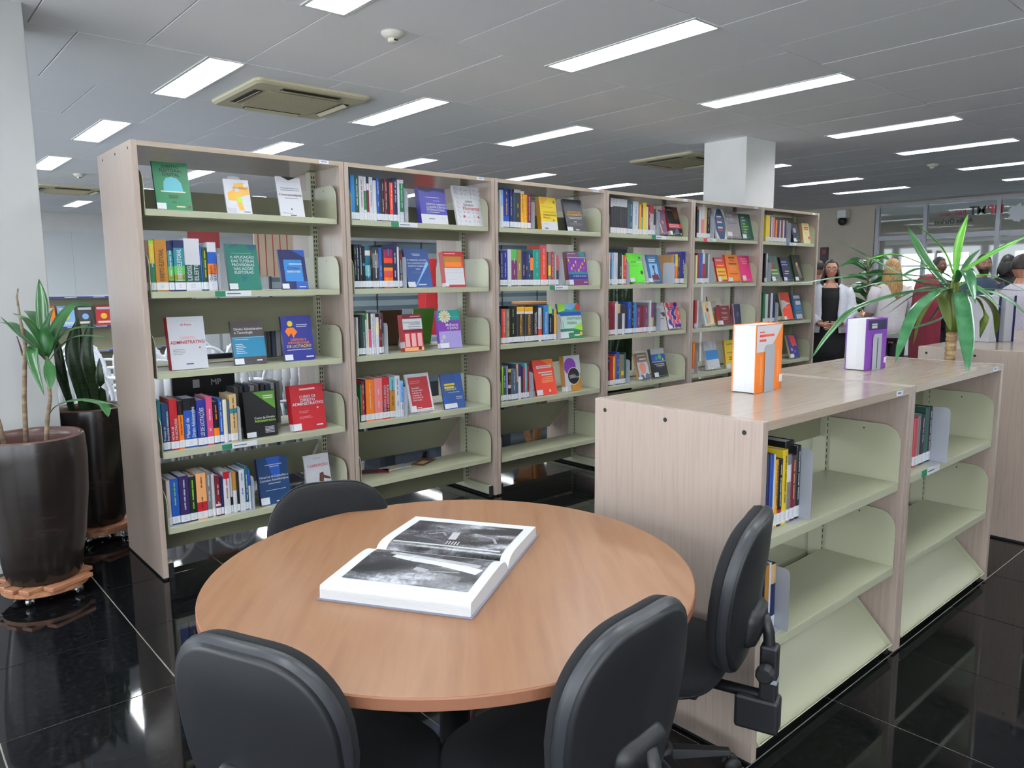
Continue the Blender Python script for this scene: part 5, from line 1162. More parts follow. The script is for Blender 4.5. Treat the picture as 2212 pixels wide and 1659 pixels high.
for b, k, rows in SPINES:
    z = LEV[k]
    n = len(rows)
    if (b, k) == (4, 2):
        pass
    for i, e in enumerate(rows):
        e = tuple(e) + (None,) * (8 - len(e))
        x, w, h, base, bands, text, tcol, _ = e
        bands = bands or ()
        where = '%s shelf, %s tall bookcase' % (SHELFN[k], CASE_NAME[b])
        spine_book((W * (b - 1) + x, 0.055 + _rng.uniform(-0.003, 0.006), z + 0.0005), w, h, base, bands, text, tcol, spine_label(base, bands, i, n, where), 'upright books on the tall bookcases', depth=_rng.uniform(0.155, 0.175))
    ENDX[(b, k)] = rows[-1][0] + rows[-1][1]
for (b, k), x in ENDX.items():
    if (b, k) == (4, 2):
        bookend((W * (b - 1) + 0.318, 0.02, LEV[k]), 'grey steel bookend after the orange book, second shelf of fourth tall bookcase', hgt=0.19)
        t = bookend((W * (b - 1) + 0.940, 0.02, LEV[k]), 'wide grey steel bookend before the ochre book, fourth tall bookcase', hgt=0.19, depth=0.13)
        continue
    bookend((W * (b - 1) + x + 0.001, 0.018, LEV[k]), 'grey steel bookend ending the upright books, %s shelf of %s tall bookcase' % (SHELFN[k], CASE_NAME[b]), hgt=0.20 if b < 4 else 0.21)
for i, f in enumerate(FACES):
    b, k, x, w, h, th, lean, base, sp, des, lab, st = f
    y = 0.056 if st == 'e' else 0.06
    if 'behind the maroon' in lab: y = 0.12
    if 'half behind' in lab: y = 0.075
    z = LEV[k] + (0.016 if st == 'e' else 0.002)
    if b == 1 and k == 1: z = LEV[k] + 0.002
    X = W * (b - 1) + x
    full = lab + ', ' + CASE_NAME[b] + ' tall bookcase'
    if len(full.split()) > 16: full = lab
    face_book((X, y, z + 0.001), w, h, th, lean, base, sp, des, full, 'books shown cover out')
    if st == 'e':
        easel((X, y, LEV[k]), w, 'wire easel holding the ' + ' '.join(lab.replace(',', '').split()[:7]) + ', ' + CASE_NAME[b] + ' bookcase', lean, h * 0.62)
    elif lean >= 9:
        # a grey plate stands behind and props the book up
        a = math.radians(lean)
        t = empty('bookend', (X, y + th / math.cos(a) + 0.012, LEV[k]), 0, 'grey plate propping up the ' + ' '.join(lab.replace(',', '').split()[:6]) + ', ' + CASE_NAME[b] + ' bookcase', 'bookend', 'steel plates behind display books')
        hh = h * (1.12 if 'grey plate' in lab else 1.0 if 'plain white' in lab else 0.86)
        ww = 0.036 if w < 0.15 else 0.046
        M = Matrix.Rotation(-a, 4, 'X')
        MB().use(STEELG).prism(rrect(-ww, 0, ww, hh, 0.015, 4, (0, 0, 1, 1)), 'y', 0.0, 0.0016, M).build('upright_plate', t)
        MB().use(STEELG).box(-ww, -th - 0.03, 0, ww, 0.0, 0.0015).build('base_plate', t)
# low bookcase books
for u, zs, rows in LOW_SPINES:
    X0 = LX + LW * (u - 1)
    zz = {0.75: 0.750, 0.39: 0.390, 0.764: 0.757}[zs]
    for i, e in enumerate(rows):
        e = tuple(e) + (None,) * (8 - len(e))
        x, w, h, base, bands, text, tcol, _ = e
        bands = bands or ()
        where = '%s shelf, %s' % ('upper' if zs > 0.5 else 'middle', 'low bookcase nearest the table' if u == 1 else 'second low bookcase')
        spine_book((X0 + x, LY + 0.06, zz + 0.0005), w, h, base, bands, text, tcol, spine_label(base, bands, i, len(rows), where), 'upright books in the low bookcases')
    xe = rows[-1][0] + rows[-1][1]
    bookend((X0 + xe + 0.001, LY - (0.0 if u == 1 else 0.03) + (0.02 if zs > 0.5 else 0.012), zz), {1: 'pale steel bookend on the upper shelf of the nearest low bookcase' if zs > 0.5 else 'grey steel bookend on the middle shelf of the nearest low bookcase', 2: 'pale grey bookend jutting forward in the second low bookcase'}[u], hgt=0.25 if zs > 0.5 else 0.22, depth=0.15)
tallb = spine_book((LX + 0.30, LY + 0.085, 0.7505), 0.06, 0.275, 'blk', (), '', '', 'tall black picture book behind the upright books, nearest low bookcase', 'upright books in the low bookcases', depth=0.2, sticker=False)

# two thick books standing on top of the low bookcases with bookends
def top_book(loc, rz, w, th, h, col, white_top, label, belabel):
    t = empty('book', loc, rz, label, 'book', 'thick books on the low bookcases')
    c = MB().use(cm(col))
    # front cover toward -y, fore edge toward -x, spine at +x
    c.box(0, 0, 0, w, 0.003, h); c.box(0, th - 0.003, 0, w, th, h)
    c.prism([(w, 0.0), (w + 0.006, th * 0.2), (w + 0.008, th / 2), (w + 0.006, th * 0.8), (w, th), (w - 0.003, th), (w - 0.003, 0)], 'z', 0, h)
    c.build('cover', t)
    pg = MB().use(PAGE)
    pg.prism([(0.004, 0.003), (0.012, th * 0.5), (0.004, th - 0.003), (w - 0.003, th - 0.003), (w - 0.003, 0.003)], 'z', 0.002, h - 0.003)
    pg.build('page_block', t)
    if white_top:
        d = MB().use(cm('wh')).add([(0.004, -0.0006, h * 0.60), (w * 0.50, -0.0006, h * 0.60), (w * 0.98, -0.0006, h * 0.985), (0.004, -0.0006, h * 0.985)], [(0, 1, 2, 3)])
        d.use(cm('redor'))
        for i, (a, bb, v) in enumerate(((0.12, 0.30, 0.88), (0.12, 0.66, 0.82), (0.12, 0.36, 0.75))): d.box(w * a, -0.001, h * v, w * bb, -0.0007, h * (v + (0.02 if i == 0 else 0.035)))
        d.use(cm('peach'))
        for i in range(14): d.box(w * 0.17, -0.001, h * (0.12 + i * 0.03), w * 0.23, -0.0007, h * (0.135 + i * 0.03)); d.box(w * 0.80, -0.001, h * (0.2 + i * 0.03), w * 0.86, -0.0007, h * (0.215 + i * 0.03))
        d.build('cover_print', t)
    else:
        d = MB().use(cm('indigo')).box(w * 0.1, -0.001, h * 0.78, w * 0.95, -0.0006, h * 0.97)
        d.use(cm('lgray')).box(w * 0.25, -0.0014, h * 0.87, w * 0.5, -0.0009, h * 0.90).box(w * 0.25, -0.0014, h * 0.81, w * 0.5, -0.0009, h * 0.86)
        d.build('cover_print', t)
    MB().use(LABELM).box(w * 0.90, -0.0014, h * 0.11, w * 1.02, -0.0008, h * 0.22).build('call_label', t)
    be = empty('bookend', loc, rz, belabel, 'bookend', 'bookends on top of the low bookcases')
    bw = 0.075
    MB().use(STEELG).prism(rrect(w * 0.32, 0, w * 0.32 + bw, h * 0.70, 0.018, 4, (0, 0, 0, 1)), 'y', -0.0045, -0.0028).build('upright_plate', be)
    MB().use(STEELG).box(w * 0.32, -0.0045, -0.001, w * 0.32 + bw, th * 0.8, 0.0).build('base_plate', be)
    if not white_top:
        MB().use(PLAST).box(w * 0.32 + 0.036, -0.0052, h * 0.02, w * 0.32 + 0.041, -0.0044, h * 0.62).build('plate_slot', be)
top_book((1.442, -2.62, LH + 0.0012), math.radians(3), 0.215, 0.098, 0.262, 'orng', True, 'thick white-paged orange book standing on the nearest low bookcase', 'grey steel bookend in front of the thick orange book')
top_book((2.452, -2.59, LH + 0.0012), math.radians(-6), 0.185, 0.10, 0.245, 'purp2', False, 'thick white-paged purple book standing on the second low bookcase', 'grey steel bookend in front of the thick purple book')
# ------------------------------------------------------------------ round table
TX, TY, TZ, TR = 0.1045, -2.4756, 0.77, 0.6787
tb = empty('round_table', (TX, TY, 0), math.radians(52), 'round cherry laminate table in the foreground', 'table')
n = 96
prof = [(TR - 0.004, TZ - 0.030), (TR, TZ - 0.027), (TR, TZ - 0.003)]
MB().use(TABLE_EDGE).lathe([(0.01, TZ - 0.030)] + prof + [(TR - 0.003, TZ - 0.0006), (TR - 0.03, TZ - 0.0008)], n, cap=False).build('table_edge', tb)
MB().use(TABLE).lathe([(TR - 0.004, TZ - 0.002), (TR - 0.004, TZ)], n).build('table_top', tb)
MB().use(PLAST).lathe([(0.045, 0.06), (0.045, TZ - 0.04), (0.16, TZ - 0.035), (0.16, TZ - 0.030)], 24).build('pedestal', tb, True)
for i in range(4):
    M = Matrix.Rotation(i * PI / 2 + 0.4, 4, 'Z')
    MB().use(PLAST).prism([(0.03, 0.03), (0.30, 0.012), (0.30, 0.030), (0.03, 0.085)], 'y', -0.03, 0.03, M).build('foot', tb, bevel=0.006)

# ------------------------------------------------------------------ open picture book
def photo_mat(name, seed):
    m = bpy.data.materials.new(name); m.use_nodes = True
    nt = m.node_tree; b = nt.nodes['Principled BSDF']
    b.inputs['Roughness'].default_value = 0.25
    tc = nt.nodes.new('ShaderNodeTexCoord')
    mp = nt.nodes.new('ShaderNodeMapping'); nt.links.new(tc.outputs['Object'], mp.inputs[0])
    mp.inputs['Location'].default_value = (seed, seed * 0.7, 0); mp.inputs['Scale'].default_value = (9, 3.2, 1)
    n1 = nt.nodes.new('ShaderNodeTexNoise'); n1.inputs['Scale'].default_value = 1.4; n1.inputs['Detail'].default_value = 3; n1.inputs['Distortion'].default_value = 0.6
    nt.links.new(mp.outputs[0], n1.inputs['Vector'])
    n2 = nt.nodes.new('ShaderNodeTexNoise'); n2.inputs['Scale'].default_value = 42; n2.inputs['Detail'].default_value = 6; n2.inputs['Distortion'].default_value = 1.4
    nt.links.new(tc.outputs['Object'], n2.inputs['Vector'])
    mx = nt.nodes.new('ShaderNodeMath'); mx.operation = 'MULTIPLY_ADD'
    nt.links.new(n2.outputs['Fac'], mx.inputs[0]); mx.inputs[1].default_value = 0.30; nt.links.new(n1.outputs['Fac'], mx.inputs[2])
    r = nt.nodes.new('ShaderNodeValToRGB')
    e = r.color_ramp.elements
    e[0].position = 0.50; e[0].color = lin((30, 30, 33)); e[1].position = 0.92; e[1].color = lin((214, 216, 222))
    for p, c in ((0.62, (62, 62, 66)), (0.74, (110, 110, 116))):
        q = e.new(p); q.color = lin(c)
    nt.links.new(mx.outputs[0], r.inputs[0]); nt.links.new(r.outputs[0], b.inputs['Base Color'])
    return m
ob = empty('picture_book', (0.093, -2.431, TZ + 0.0005), math.radians(32), 'large open hardback picture book with black and white photographs on the table', 'book')
PWID = 0.302; PH = 0.415
GREYC = mat('book_board', (128, 126, 140), 0.5)
def page_z(u):
    """height of the open page block at distance u from the gutter"""
    t = u / PWID
    return 0.010 + 0.040 * (1 - math.exp(-t * 14)) * (1 - 0.30 * t) if t > 0 else 0.010
NU = 26
for s in (-1, 1):
    thick = 1.0 if s < 0 else 0.86
    cv = MB().use(GREYC).box(min(0.006 * s, s * (PWID + 0.010)), -PH / 2 - 0.006, 0, max(0.006 * s, s * (PWID + 0.010)), PH / 2 + 0.006, 0.0035)
    cv.build('cover_board', ob)
    us = [PWID * (i / NU) ** 1.6 for i in range(NU + 1)]
    pg = MB().use(PAGE)
    rings = []
    prof = [(s * u, page_z(u) * thick) for u in us] + [(s * (PWID + 0.003), page_z(PWID) * thick - 0.006), (s * (PWID + 0.005), 0.0036), (s * 0.004, 0.0036)]
    pg.prism(prof if s < 0 else prof[::-1], 'y', -PH / 2, PH / 2)
    po = pg.build('page_block', ob)
    ln = MB().use(mat('page_edge_line', (206, 202, 198), 0.8))
    for q in range(1, 7):
        zz = 0.0036 + (page_z(PWID) * thick - 0.010) * q / 7
        ln.box(min(s * (PWID + 0.0046), s * (PWID + 0.0056)), -PH / 2 + 0.002, zz, max(s * (PWID + 0.0046), s * (PWID + 0.0056)), PH / 2 - 0.002, zz + 0.0006)
    tag(ln.build('leaf_edges', po), kind='stuff')
    ph = MB().use(photo_mat('photo_print_near' if s < 0 else 'photo_print_far', 3.1 if s < 0 else 7.7))
    a0, a1 = (0.004, 0.250) if s < 0 else (0.012, 0.262)
    us2 = [a0 + (a1 - a0) * (i / NU) ** 1.5 for i in range(NU + 1)]
    vs = []; fs = []
    for u in us2:
        z = page_z(u) * thick + 0.0006
        vs += [(s * u, -PH / 2 + 0.028, z), (s * u, PH / 2 - 0.032, z)]
    for i in range(NU):
        fs.append((2 * i, 2 * i + 1, 2 * i + 3, 2 * i + 2) if s < 0 else (2 * i + 1, 2 * i, 2 * i + 2, 2 * i + 3))
    ph.add(vs, fs)
    pho = ph.build('photograph', ob, True)
    # bright shaft and pale figures in the printed photograph
    pr = MB()
    def ribbon(col, pts, wd):
        m = mat('photo_tone_%d' % col, (col, col, col + 3), 0.3)
        pr.use(m)
        for (u0, v0), (u1, v1) in zip(pts[:-1], pts[1:]):
            du, dv = u1 - u0, v1 - v0; L = math.hypot(du, dv) or 1; nx, ny = -dv / L * wd / 2, du / L * wd / 2
            quad = [(u0 + nx, v0 + ny), (u0 - nx, v0 - ny), (u1 - nx, v1 - ny), (u1 + nx, v1 + ny)]
            pr.add([(s * a, b_, page_z(a) * thick + 0.0011) for a, b_ in quad], [(0, 1, 2, 3) if s < 0 else (3, 2, 1, 0)])
    if s < 0:
        ribbon(208, [(0.075, 0.10), (0.09, 0.04), (0.10, -0.04), (0.12, -0.12), (0.135, -0.17)], 0.035)
        ribbon(160, [(0.06, 0.12), (0.075, 0.02), (0.085, -0.06), (0.10, -0.16)], 0.02)
        ribbon(190, [(0.02, -0.01), (0.06, -0.025)], 0.022)
        ribbon(150, [(0.15, 0.01), (0.16, -0.03)], 0.02); ribbon(120, [(0.16, -0.03), (0.15, -0.12)], 0.008)
    else:
        ribbon(176, [(0.05, 0.17), (0.05, 0.02), (0.045, -0.17)], 0.008)
        ribbon(176, [(0.10, 0.0), (0.17, 0.01)], 0.024)
        ribbon(120, [(0.13, 0.09), (0.16, 0.05), (0.13, 0.03)], 0.008); ribbon(140, [(0.10, -0.14), (0.14, -0.12), (0.17, -0.05)], 0.008)
        for k in range(5): ribbon(170, [(0.06, 0.005 - k * 0.009), (0.085, 0.006 - k * 0.009)], 0.004)
    pr.build('printed_figures', pho)
MB().use(GREYC).box(-0.008, -PH / 2 - 0.006, 0, 0.008, PH / 2 + 0.006, 0.003).build('spine', ob)

# ------------------------------------------------------------------ office chairs
def outline(hw_top, hw_mid, hw_bot, h, n=40, e=2.7):
    """rounded, slightly tapering pad outline centred on 0"""
    pts = []
    for i in range(n):
        a = 2 * PI * i / n
        ca, sa = math.cos(a), math.sin(a)
        x = math.copysign(abs(ca) ** (2 / e), ca); z = math.copysign(abs(sa) ** (2 / e), sa)
        t = (z + 1) / 2
        hw = hw_bot * (1 - t) ** 2 + 2 * t * (1 - t) * (hw_mid * 2 - (hw_top + hw_bot) / 2) + hw_top * t * t
        pts.append((x * hw, z * h / 2))
    return pts
def pad(mb, ol, steps, curve, axis='y', cap=True):
    """stack scaled outlines; steps = [(scale, offset)], bent by curve * x^2"""
    rings = []
    for s, o in steps:
        r = []
        for x, z in ol:
            d = o + curve * (x * s) ** 2
            r.append((x * s, d, z * s) if axis == 'y' else (x * s, z * s, d))
        rings.append(r)
    mb.loft(rings, cap, cap)
    return mb
def office_chair(loc, face, label, dz=0.0):
    """loc = floor point under the backrest, face = direction (degrees) the sitter looks"""
    t = empty('office_chair', (loc[0], loc[1], 0), math.radians(face - 90), label, 'chair', 'black office chairs around the round table')
    ol = outline(0.178, 0.222, 0.15, 0.47, 56, 3.7)
    tilt = Matrix.Translation((0, 0, 0.675 + dz)) @ Matrix.Rotation(math.radians(7), 4, 'X')
    sh = MB().use(PLAST)
    pad(sh, ol, [(0.02, -0.036), (0.55, -0.035), (0.90, -0.030), (0.972, -0.024)], 0.55, cap=True)
    sh.use(PLAST_E)
    pad(sh, ol, [(0.972, -0.024), (0.996, -0.014), (1.0, -0.004), (0.99, 0.002)], 0.55, cap=False)
    o = sh.build('back_shell', t, True); o.matrix_local = tilt
    cu = MB().use(FABRIC)
    pad(cu, ol, [(0.97, 0.0), (0.985, 0.012), (0.96, 0.030), (0.88, 0.042), (0.55, 0.050), (0.02, 0.050)], 0.50)
    o = cu.build('back_cushion', t, True); o.matrix_local = tilt
    # bracket cover and knob on the shell
    br = MB().use(PLAST)
    br.loft([[(x * k, -0.030 - d + 0.3 * (x * k) ** 2, z * kk) for x, z in rrect(-0.085, -0.07, 0.085, 0.05, 0.035, 5)] for k, kk, d in ((1.0, 1.0, 0.0), (0.98, 0.97, 0.014), (0.84, 0.82, 0.032), (0.45, 0.5, 0.038))])
    bo = br.build('bracket_cover', t, True); bo.matrix_local = tilt @ Matrix.Translation((0, 0.004, -0.085))
    bar = MB().use(PLAST)
    bar.tube([(0, -0.050, 0.62), (0, -0.066, 0.57), (0, -0.070, 0.52), (0, -0.070, 0.40), (0, -0.050, 0.372), (0, 0.10, 0.372)], [0.017] * 6, 10)
    bo = bar.build('back_bar', t, True)
    MB().use(PLAST).box(-0.024, -0.096, 0.36, 0.024, -0.046, 0.535).build('bar_sleeve', bo, bevel=0.008)
    MB().use(PLAST).box(-0.034, -0.105, 0.27, 0.034, 0.02, 0.375).build('tilt_housing', bo, bevel=0.01)
    MB().use(STEELG).box(-0.025, -0.097, 0.425, 0.025, -0.045, 0.437).build('bar_sticker', bo)
    kn = MB().use(RUBBER).lathe([(0.012, 0), (0.012, 0.03), (0.026, 0.032), (0.026, 0.055), (0.02, 0.06)], 10, Matrix.Translation((-0.024, -0.072, 0.475)) @ Matrix.Rotation(-PI / 2, 4, 'Y'))
    kn.build('knob', bo)
    # seat
    so = outline(0.19, 0.225, 0.21, 0.44, 48, 3.0)
    sm = MB().use(FABRIC)
    pad(sm, so, [(0.94, 0.405), (0.985, 0.415), (1.0, 0.435), (0.985, 0.455), (0.93, 0.468), (0.5, 0.474), (0.02, 0.472)], 0.0, 'z')
    sm.v = [(a, b + 0.27, c) for a, b, c in sm.v]
    s_ = sm.build('seat_cushion', t, True)
    sp = MB().use(PLAST)
    pad(sp, so, [(0.02, 0.385), (0.75, 0.386), (0.93, 0.398), (0.955, 0.408)], 0.0, 'z')
    sp.v = [(a, b + 0.27, c) for a, b, c in sp.v]
    sp.build('seat_shell', t, True)
    MB().use(PLAST).box(-0.07, 0.12, 0.335, 0.07, 0.40, 0.385).build('mechanism', t, bevel=0.01)
    MB().use(PLAST).tube([(0.07, 0.25, 0.362), (0.20, 0.25, 0.358), (0.25, 0.25, 0.35)], [0.006, 0.006, 0.011], 8).build('lever', t, True)
    MB().use(PLAST).lathe([(0.03, 0.09), (0.03, 0.22), (0.022, 0.22), (0.022, 0.34)], 16, Matrix.Translation((0, 0.26, 0))).build('gas_column', t, True)
    ba = MB().use(PLAST).lathe([(0.05, 0.065), (0.05, 0.11), (0.035, 0.118)], 16, Matrix.Translation((0, 0.26, 0)))
    hub = ba.build('base_hub', t, True)
    for i in range(5):
        M = Matrix.Translation((0, 0.26, 0)) @ Matrix.Rotation(2 * PI * i / 5 + 0.3, 4, 'Z')
        a = MB().use(PLAST)
        a.loft([[(x, -w_, z0), (x, w_, z0), (x, w_ * 0.7, z1), (x, -w_ * 0.7, z1)] for x, w_, z0, z1 in ((0.03, 0.026, 0.072, 0.108), (0.14, 0.022, 0.070, 0.096), (0.24, 0.017, 0.066, 0.082))], True, True, M)
        leg = a.build('star_leg', t, bevel=0.004)
        c = MB().use(RUBBER)
        for s in (-1, 1):
            c.lathe([(0.027, -0.009), (0.029, 0), (0.027, 0.009)], 14, M @ Matrix.Translation((0.245, s * 0.014, 0.0295)) @ Matrix.Rotation(PI / 2, 4, 'X'))
        c.tube([(0.235, 0, 0.04), (0.235, 0, 0.07)], 0.007, 8, M)
        c.build('caster', leg, True)
    return t
office_chair((-0.585, -2.745), 24, 'black office chair with its back to us, lower left of the table', -0.01)
office_chair((0.035, -3.19), 95, 'black office chair with its back to us, lower right of the table', 0.01)
office_chair((0.765, -3.02), 109, 'black office chair squeezed between the table and low bookcase', 0.015)
office_chair((0.105, -1.745), -114, 'black office chair on the far side of the table', -0.035)
# ------------------------------------------------------------------ pots, dollies and plants
def bez(pts, n):
    """smooth curve through the control points (Catmull-Rom)"""
    P = [Vector(p) for p in pts]
    P = [P[0] * 2 - P[1]] + P + [P[-1] * 2 - P[-2]]
    out = []
    segs = len(P) - 3
    for i in range(n + 1):
        t = i / n * segs; k = min(int(t), segs - 1); u = t - k
        a, b, c, d = P[k:k + 4]
        out.append(0.5 * ((2 * b) + (c - a) * u + (2 * a - 5 * b + 4 * c - d) * u * u + (3 * b - a - 3 * c + d) * u ** 3))
    return out
def leaf(parent, pts, wid, m, origin, n=12, name='leaf', fold=0.25, base=0.35):
    """strap leaf swept along a curve with a shallow channel down the middle"""
    C = bez(pts, n)
    mb = MB().use(m)
    vs = []; fs = []
    for i, p in enumerate(C):
        t = i / n
        tan = (C[min(i + 1, n)] - C[max(i - 1, 0)])
        tan = tan.normalized() if tan.length > 1e-9 else Vector((0, 0, 1))
        toward = (Vector(CAM) * 0.25 + Vector((p.x, p.y, 6.0)) * 0.75) - p
        side = tan.cross(toward)
        side = side.normalized() if side.length > 1e-6 else Vector((1, 0, 0))
        nrm = side.cross(tan).normalized()
        w = wid * 0.5 * (base + (1 - base) * min(1.0, t / 0.35)) * (1 - max(0.0, (t - 0.55) / 0.45) ** 1.8) + 0.0006
        for k, dn in ((-1, fold * w), (-0.5, fold * w * 0.35), (0, 0.0), (0.5, fold * w * 0.35), (1, fold * w)):
            vs.append(tuple(p + side * (w * k) + nrm * dn - Vector(origin)))
    for i in range(n):
        for j in range(4):
            a = i * 5 + j
            fs.append((a, a + 1, a + 6, a + 5))
    mb.add(vs, fs)
    o = mb.build(name, parent, True)
    sd = o.modifiers.new('thickness', 'SOLIDIFY'); sd.thickness = 0.0012; sd.offset = 0
    return o
def pot(x, y, r, h, label, group='tall glazed plant pots', z0=0.105):
    t = empty('plant_pot', (x, y, z0), 0, label, 'plant pot', group)
    prof = [(r * 0.66, 0.0), (r * 0.72, 0.03), (r * 0.86, h * 0.30), (r * 0.97, h * 0.60), (r * 1.0, h * 0.84), (r * 0.985, h * 0.97), (r * 0.97, h)]
    MB().use(CERAM).lathe(prof, 40, cap=False).build('pot_body', t, True)
    MB().use(CERAM_R).lathe([(r * 0.97, h), (r * 0.94, h + 0.008), (r * 0.86, h + 0.004), (r * 0.83, h - 0.03), (r * 0.82, h - 0.11)], 40, cap=False).build('pot_rim', t, True)
    MB().use(SOIL).lathe([(0.01, h - 0.10), (r * 0.82, h - 0.105)], 30, cap=False).build('soil', t)
    MB().use(CERAM).lathe([(0.01, 0.001), (r * 0.66, 0.0)], 30, cap=False).build('pot_base', t)
    return t
def dolly(x, y, r, label):
    t = empty('plant_dolly', (x, y, 0), 0.5, label, 'plant dolly', 'wooden plant dollies on casters')
    for i in range(5):
        v = -r * 0.82 + i * r * 0.41; hw = math.sqrt(max(r * r - v * v, 0.001))
        pl = [(-hw, v - r * 0.17), (hw, v - r * 0.17), (hw, v + r * 0.17), (-hw, v + r * 0.17)]
        MB().use(DOLLYW).prism(pl, 'z', 0.082, 0.104).build('slat', t, bevel=0.004)
    ring = []
    MB().use(DOLLYW).lathe([(r * 0.80, 0.060), (r * 0.98, 0.060), (r * 0.98, 0.082), (r * 0.80, 0.082)], 32, cap=False).build('ring', t)
    for i in range(4):
        a = i * PI / 2 + 0.4
        c = MB().use(STEELG).box(-0.018, -0.018, 0.052, 0.018, 0.018, 0.060)
        c.use(glass_mat('clear_caster', (224, 226, 226), 0.25, 0.1)).lathe([(0.022, -0.010), (0.025, 0), (0.022, 0.010)], 14, Matrix.Translation((0.008, 0, 0.026)) @ Matrix.Rotation(PI / 2, 4, 'X'))
        c.use(STEELG).tube([(0, 0, 0.03), (0, 0, 0.055)], 0.008, 8)
        c.build('caster', t, True, loc=(r * 0.78 * math.cos(a), r * 0.78 * math.sin(a), 0))
    return t
dolly(-0.505, 0.225, 0.20, 'slatted wooden dolly under the front pot')
pot(-0.505, 0.225, 0.238, 0.73, 'tall dark brown glazed pot nearest the bookcase, on a wooden dolly')
dolly(-0.075, 1.03, 0.19, 'slatted wooden dolly under the rear pot')
pot(-0.075, 1.03, 0.215, 0.73, 'tall dark brown glazed pot behind the front one, holding the snake plant')
p1 = empty('dracaena_plant', (-0.505, 0.225, 0.73), 0, 'leafy green plant with thin bare stems in the front pot', 'plant')
O1 = (-0.505, 0.225, 0.73)
def rel(p, o): return tuple(a - b for a, b in zip(p, o))
MB().use(STEMM).tube([rel(p, O1) for p in ((-0.456, 0.182, 0.735), (-0.44, 0.18, 0.90), (-0.416, 0.182, 1.023), (-0.409, 0.213, 1.23))], [0.012, 0.011, 0.009, 0.007], 10).build('stem', p1, True)
MB().use(STEMM).tube([rel(p, O1) for p in ((-0.531, 0.245, 0.735), (-0.514, 0.268, 1.024), (-0.484, 0.292, 1.298), (-0.491, 0.321, 1.423), (-0.493, 0.342, 1.527), (-0.484, 0.342, 1.569))], [0.013, 0.011, 0.010, 0.006, 0.005, 0.003], 10).build('bare_stem', p1, True)
MB().use(TWIG).tube([rel(p, O1) for p in ((-0.498, 0.293, 1.236), (-0.505, 0.31, 1.29), (-0.512, 0.323, 1.332))], [0.005, 0.004, 0.002], 8).build('twig', p1, True)
MB().use(STEMM).tube([rel(p, O1) for p in ((-0.61, 0.28, 0.735), (-0.625, 0.30, 0.90), (-0.66, 0.33, 1.10))], [0.013, 0.012, 0.009], 10).build('bare_stem', p1, True)
for pts, w_, c_ in LEAVES_B: leaf(p1, pts, w_ * 1.35, LEAFM[c_], O1, 12, base=0.25)
p2 = empty('snake_plant', (-0.075, 1.03, 0.73), 0, 'dark upright snake plant in the rear pot', 'plant')
O2 = (-0.075, 1.03, 0.73)
for pts, w_ in (([(-0.16, 1.04, 0.735), (-0.231, 0.99, 1.095), (-0.228, 1.011, 1.318)], 0.065), ([(-0.10, 1.00, 0.735), (-0.152, 0.95, 1.144), (-0.11, 0.95, 1.395)], 0.085), ([(-0.06, 1.03, 0.735), (-0.11, 0.98, 1.143), (-0.10, 0.99, 1.39)], 0.055), ([(-0.04, 0.97, 0.735), (-0.092, 0.89, 1.143), (-0.045, 0.90, 1.387)], 0.075), ([(-0.01, 0.96, 0.735), (-0.04, 0.86, 1.0), (-0.035, 0.86, 1.15)], 0.045), ([(-0.14, 1.08, 0.735), (-0.204, 1.02, 0.996), (-0.202, 1.03, 1.243)], 0.05)):
    leaf(p2, pts, w_, SNAKE, O2, 10, name='blade', base=0.8, fold=0.4)

# cane plant standing between the low bookcases
pot(3.46, -2.62, 0.19, 0.42, 'dark pot on the floor between the low bookcases', 'floor pots')
dolly(3.46, -2.62, 0.165, 'wooden dolly under the pot between the low bookcases')
p3 = empty('cane_plant', (3.46, -2.62, 0.42), 0, 'bushy dracaena with long strap leaves on a ringed cane, right side', 'plant')
O3 = (3.46, -2.62, 0.42)
cane = MB().use(CANE)
prof = []
z = 0.0
while z < 0.90:
    prof += [(0.026, z), (0.0285, z + 0.012), (0.024, z + 0.024)]; z += 0.026
cane.lathe(prof, 14, Matrix.Translation((0, 0, 0.003)))
cane.build('ringed_cane', p3, True)
MB().use(LEAFM['o']).tube([(0, 0, 0.86), (0.005, 0, 0.98), (0.015, 0.005, 1.08), (0.03, 0.01, 1.17)], [0.030, 0.034, 0.03, 0.016], 12).build('leaf_sheath', p3, True)
for pts, w_, c_ in LEAVES_A:
    pts = list(pts)
    pts[0] = tuple(0.45 * a + 0.55 * b for a, b in zip(pts[0], (3.475, -2.61, pts[0][2])))
    leaf(p3, pts, w_ * 0.78, LEAFM[c_], O3, 16, base=0.45)
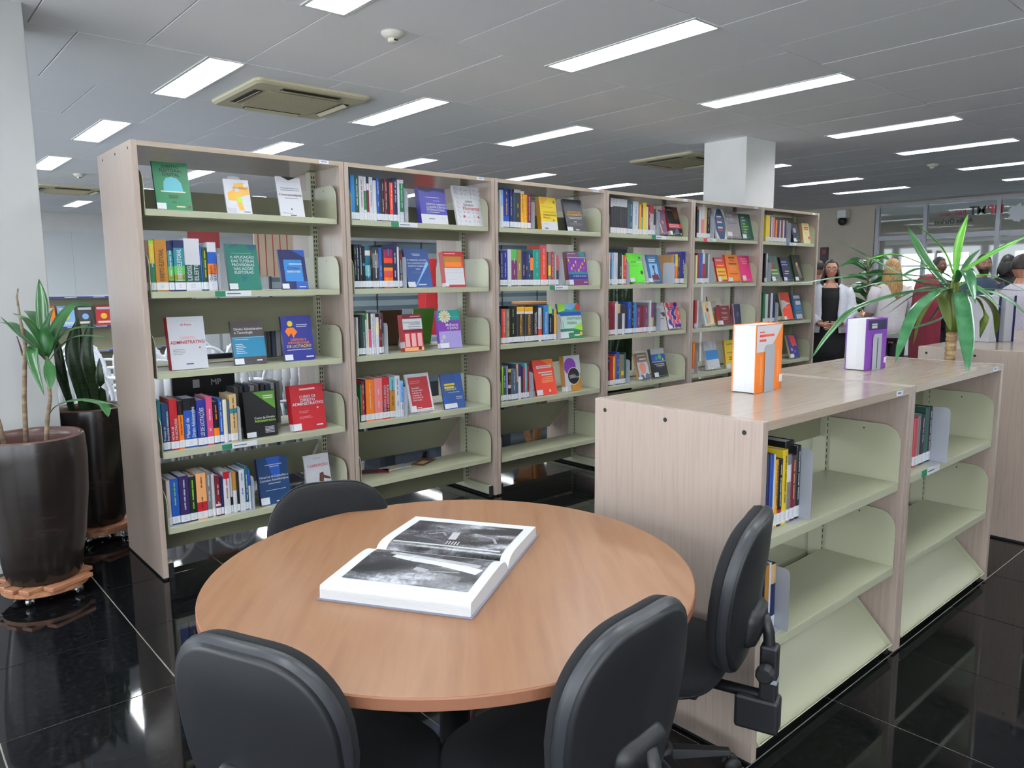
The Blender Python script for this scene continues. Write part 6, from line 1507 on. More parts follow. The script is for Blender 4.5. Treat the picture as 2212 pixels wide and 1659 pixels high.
# ------------------------------------------------------------------ things seen behind the tall bookcases
def white_chair(x, y, rz, label, text=False):
    """moulded plastic garden chair: seat, slatted rounded back, arms, legs"""
    t = empty('plastic_chair', (x, y, 0), rz, label, 'chair', 'white plastic chairs in rows')
    inst('seat', WC[0], t); bk = inst('backrest', WC[1], t)
    for s in (0, 1): inst('armrest', WC[2 + s], t)
    for me in WC[4:8]: inst('leg', me, t)
    if text:
        m = MB().use(INKB); letters(m, 'RESERVADO', 0.075, lambda u, v: (-u, 0.262, 0.67 + v), 'c')
        q = MB().use(PAGE).box(-0.20, 0.255, 0.60, 0.20, 0.259, 0.80).build('paper_notice', bk)
        m.build('notice_lettering', q)
    return t
def make_wc():
    out = []
    out.append(MB().use(CHWHITE).loft([[(x * k, 0.02 + y * k, z) for x, y in rrect(-0.23, -0.22, 0.23, 0.22, 0.06)] for k, z in ((0.97, 0.41), (1.0, 0.42), (0.98, 0.435))]).mesh('seat', True))
    b = MB().use(CHWHITE)
    arc = [(0.235 * math.cos(PI * i / 12), 0.62 + 0.30 * math.sin(PI * i / 12)) for i in range(13)]
    b.tube([(0.22, 0.21, 0.43)] + [(x, 0.22 + 0.10 * (z - 0.43), z) for x, z in arc] + [(-0.22, 0.21, 0.43)], 0.017, 8)
    for i in range(-2, 3):
        x = i * 0.084; zt = 0.62 + 0.30 * math.sqrt(max(0.0, 1 - (x / 0.235) ** 2))
        b.prism([(x - 0.038, 0.44), (x + 0.038, 0.44), (x + 0.038, zt), (x - 0.038, zt)], 'y', 0.228, 0.236)
    out.append(b.mesh('backrest', True))
    for s in (-1, 1):
        out.append(MB().use(CHWHITE).tube([(s * 0.235, 0.24, 0.66), (s * 0.255, 0.05, 0.65), (s * 0.255, -0.18, 0.63), (s * 0.24, -0.22, 0.56), (s * 0.22, -0.20, 0.43)], 0.018, 8).mesh('armrest', True))
    for sx, sy in ((-1, -1), (1, -1), (1, 1), (-1, 1)):
        out.append(MB().use(CHWHITE).tube([(sx * 0.20, 0.02 + sy * 0.20, 0.42), (sx * 0.24, 0.02 + sy * 0.25, 0.0)], [0.024, 0.017], 8).mesh('leg', True))
    return out
WC = make_wc()
RN = ['front', 'second', 'third', 'back']
for r, (y, xs) in enumerate(((3.1, (0.25, 0.85, 1.45, 2.05, 2.65)), (4.2, (0.45, 1.05, 1.65, 2.25, 2.85)), (5.3, (0.7, 1.3, 1.9, 2.5)), (6.4, (0.9, 1.5, 2.1)))):
    for i, x in enumerate(xs):
        white_chair(x, y, PI + 0.05 * ((i * 7 + r * 3) % 3 - 1), 'white plastic armchair, %s from the left in the %s row behind the nearest bookcase' % (ORD[i], RN[r]), r == 1 and i == 0)
rk = empty('magazine_rack', (1.3, 8.0, 0), 0, 'magazine rack with blue and white striped edges beyond the chairs', 'rack')
RKB = mat('rack_blue', (34, 52, 138), 0.4)
MB().use(CREAM_D).box(-1.0, 0.1, 0, 1.6, 0.4, 1.40).build('body', rk)
for z in (1.40, 0.98, 0.62):
    s = MB().use(CREAM).box(-1.0, -0.05, z, 1.6, 0.4, z + 0.03).use(RKB).box(-1.0, -0.056, z + 0.004, 1.6, -0.05, z + 0.027)
    s.use(PAGE)
    for i in range(7): s.box(-0.9 + i * 0.36, -0.058, z + 0.011, -0.75 + i * 0.36, -0.056, z + 0.02)
    s.build('shelf', rk)
MAGC = ['redor', 'wh', 'orng', 'sky', 'char', 'red', 'lgray', 'redor', 'wh', 'yel']
for i in range(10):
    c = MAGC[i]
    face_book((0.42 + i * 0.24, 8.02, 1.01), 0.21, 0.29, 0.008, 8, c, c, [('r', 0.08, 0.1, 0.9, 0.22, 'wh' if c != 'wh' else 'redor'), ('c', 0.5, 0.55, 0.2, 'yel' if i % 2 else 'sky'), ('r', 0.1, 0.8, 0.9, 0.9, 'cream')], '%s magazine, %s from the left on the rack beyond the chairs' % (COLN.get(c, c), ORD[i]), 'magazines on the far rack')
# exhibition panels
def exhibit(x, y, w_, z0, z1, kind, label):
    t = empty('exhibition_panel', (x, y, 0), 0, label, 'panel')
    m = mat('panel_red', (128, 34, 38), 0.5) if kind == 'r' else mat('panel_beige', (164, 148, 128), 0.6)
    bd = MB().use(m).box(0, 0, z0, w_, 0.03, z1).build('board', t)
    if kind == 's':
        n = max(3, int(w_ / 0.1))
        for i in range(n): MB().use(mat('panel_stripe', (150, 36, 44), 0.5)).box(0.05 + i * w_ / n, -0.004, z0, 0.062 + i * w_ / n, 0, z1 - 0.02).build('stripe', bd)
    for xx in (0.03, w_ - 0.06): MB().use(ALU).box(xx, 0.03, 0, xx + 0.03, 0.06, z1).build('post', t)
    MB().use(ALU).box(0, -0.2, 0, w_, 0.26, 0.02).build('foot', t)
exhibit(2.16, 5.84, 0.40, 2.05, 2.50, 'r', 'dark red hanging panel seen through the nearest bookcase')
exhibit(3.02, 5.84, 0.82, 1.68, 2.50, 's', 'beige panel with thin red stripes seen through the nearest bookcase')
# white column with extinguisher sign
sc_ = tag(MB().use(WALLW).box(6.45, 6.0, 0, 6.85, 6.40, ZC + 0.1).build('column'), 'slim white column with an extinguisher sign behind the second bookcase', 'column', kind='structure')
sg = MB().use(mat('sign_red', (206, 40, 48), 0.4)).box(6.44, 6.09, 2.04, 6.45, 6.33, 2.26)
sg.use(PAGE).prism([(6.19, 2.24), (6.19, 2.16), (6.15, 2.16), (6.21, 2.07), (6.27, 2.16), (6.23, 2.16), (6.23, 2.24)], 'x', 6.435, 6.44)
sg.build('extinguisher_sign', sc_)
hb = tag(MB().use(mat('hose_red', (196, 34, 42), 0.35)).box(6.22, 6.46, 0.0, 6.46, 6.70, 1.98).build('hose_cabinet', bevel=0.01), 'red fire hose cabinet beside the slim white column', 'cabinet')
# glazed partition with frosted bands, far behind
FROST = mat('frosted_band', (150, 166, 172), 0.35)
GLZ = mat('blue_grey_glass', (104, 122, 132), 0.12)
gp = tag(MB().use(ALU).box(4.6, 9.0, 2.40, 14.5, 9.08, 2.48).build('window_2'), 'glazed partition with pale horizontal bands behind the bookcases', kind='structure')
for i in range(9):
    x = 4.6 + i * 1.1
    MB().use(GLZ).box(x + 0.01, 9.02, 0.05, x + 1.09, 9.05, 2.40).build('glass_pane', gp)
    MB().use(mat('dark_joint', (40, 44, 50), 0.5)).box(x - 0.012, 9.0, 0, x + 0.012, 9.07, 2.40).build('mullion', gp)
    for k in range(9): MB().use(FROST).box(x + 0.012, 9.012, 0.55 + k * 0.19, x + 1.088, 9.02, 0.66 + k * 0.19).build('frosted_band', gp)
# lounge behind the second and third bookcases
sf = empty('sofa', (4.3, 3.3, 0), 0.0, 'low dark grey sofa behind the second bookcase', 'sofa')
SOFA = ramp_noise('sofa_grey', [(0.3, (52, 58, 70)), (0.7, (74, 82, 96))], (1, 1, 1), 200, 2, 0.95)
MB().use(SOFA).bevbox(-0.9, -0.1, 0.0, 0.9, 0.65, 0.45, 0.05).build('seat_base', sf)
MB().use(SOFA).bevbox(-0.9, 0.55, 0.1, 0.9, 0.80, 0.85, 0.05).build('backrest', sf)
for s in (-1, 1): MB().use(SOFA).bevbox(s * 0.9 - 0.1, -0.1, 0.1, s * 0.9 + 0.1, 0.8, 0.62, 0.04).build('arm', sf)
CUSH = ramp_noise('cushion_blue_grey', [(0.3, (84, 94, 114)), (0.7, (108, 118, 138))], (1, 1, 1), 200, 2, 0.95)
for i, x in enumerate((3.95, 4.5)):
    M = Matrix.Translation((x, 3.72, 0.68)) @ Matrix.Rotation(math.radians(-20), 4, 'X') @ Matrix.Rotation(0.1 * (i - 0.5), 4, 'Y')
    q = rrect(-0.24, -0.24, 0.24, 0.24, 0.05)
    o = MB().use(CUSH).loft([[(a * k, d, b * k) for a, b in q] for k, d in ((0.3, -0.085), (0.8, -0.06), (1.0, 0.0), (0.8, 0.06), (0.3, 0.085))], True, True, M).build('cushion', None, True)
    tag(o, 'blue-grey cushion, %s of two on the sofa behind the second bookcase' % ('left' if i == 0 else 'right'), 'cushion', 'sofa cushions')
WOODO = ramp_noise('honey_wood', [(0.3, (176, 112, 52)), (0.7, (200, 138, 74))], (1, 1, 8), 5, 4, 0.4)
def bistro(x, y, r, h, label):
    t = empty('pedestal_table', (x, y, 0), 0, label, 'table', 'wooden pedestal tables')
    MB().use(WOODO).lathe([(r * 0.95, h - 0.035), (r, h - 0.025), (r, h)], 32).build('table_top', t)
    for i in range(3):
        M = Matrix.Rotation(i * 2 * PI / 3, 4, 'Z')
        MB().use(WOODO).prism([(0.02, h - 0.035), (0.26 * r / 0.3, h - 0.035), (0.09, h * 0.6), (0.30, 0.0), (0.22, 0.0), (0.02, h * 0.5)], 'y', -0.018, 0.018, M).build('leg', t)
bistro(6.05, 3.6, 0.30, 1.30, 'round honey wood pedestal table seen through the third bookcase')
bistro(9.0, 3.4, 0.32, 1.12, 'round honey wood pedestal table seen through the fifth bookcase')
# snake plants behind the fourth bookcase
for i, (x, y) in enumerate(((5.75, 2.0), (6.25, 2.1), (6.75, 2.2))):
    nm = ('left', 'middle', 'right')[i]
    pot(x, y, 0.2, 0.55, 'dark pot of the %s snake plant behind the fourth bookcase' % nm, 'pots behind the fourth bookcase', 0.0)
    t = empty('snake_plant', (x, y, 0.455), 0, '%s snake plant of three behind the fourth bookcase' % nm, 'plant', 'snake plants behind the bookcases')
    for k in range(9):
        a = k * 2.4 + i; rr = 0.03 + 0.012 * k
        b0 = (x + rr * math.cos(a), y + rr * math.sin(a), 0.46)
        ht = 0.95 + 0.07 * ((k * 5 + i * 3) % 6)
        leaf(t, [b0, (x + rr * 2.2 * math.cos(a), y + rr * 2.2 * math.sin(a), 0.455 + ht * 0.55), (x + rr * 2.6 * math.cos(a), y + rr * 2.6 * math.sin(a), 0.455 + ht)], 0.085, SNAKE, (x, y, 0.455), 8, name='blade', base=0.85, fold=0.4)
# journals and display boards on the rear shelves of the nearest cases
for zz, xs, lv in ((LEV[4], [0.60 + i * 0.034 for i in range(9)], 'lower'), (LEV[3], [0.80 + i * 0.03 for i in range(6)], 'upper')):
    for i, x in enumerate(xs):
        spine_book((x, 0.43, zz + 0.001), 0.024 if i % 3 else 0.03, 0.255 + 0.006 * (i % 3), ('gray', 'dgray', 'slate', 'lgray')[i % 4], (), '', '', 'grey journal, %s from the left on the %s rear shelf of the nearest bookcase' % (ORD[i], lv), 'journals on the rear shelves', depth=0.20, sticker=False)
bb = empty('display_box', (0.47, 0.56, LEV[4] + 0.001), 0, 'black display box with pale letters on the rear shelf of nearest bookcase', 'box')
MB().use(PLAST).box(-0.19, 0, 0, 0.19, 0.03, 0.46).build('box_body', bb, bevel=0.004)
lt = MB().use(cm('lgray')); letters(lt, 'MP', 0.05, lambda u, v: (0.07 + u, -0.0008, 0.27 + v), 'c'); lt.box(-0.07, -0.001, 0.26, -0.03, 0, 0.31); lt.build('box_lettering', bb)
easel((0.47, 0.50, LEV[4]), 0.26, 'wire easel in front of the black display box', 12, 0.30)
REARF = [(1.50, 3, 'grn3', 'green book with a pale edge on the left rear shelf, second bookcase'), (1.80, 3, 'brn', 'brown picture book on the rear shelf, second bookcase'), (2.09, 3, 'grn3', 'green book leaning on the right rear shelf, second bookcase'), (2.62, 3, 'beige', 'pale book, left one on the rear shelf of the third bookcase'), (3.02, 3, 'beige', 'pale book, right one on the rear shelf of the third bookcase')]
for x, k, c, lab in REARF:
    t = face_book((x, 0.60, LEV[k] + 0.004), 0.19, 0.27, 0.02, 14, c, 'wh', [('r', 0.1, 0.08, 0.9, 0.2, 'cream'), ('r', 0.15, 0.3, 0.8, 0.34, 'lgray')], lab, 'books shown on the rear side', yaw=PI)
for i, (x, c) in enumerate(((1.45, 'mar'), (1.62, 'lgray'), (1.86, 'brn'))):
    o = empty('magazine', (x + 0.0, 0.60 - 0.012 * i, 0.307 + 0.006), 0.5 * (i - 1), ('dark red', 'pale', 'brown')[i] + ' magazine lying at the foot of the second bookcase', 'magazine', 'magazines lying behind the second bookcase')
    o.location = (x, 0.235, 0.3015 + 0.0)
    MB().use(cm(c)).box(-0.10, -0.05, 0, 0.10, 0.05, 0.005).build('cover', o)
    MB().use(cm('tan' if i else 'char')).box(-0.07, -0.03, 0.005, 0.02, 0.02, 0.0056).build('cover_print', o)

# ------------------------------------------------------------------ right background
BURG = ramp_noise('burgundy_cloth', [(0.3, (112, 28, 48)), (0.7, (134, 38, 60))], (1, 1, 1), 150, 2, 0.9)
hc = empty('high_back_chair', (7.55, -1.0, 0), math.radians(40), 'burgundy high-backed chair beyond the low bookcases', 'chair')
MB().use(BURG).loft([[(x * k, d, 1.0 + z * k) for x, z in outline(0.26, 0.30, 0.27, 1.24, 40, 3.4)] for k, d in ((0.5, -0.06), (0.95, -0.05), (1.0, 0.0), (0.95, 0.06), (0.5, 0.075))]).build('backrest', hc, True)
MB().use(BURG).bevbox(-0.28, 0.05, 0.40, 0.28, 0.58, 0.52, 0.04).build('seat', hc)
for sx in (-0.24, 0.24):
    for sy in (0.0, 0.52): MB().use(PLAST).box(sx - 0.02, sy - 0.02, 0, sx + 0.02, sy + 0.02, 0.42).build('leg', hc)
# leafy plant beside the standing woman
pot(9.15, 0.33, 0.24, 0.5, 'dark floor pot holding the bushy plant near the person in white', 'floor pots', 0.0)
bp = empty('bushy_plant', (9.15, 0.33, 0.4), 0, 'dark green bushy plant beside the person in a white jacket', 'plant')
OB = (9.15, 0.33, 0.4)
MB().use(STEMM).tube([(0, 0, 0.005), (0.02, 0.0, 0.8), (0.0, 0.01, 1.45)], [0.025, 0.02, 0.012], 10).build('stem', bp, True)
rg = random.Random(11)
for i in range(46):
    z = 0.75 + 1.05 * (i / 46); a = i * 2.4; L = rg.uniform(0.28, 0.46) * (1.0 - 0.25 * abs(z - 1.2))
    el = rg.uniform(-0.1, 0.7)
    b0 = Vector((9.15, 0.33, z)); d = Vector((math.cos(a), math.sin(a), 0))
    leaf(bp, [tuple(b0), tuple(b0 + d * L * 0.5 + Vector((0, 0, L * el * 0.6))), tuple(b0 + d * L + Vector((0, 0, L * el * 0.3)))], 0.085, LEAFM['d'], OB, 6, base=0.5)
# binders and bag on the farther low bookcase
for i, (x, y) in enumerate(((4.60, -2.47), (4.70, -2.53))):
    t = empty('binder', (x, y, LH + 0.0005), math.radians(-32), 'grey lever arch binder, %s of two on the farther low bookcase' % ('left' if i == 0 else 'right'), 'binder', 'binders on the farther low bookcase')
    MB().use(cm('lgray')).box(0, 0, 0, 0.075, 0.28, 0.31).build('cover', t, bevel=0.002)
    MB().use(PAGE).box(0.006, 0.01, 0.004, 0.069, 0.284, 0.306).build('page_block', t)
    MB().use(cm('navy')).box(0.058, -0.001, 0.0, 0.0755, 0.0, 0.31).build('spine_stripe', t)
bg = empty('handbag', (4.62, -2.80, LH + 0.0005), math.radians(20), 'black and brown handbag on the farther low bookcase at the right edge', 'bag')
MB().use(mat('bag_leather', (28, 24, 26), 0.3)).loft([[(x * k, y * k, z) for x, y in rrect(-0.20, -0.09, 0.20, 0.09, 0.06)] for k, z in ((0.9, 0.0), (1.0, 0.02), (1.02, 0.09), (0.9, 0.17))]).build('bag_body', bg, True)
MB().use(mat('bag_brown', (70, 46, 52), 0.4)).loft([[(x * k, y * k, z) for x, y in rrect(-0.18, -0.08, 0.18, 0.08, 0.05)] for k, z in ((0.98, 0.15), (0.95, 0.22), (0.7, 0.28))]).build('bag_flap', bg, True)
MB().use(mat('bag_leather', (28, 24, 26), 0.3)).tube([(-0.14, 0, 0.24), (-0.10, 0.01, 0.34), (0, 0.015, 0.38), (0.10, 0.01, 0.34), (0.14, 0, 0.24)], 0.008, 8).build('handle', bg, True)
# ------------------------------------------------------------------ people
def skin_body(pose):
    """one continuous body surface grown from a jointed skeleton, 1.70 tall, facing -y"""
    V = []; R = []; E = []
    def add(p, r, parent=None):
        V.append(p); R.append(r)
        if parent is not None: E.append((parent, len(V) - 1))
        return len(V) - 1
    pel = add((0, 0.0, 0.93), 0.125)
    wst = add((0, 0.0, 1.08), 0.105, pel)
    che = add((0, 0.0, 1.27), 0.125, wst)
    upc = add((0, 0.01, 1.38), 0.095, che)
    nk = add((0, 0.01, 1.455), 0.05, upc)
    hd = add((0, -0.005, 1.53), 0.052, nk)
    for s in (-1, 1):
        hp = add((s * 0.09, 0.0, 0.86), 0.095, pel)
        kn = add((s * 0.10, -0.01, 0.48), 0.058, hp)
        cf = add((s * 0.10, 0.012, 0.34), 0.054, kn)
        an = add((s * 0.10, 0.02, 0.09), 0.034, cf)
        he = add((s * 0.10, 0.01, 0.045), 0.036, an)
        add((s * 0.115, -0.13, 0.025), 0.026, he)
        sh = add((s * 0.165, 0.01, 1.375), 0.058, upc)
        if pose == 'down':
            el = (s * 0.225, 0.02, 1.10); wr = (s * 0.235, -0.03, 0.87); pm = (s * 0.235, -0.05, 0.79); dr = Vector((0, -0.25, -1)).normalized(); out = Vector((0, -1, 0))
        elif pose == 'clasp':
            el = (s * 0.235, 0.0, 1.12); wr = (s * 0.10, -0.17, 1.00); pm = (s * 0.045, -0.20, 0.985); dr = Vector((-s, -0.3, -0.1)).normalized(); out = Vector((0, -0.4, 1))
        else:
            el = (s * 0.235, 0.0, 1.12); wr = (s * 0.17, -0.21, 1.05); pm = (s * 0.15, -0.29, 1.08); dr = Vector((-s * 0.3, -1, 0.3)).normalized(); out = Vector((-s, 0, 0.5))
        e = add(el, 0.042, sh); w = add(wr, 0.027, e); p = add(pm, 0.030, w)
        side = dr.cross(out).normalized()
        for k, L in ((-1.5, 0.058), (-0.5, 0.072), (0.5, 0.078), (1.5, 0.068)):
            b = Vector(pm) + side * (k * 0.0)
            f1 = add(tuple(Vector(pm) + out * (k * 0.018) + dr * 0.045), 0.009, p)
            f2 = add(tuple(Vector(pm) + out * (k * 0.02) + dr * (0.045 + L * 0.55) - side * 0.006 * s), 0.008, f1)
            add(tuple(Vector(pm) + out * (k * 0.02) + dr * (0.045 + L) - side * 0.016 * s), 0.007, f2)
        t1 = add(tuple(Vector(pm) + out * 0.035 - dr * 0.005), 0.011, p)
        add(tuple(Vector(pm) + out * 0.05 + dr * 0.04), 0.009, t1)
    me = bpy.data.meshes.new('body_skeleton')
    me.from_pydata(V, E, [])
    o = bpy.data.objects.new('body_skeleton', me); COL.objects.link(o)
    o.modifiers.new('skin', 'SKIN')
    sv = me.skin_vertices[0].data
    for i, r in enumerate(R):
        sv[i].radius = (r, r * (0.78 if i in (pel, wst, che, upc) else 1.0))
        sv[i].use_root = (i == pel)
    sb = o.modifiers.new('sub', 'SUBSURF'); sb.levels = 1; sb.render_levels = 1
    dg = bpy.context.evaluated_depsgraph_get()
    ev = o.evaluated_get(dg).to_mesh()
    vs = [tuple(v.co) for v in ev.vertices]; fs = [tuple(p.vertices) for p in ev.polygons]
    o.evaluated_get(dg).to_mesh_clear()
    bpy.data.objects.remove(o); bpy.data.meshes.remove(me)
    return vs, fs
BODIES = {}
def head_geo(mb, skin, lips):
    """head with brow, nose, cheeks, chin and ears; centre 1.60, facing -y"""
    n, m = 24, 18
    rings = []
    for i in range(m + 1):
        t = -PI / 2 + PI * i / m
        k = max(math.cos(t), 0.03); z = math.sin(t)
        r = []
        for j in range(n):
            a = 2 * PI * j / n
            x = 0.072 * k * math.sin(a); y = -0.092 * k * math.cos(a)
            zz = 1.605 + 0.112 * z
            jaw = max(0.0, -z)
            x *= 1 - 0.28 * jaw ** 1.5
            if y > 0: y *= 1.0 - 0.25 * jaw
            f = max(0.0, math.cos(a)) ** 6
            nose = f * math.exp(-((z + 0.18) / 0.16) ** 2) * 0.022
            brow = f * math.exp(-((z - 0.22) / 0.12) ** 2) * 0.006
            eye = -max(0.0, math.cos(abs(a if a < PI else a - 2 * PI) - 0.42)) ** 30 * math.exp(-((z - 0.03) / 0.10) ** 2) * 0.010
            chin = f * math.exp(-((z + 0.85) / 0.2) ** 2) * 0.012
            r.append((x, y - nose - brow - chin - eye, zz))
        rings.append(r)
    mb.use(skin).loft(rings)
    for s in (-1, 1):
        mb.use(skin).ball((s * 0.074, 0.006, 1.60), (0.010, 0.020, 0.030), 10, 8)
        mb.use(mat('eye_white', (226, 222, 216), 0.3)).ball((s * 0.030, -0.083, 1.609), (0.013, 0.008, 0.008), 10, 6)
        mb.use(mat('eye_iris', (40, 26, 20), 0.2)).ball((s * 0.030, -0.090, 1.609), (0.006, 0.003, 0.006), 8, 6)
        mb.use(mat('eyebrow', (44, 30, 24), 0.8)).box(s * 0.030 - 0.016, -0.094, 1.628, s * 0.030 + 0.016, -0.088, 1.633)
    mb.use(lips).ball((0, -0.086, 1.553), (0.022, 0.008, 0.008), 10, 6)
def rings_z(spec, n=28, a0=0.0):
    """ellipse rings (rx, ry, cy, z); a0 opens the front"""
    out = []
    for rx, ry, cy, z in spec:
        r = []
        for j in range(n + (1 if a0 else 0)):
            a = a0 + (2 * PI - 2 * a0) * j / n
            r.append((rx * math.sin(a), cy - ry * math.cos(a), z))
        out.append(r)
    return out
def cloth(mb_, name, parent, thick=0.006):
    o = mb_.build(name, parent, True)
    md = o.modifiers.new('thickness', 'SOLIDIFY'); md.thickness = thick; md.offset = 1
    return o
ARM = {'down': lambda s: [(s * 0.155, 0.01, 1.385), (s * 0.19, 0.015, 1.31), (s * 0.225, 0.02, 1.10), (s * 0.234, -0.01, 0.96), (s * 0.235, -0.028, 0.885)],
       'clasp': lambda s: [(s * 0.155, 0.01, 1.385), (s * 0.19, 0.012, 1.31), (s * 0.235, 0.0, 1.12), (s * 0.17, -0.09, 1.06), (s * 0.11, -0.16, 1.005)],
       'hold': lambda s: [(s * 0.155, 0.01, 1.385), (s * 0.19, 0.012, 1.31), (s * 0.235, 0.0, 1.12), (s * 0.20, -0.11, 1.08), (s * 0.175, -0.20, 1.052)]}
def person(loc, rz, h, label, pose='down', skin=(176, 124, 100), hair=(36, 26, 24), hairstyle='short', top=(60, 70, 90), legs=(30, 30, 36), style='shirt', sleeve=1.0, beard=False, glasses=False):
    k = h / 1.715
    t = empty('person', (loc[0], loc[1], 0), rz, label, 'person')
    t.scale = (k, k, k)
    if pose not in BODIES: BODIES[pose] = skin_body(pose)
    nm = '%d_%d_%d' % skin
    sk = mat('skin_' + nm, skin, 0.5); lp = mat('lips_' + nm, (min(255, skin[0] + 6), int(skin[1] * 0.72), int(skin[2] * 0.74)), 0.4)
    b = MB().use(sk)
    b.add(*BODIES[pose])
    head_geo(b, sk, lp)
    b.build('body', t, True)
    hm = ramp_noise('hair_%d_%d_%d' % hair, [(0.3, tuple(int(c * 0.75) for c in hair)), (0.7, tuple(min(255, int(c * 1.3)) for c in hair))], (40, 40, 3), 3, 3, 0.5)
    hb = MB().use(hm)
    n = 24; rg_ = []
    low = {'short': -0.15, 'bald': 0.3, 'long': -0.35, 'bob': -0.55}[hairstyle]
    for i in range(12):
        tt = i / 11; r = []
        for j in range(n):
            a = 2 * PI * j / n
            front = max(0.0, math.cos(a))
            zlow = low + (0.62 - low) * min(1.0, front * 1.6) ** 1.5
            zz = 0.999 + (zlow - 0.999) * tt
            kk = math.sqrt(max(0.0, 1 - zz * zz))
            r.append((0.080 * kk * math.sin(a), 0.004 - 0.100 * kk * math.cos(a), 1.606 + 0.121 * zz))
        rg_.append(r)
    hb.loft(rg_, True, False)
    if hairstyle in ('long', 'bob'):
        L = 0.34 if hairstyle == 'long' else 0.16
        r2 = []
        for i in range(10):
            tt = i / 9; r = []
            for j in range(17):
                a = 0.85 + (2 * PI - 1.7) * j / 16
                wv = 0.006 * math.sin(j * 2.1 + i * 0.9)
                rr = 1.0 + 0.22 * math.sin(tt * 2.6) + wv * 4
                back = max(0.0, -math.cos(a))
                r.append(((0.080 + 0.014 * tt) * rr * math.sin(a), 0.012 - (0.088 + 0.01 * tt) * rr * math.cos(a) * (1 + 0.15 * tt), 1.63 - (L + 0.03 * math.sin(j * 1.7)) * tt))
            r2.append(r)
        hb.loft(r2, False, False, closed=False)
    ho = hb.build('hair', t, True)
    md = ho.modifiers.new('thickness', 'SOLIDIFY'); md.thickness = 0.006; md.offset = 1
    if beard:
        bb_ = MB().use(hm)
        r2 = []
        for i in range(6):
            tt = i / 5; r = []
            for j in range(13):
                a = -1.25 + 2.5 * j / 12
                r.append((0.066 * (1 - 0.35 * tt) * math.sin(a), -0.004 - (0.093 - 0.006 * tt) * math.cos(a), 1.56 - 0.068 * tt - (0.0 if abs(a) > 0.45 else 0.0)))
            r2.append(r)
        bb_.loft(r2, False, False, closed=False)
        cloth(bb_, 'beard', t, 0.006)
    if glasses:
        g = MB().use(mat('spectacle_frame', (60, 40, 36), 0.3))
        for s in (-1, 1):
            g.tube([(s * 0.031 + 0.021 * math.cos(2 * PI * q / 12), -0.104, 1.606 + 0.017 * math.sin(2 * PI * q / 12)) for q in range(13)], 0.002, 6)
            g.tube([(s * 0.052, -0.103, 1.608), (s * 0.074, -0.02, 1.612), (s * 0.076, 0.01, 1.60)], 0.0016, 6)
        g.tube([(-0.010, -0.105, 1.608), (0, -0.110, 1.610), (0.010, -0.105, 1.608)], 0.0016, 6)
        g.build('spectacles', t)
    tm = ramp_noise('cloth_%d_%d_%d' % top, [(0.3, tuple(int(c * 0.93) for c in top)), (0.7, top)], (1, 1, 1), 60, 2, 0.85)
    lm_ = ramp_noise('cloth_%d_%d_%d' % legs, [(0.3, tuple(int(c * 0.9) for c in legs)), (0.7, legs)], (1, 1, 1), 60, 2, 0.85)
    if style == 'dress_jacket':
        cloth(MB().use(lm_).loft(rings_z([(0.155, 0.105, 0.0, 1.40), (0.165, 0.128, 0.0, 1.28), (0.135, 0.105, 0.0, 1.10), (0.155, 0.12, 0.0, 0.98), (0.185, 0.135, 0.0, 0.86), (0.185, 0.13, 0.0, 0.70), (0.175, 0.125, 0.0, 0.52)]), False, False), 'dress', t, 0.004)
        cloth(MB().use(tm).loft(rings_z([(0.095, 0.075, 0.02, 1.455), (0.19, 0.105, 0.01, 1.405), (0.198, 0.142, 0.0, 1.28), (0.178, 0.128, 0.0, 1.12), (0.195, 0.138, 0.0, 1.0), (0.215, 0.15, 0.0, 0.90)], 28, 0.50), False, False, closed=False), 'jacket', t, 0.008)
        for s in (-1, 1): cloth(MB().use(tm).tube(ARM[pose](s), [0.066, 0.066, 0.056, 0.048, 0.045], 14, cap=False), 'sleeve', t, 0.006)
    else:
        hem = 0.90 if style == 'shirt' else 0.84
        cloth(MB().use(tm).loft(rings_z([(0.075, 0.068, 0.012, 1.46), (0.155, 0.092, 0.012, 1.415), (0.19, 0.118, 0.008, 1.34), (0.185, 0.135, 0.0, 1.22), (0.165, 0.122, 0.0, 1.08), (0.178, 0.128, 0.0, 0.98), (0.185, 0.135, 0.0, hem)]), False, False), 'shirt', t, 0.006)
        for s in (-1, 1):
            ap = ARM[pose](s)
            npt = 5 if sleeve >= 1 else 3
            cloth(MB().use(tm).tube(ap[:npt], [0.068, 0.066, 0.056, 0.046, 0.042][:npt], 14, cap=False), 'sleeve', t, 0.005)
        tr = MB().use(lm_)
        cloth(tr.loft(rings_z([(0.168, 0.122, 0.0, 1.0), (0.185, 0.13, 0.0, 0.88), (0.19, 0.125, 0.0, 0.80)]), False, False), 'waist', t, 0.004)
        for s in (-1, 1):
            cloth(MB().use(lm_).tube([(s * 0.088, 0.0, 0.86), (s * 0.10, -0.005, 0.70), (s * 0.10, -0.008, 0.48), (s * 0.10, 0.012, 0.30), (s * 0.10, 0.015, 0.06)], [0.096, 0.086, 0.072, 0.066, 0.062], 14, cap=False), 'trouser_leg', t, 0.004)
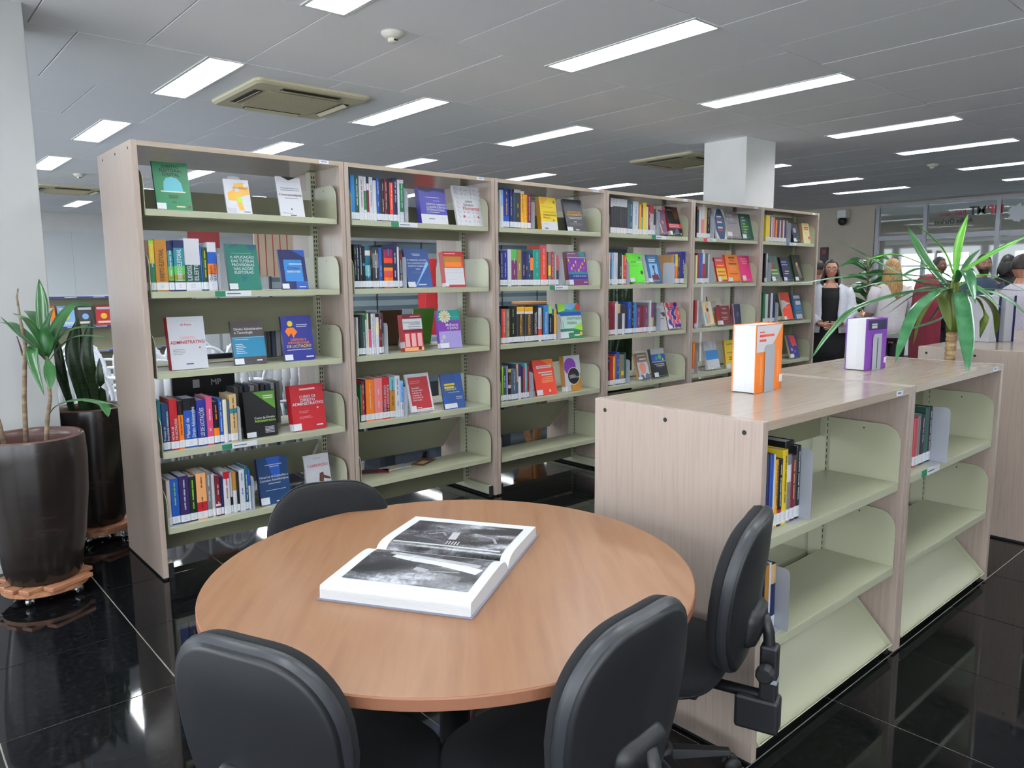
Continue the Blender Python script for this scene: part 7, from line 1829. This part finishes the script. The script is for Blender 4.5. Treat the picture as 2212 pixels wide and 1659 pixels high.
    for s in (-1, 1):
        MB().use(mat('shoe_black', (20, 18, 20), 0.35)).loft([[(s * 0.105 + x * kx, y + cy, z) for x, y in rrect(-0.045, -0.13, 0.045, 0.11, 0.04)] for kx, cy, z in ((1.0, -0.03, 0.0), (1.05, -0.03, 0.03), (0.8, -0.015, 0.075))]).build('shoe', t, True)
    return t
def face_cam(x, y): 
    v = Vector((CAM[0] - x, CAM[1] - y)); return math.atan2(v.x, -v.y)
person((7.62, 0.10), face_cam(7.62, 0.10) + 0.05, 1.80, 'person in a white jacket over a black dress beside the last bookcase', 'clasp', (196, 142, 118), (40, 28, 26), 'long', (226, 228, 238), (16, 15, 18), 'dress_jacket', glasses=True)
person((8.10, -0.40), face_cam(8.10, -0.40) + PI + 0.5, 1.80, 'person with long fair hair and a white blouse, seen from behind', 'hold', (206, 158, 132), (150, 116, 74), 'long', (228, 224, 226), (38, 36, 44), 'blouse', sleeve=0.5)
person((10.43, -0.09), face_cam(10.43, -0.09) + 0.9, 1.86, 'person in dark clothes standing behind the burgundy chair', 'hold', (120, 84, 70), (26, 22, 22), 'short', (36, 36, 44), (30, 30, 36), 'shirt')
person((9.45, -0.94), face_cam(9.45, -0.94) + 0.35, 1.85, 'person with a dark beard in a denim blue shirt', 'clasp', (150, 104, 84), (24, 20, 20), 'short', (52, 66, 88), (30, 32, 40), 'shirt', beard=True)
person((10.9, -0.80), face_cam(10.9, -0.80) + PI - 0.4, 1.88, 'person with black hair facing away near the glass front', 'down', (140, 98, 80), (18, 17, 18), 'bob', (44, 46, 52), (24, 24, 28), 'shirt')
person((7.0, -2.00), face_cam(7.0, -2.00) + PI - 0.7, 1.78, 'person in a loose pale lilac shirt at the right edge', 'hold', (176, 124, 100), (40, 30, 28), 'short', (206, 198, 212), (40, 40, 48), 'blouse')
person((10.6, 1.75), face_cam(10.6, 1.75) + PI, 1.86, 'person with dark hair far behind the person in the white jacket', 'down', (186, 130, 108), (38, 28, 26), 'short', (110, 114, 120), (40, 40, 48), 'shirt')
# ------------------------------------------------------------------ survey units to metres
UNIT = 0.9130
for o in list(scene.objects):
    if o.parent is None:
        o.location = o.location * UNIT
        o.scale = o.scale * UNIT
bpy.context.view_layer.update()
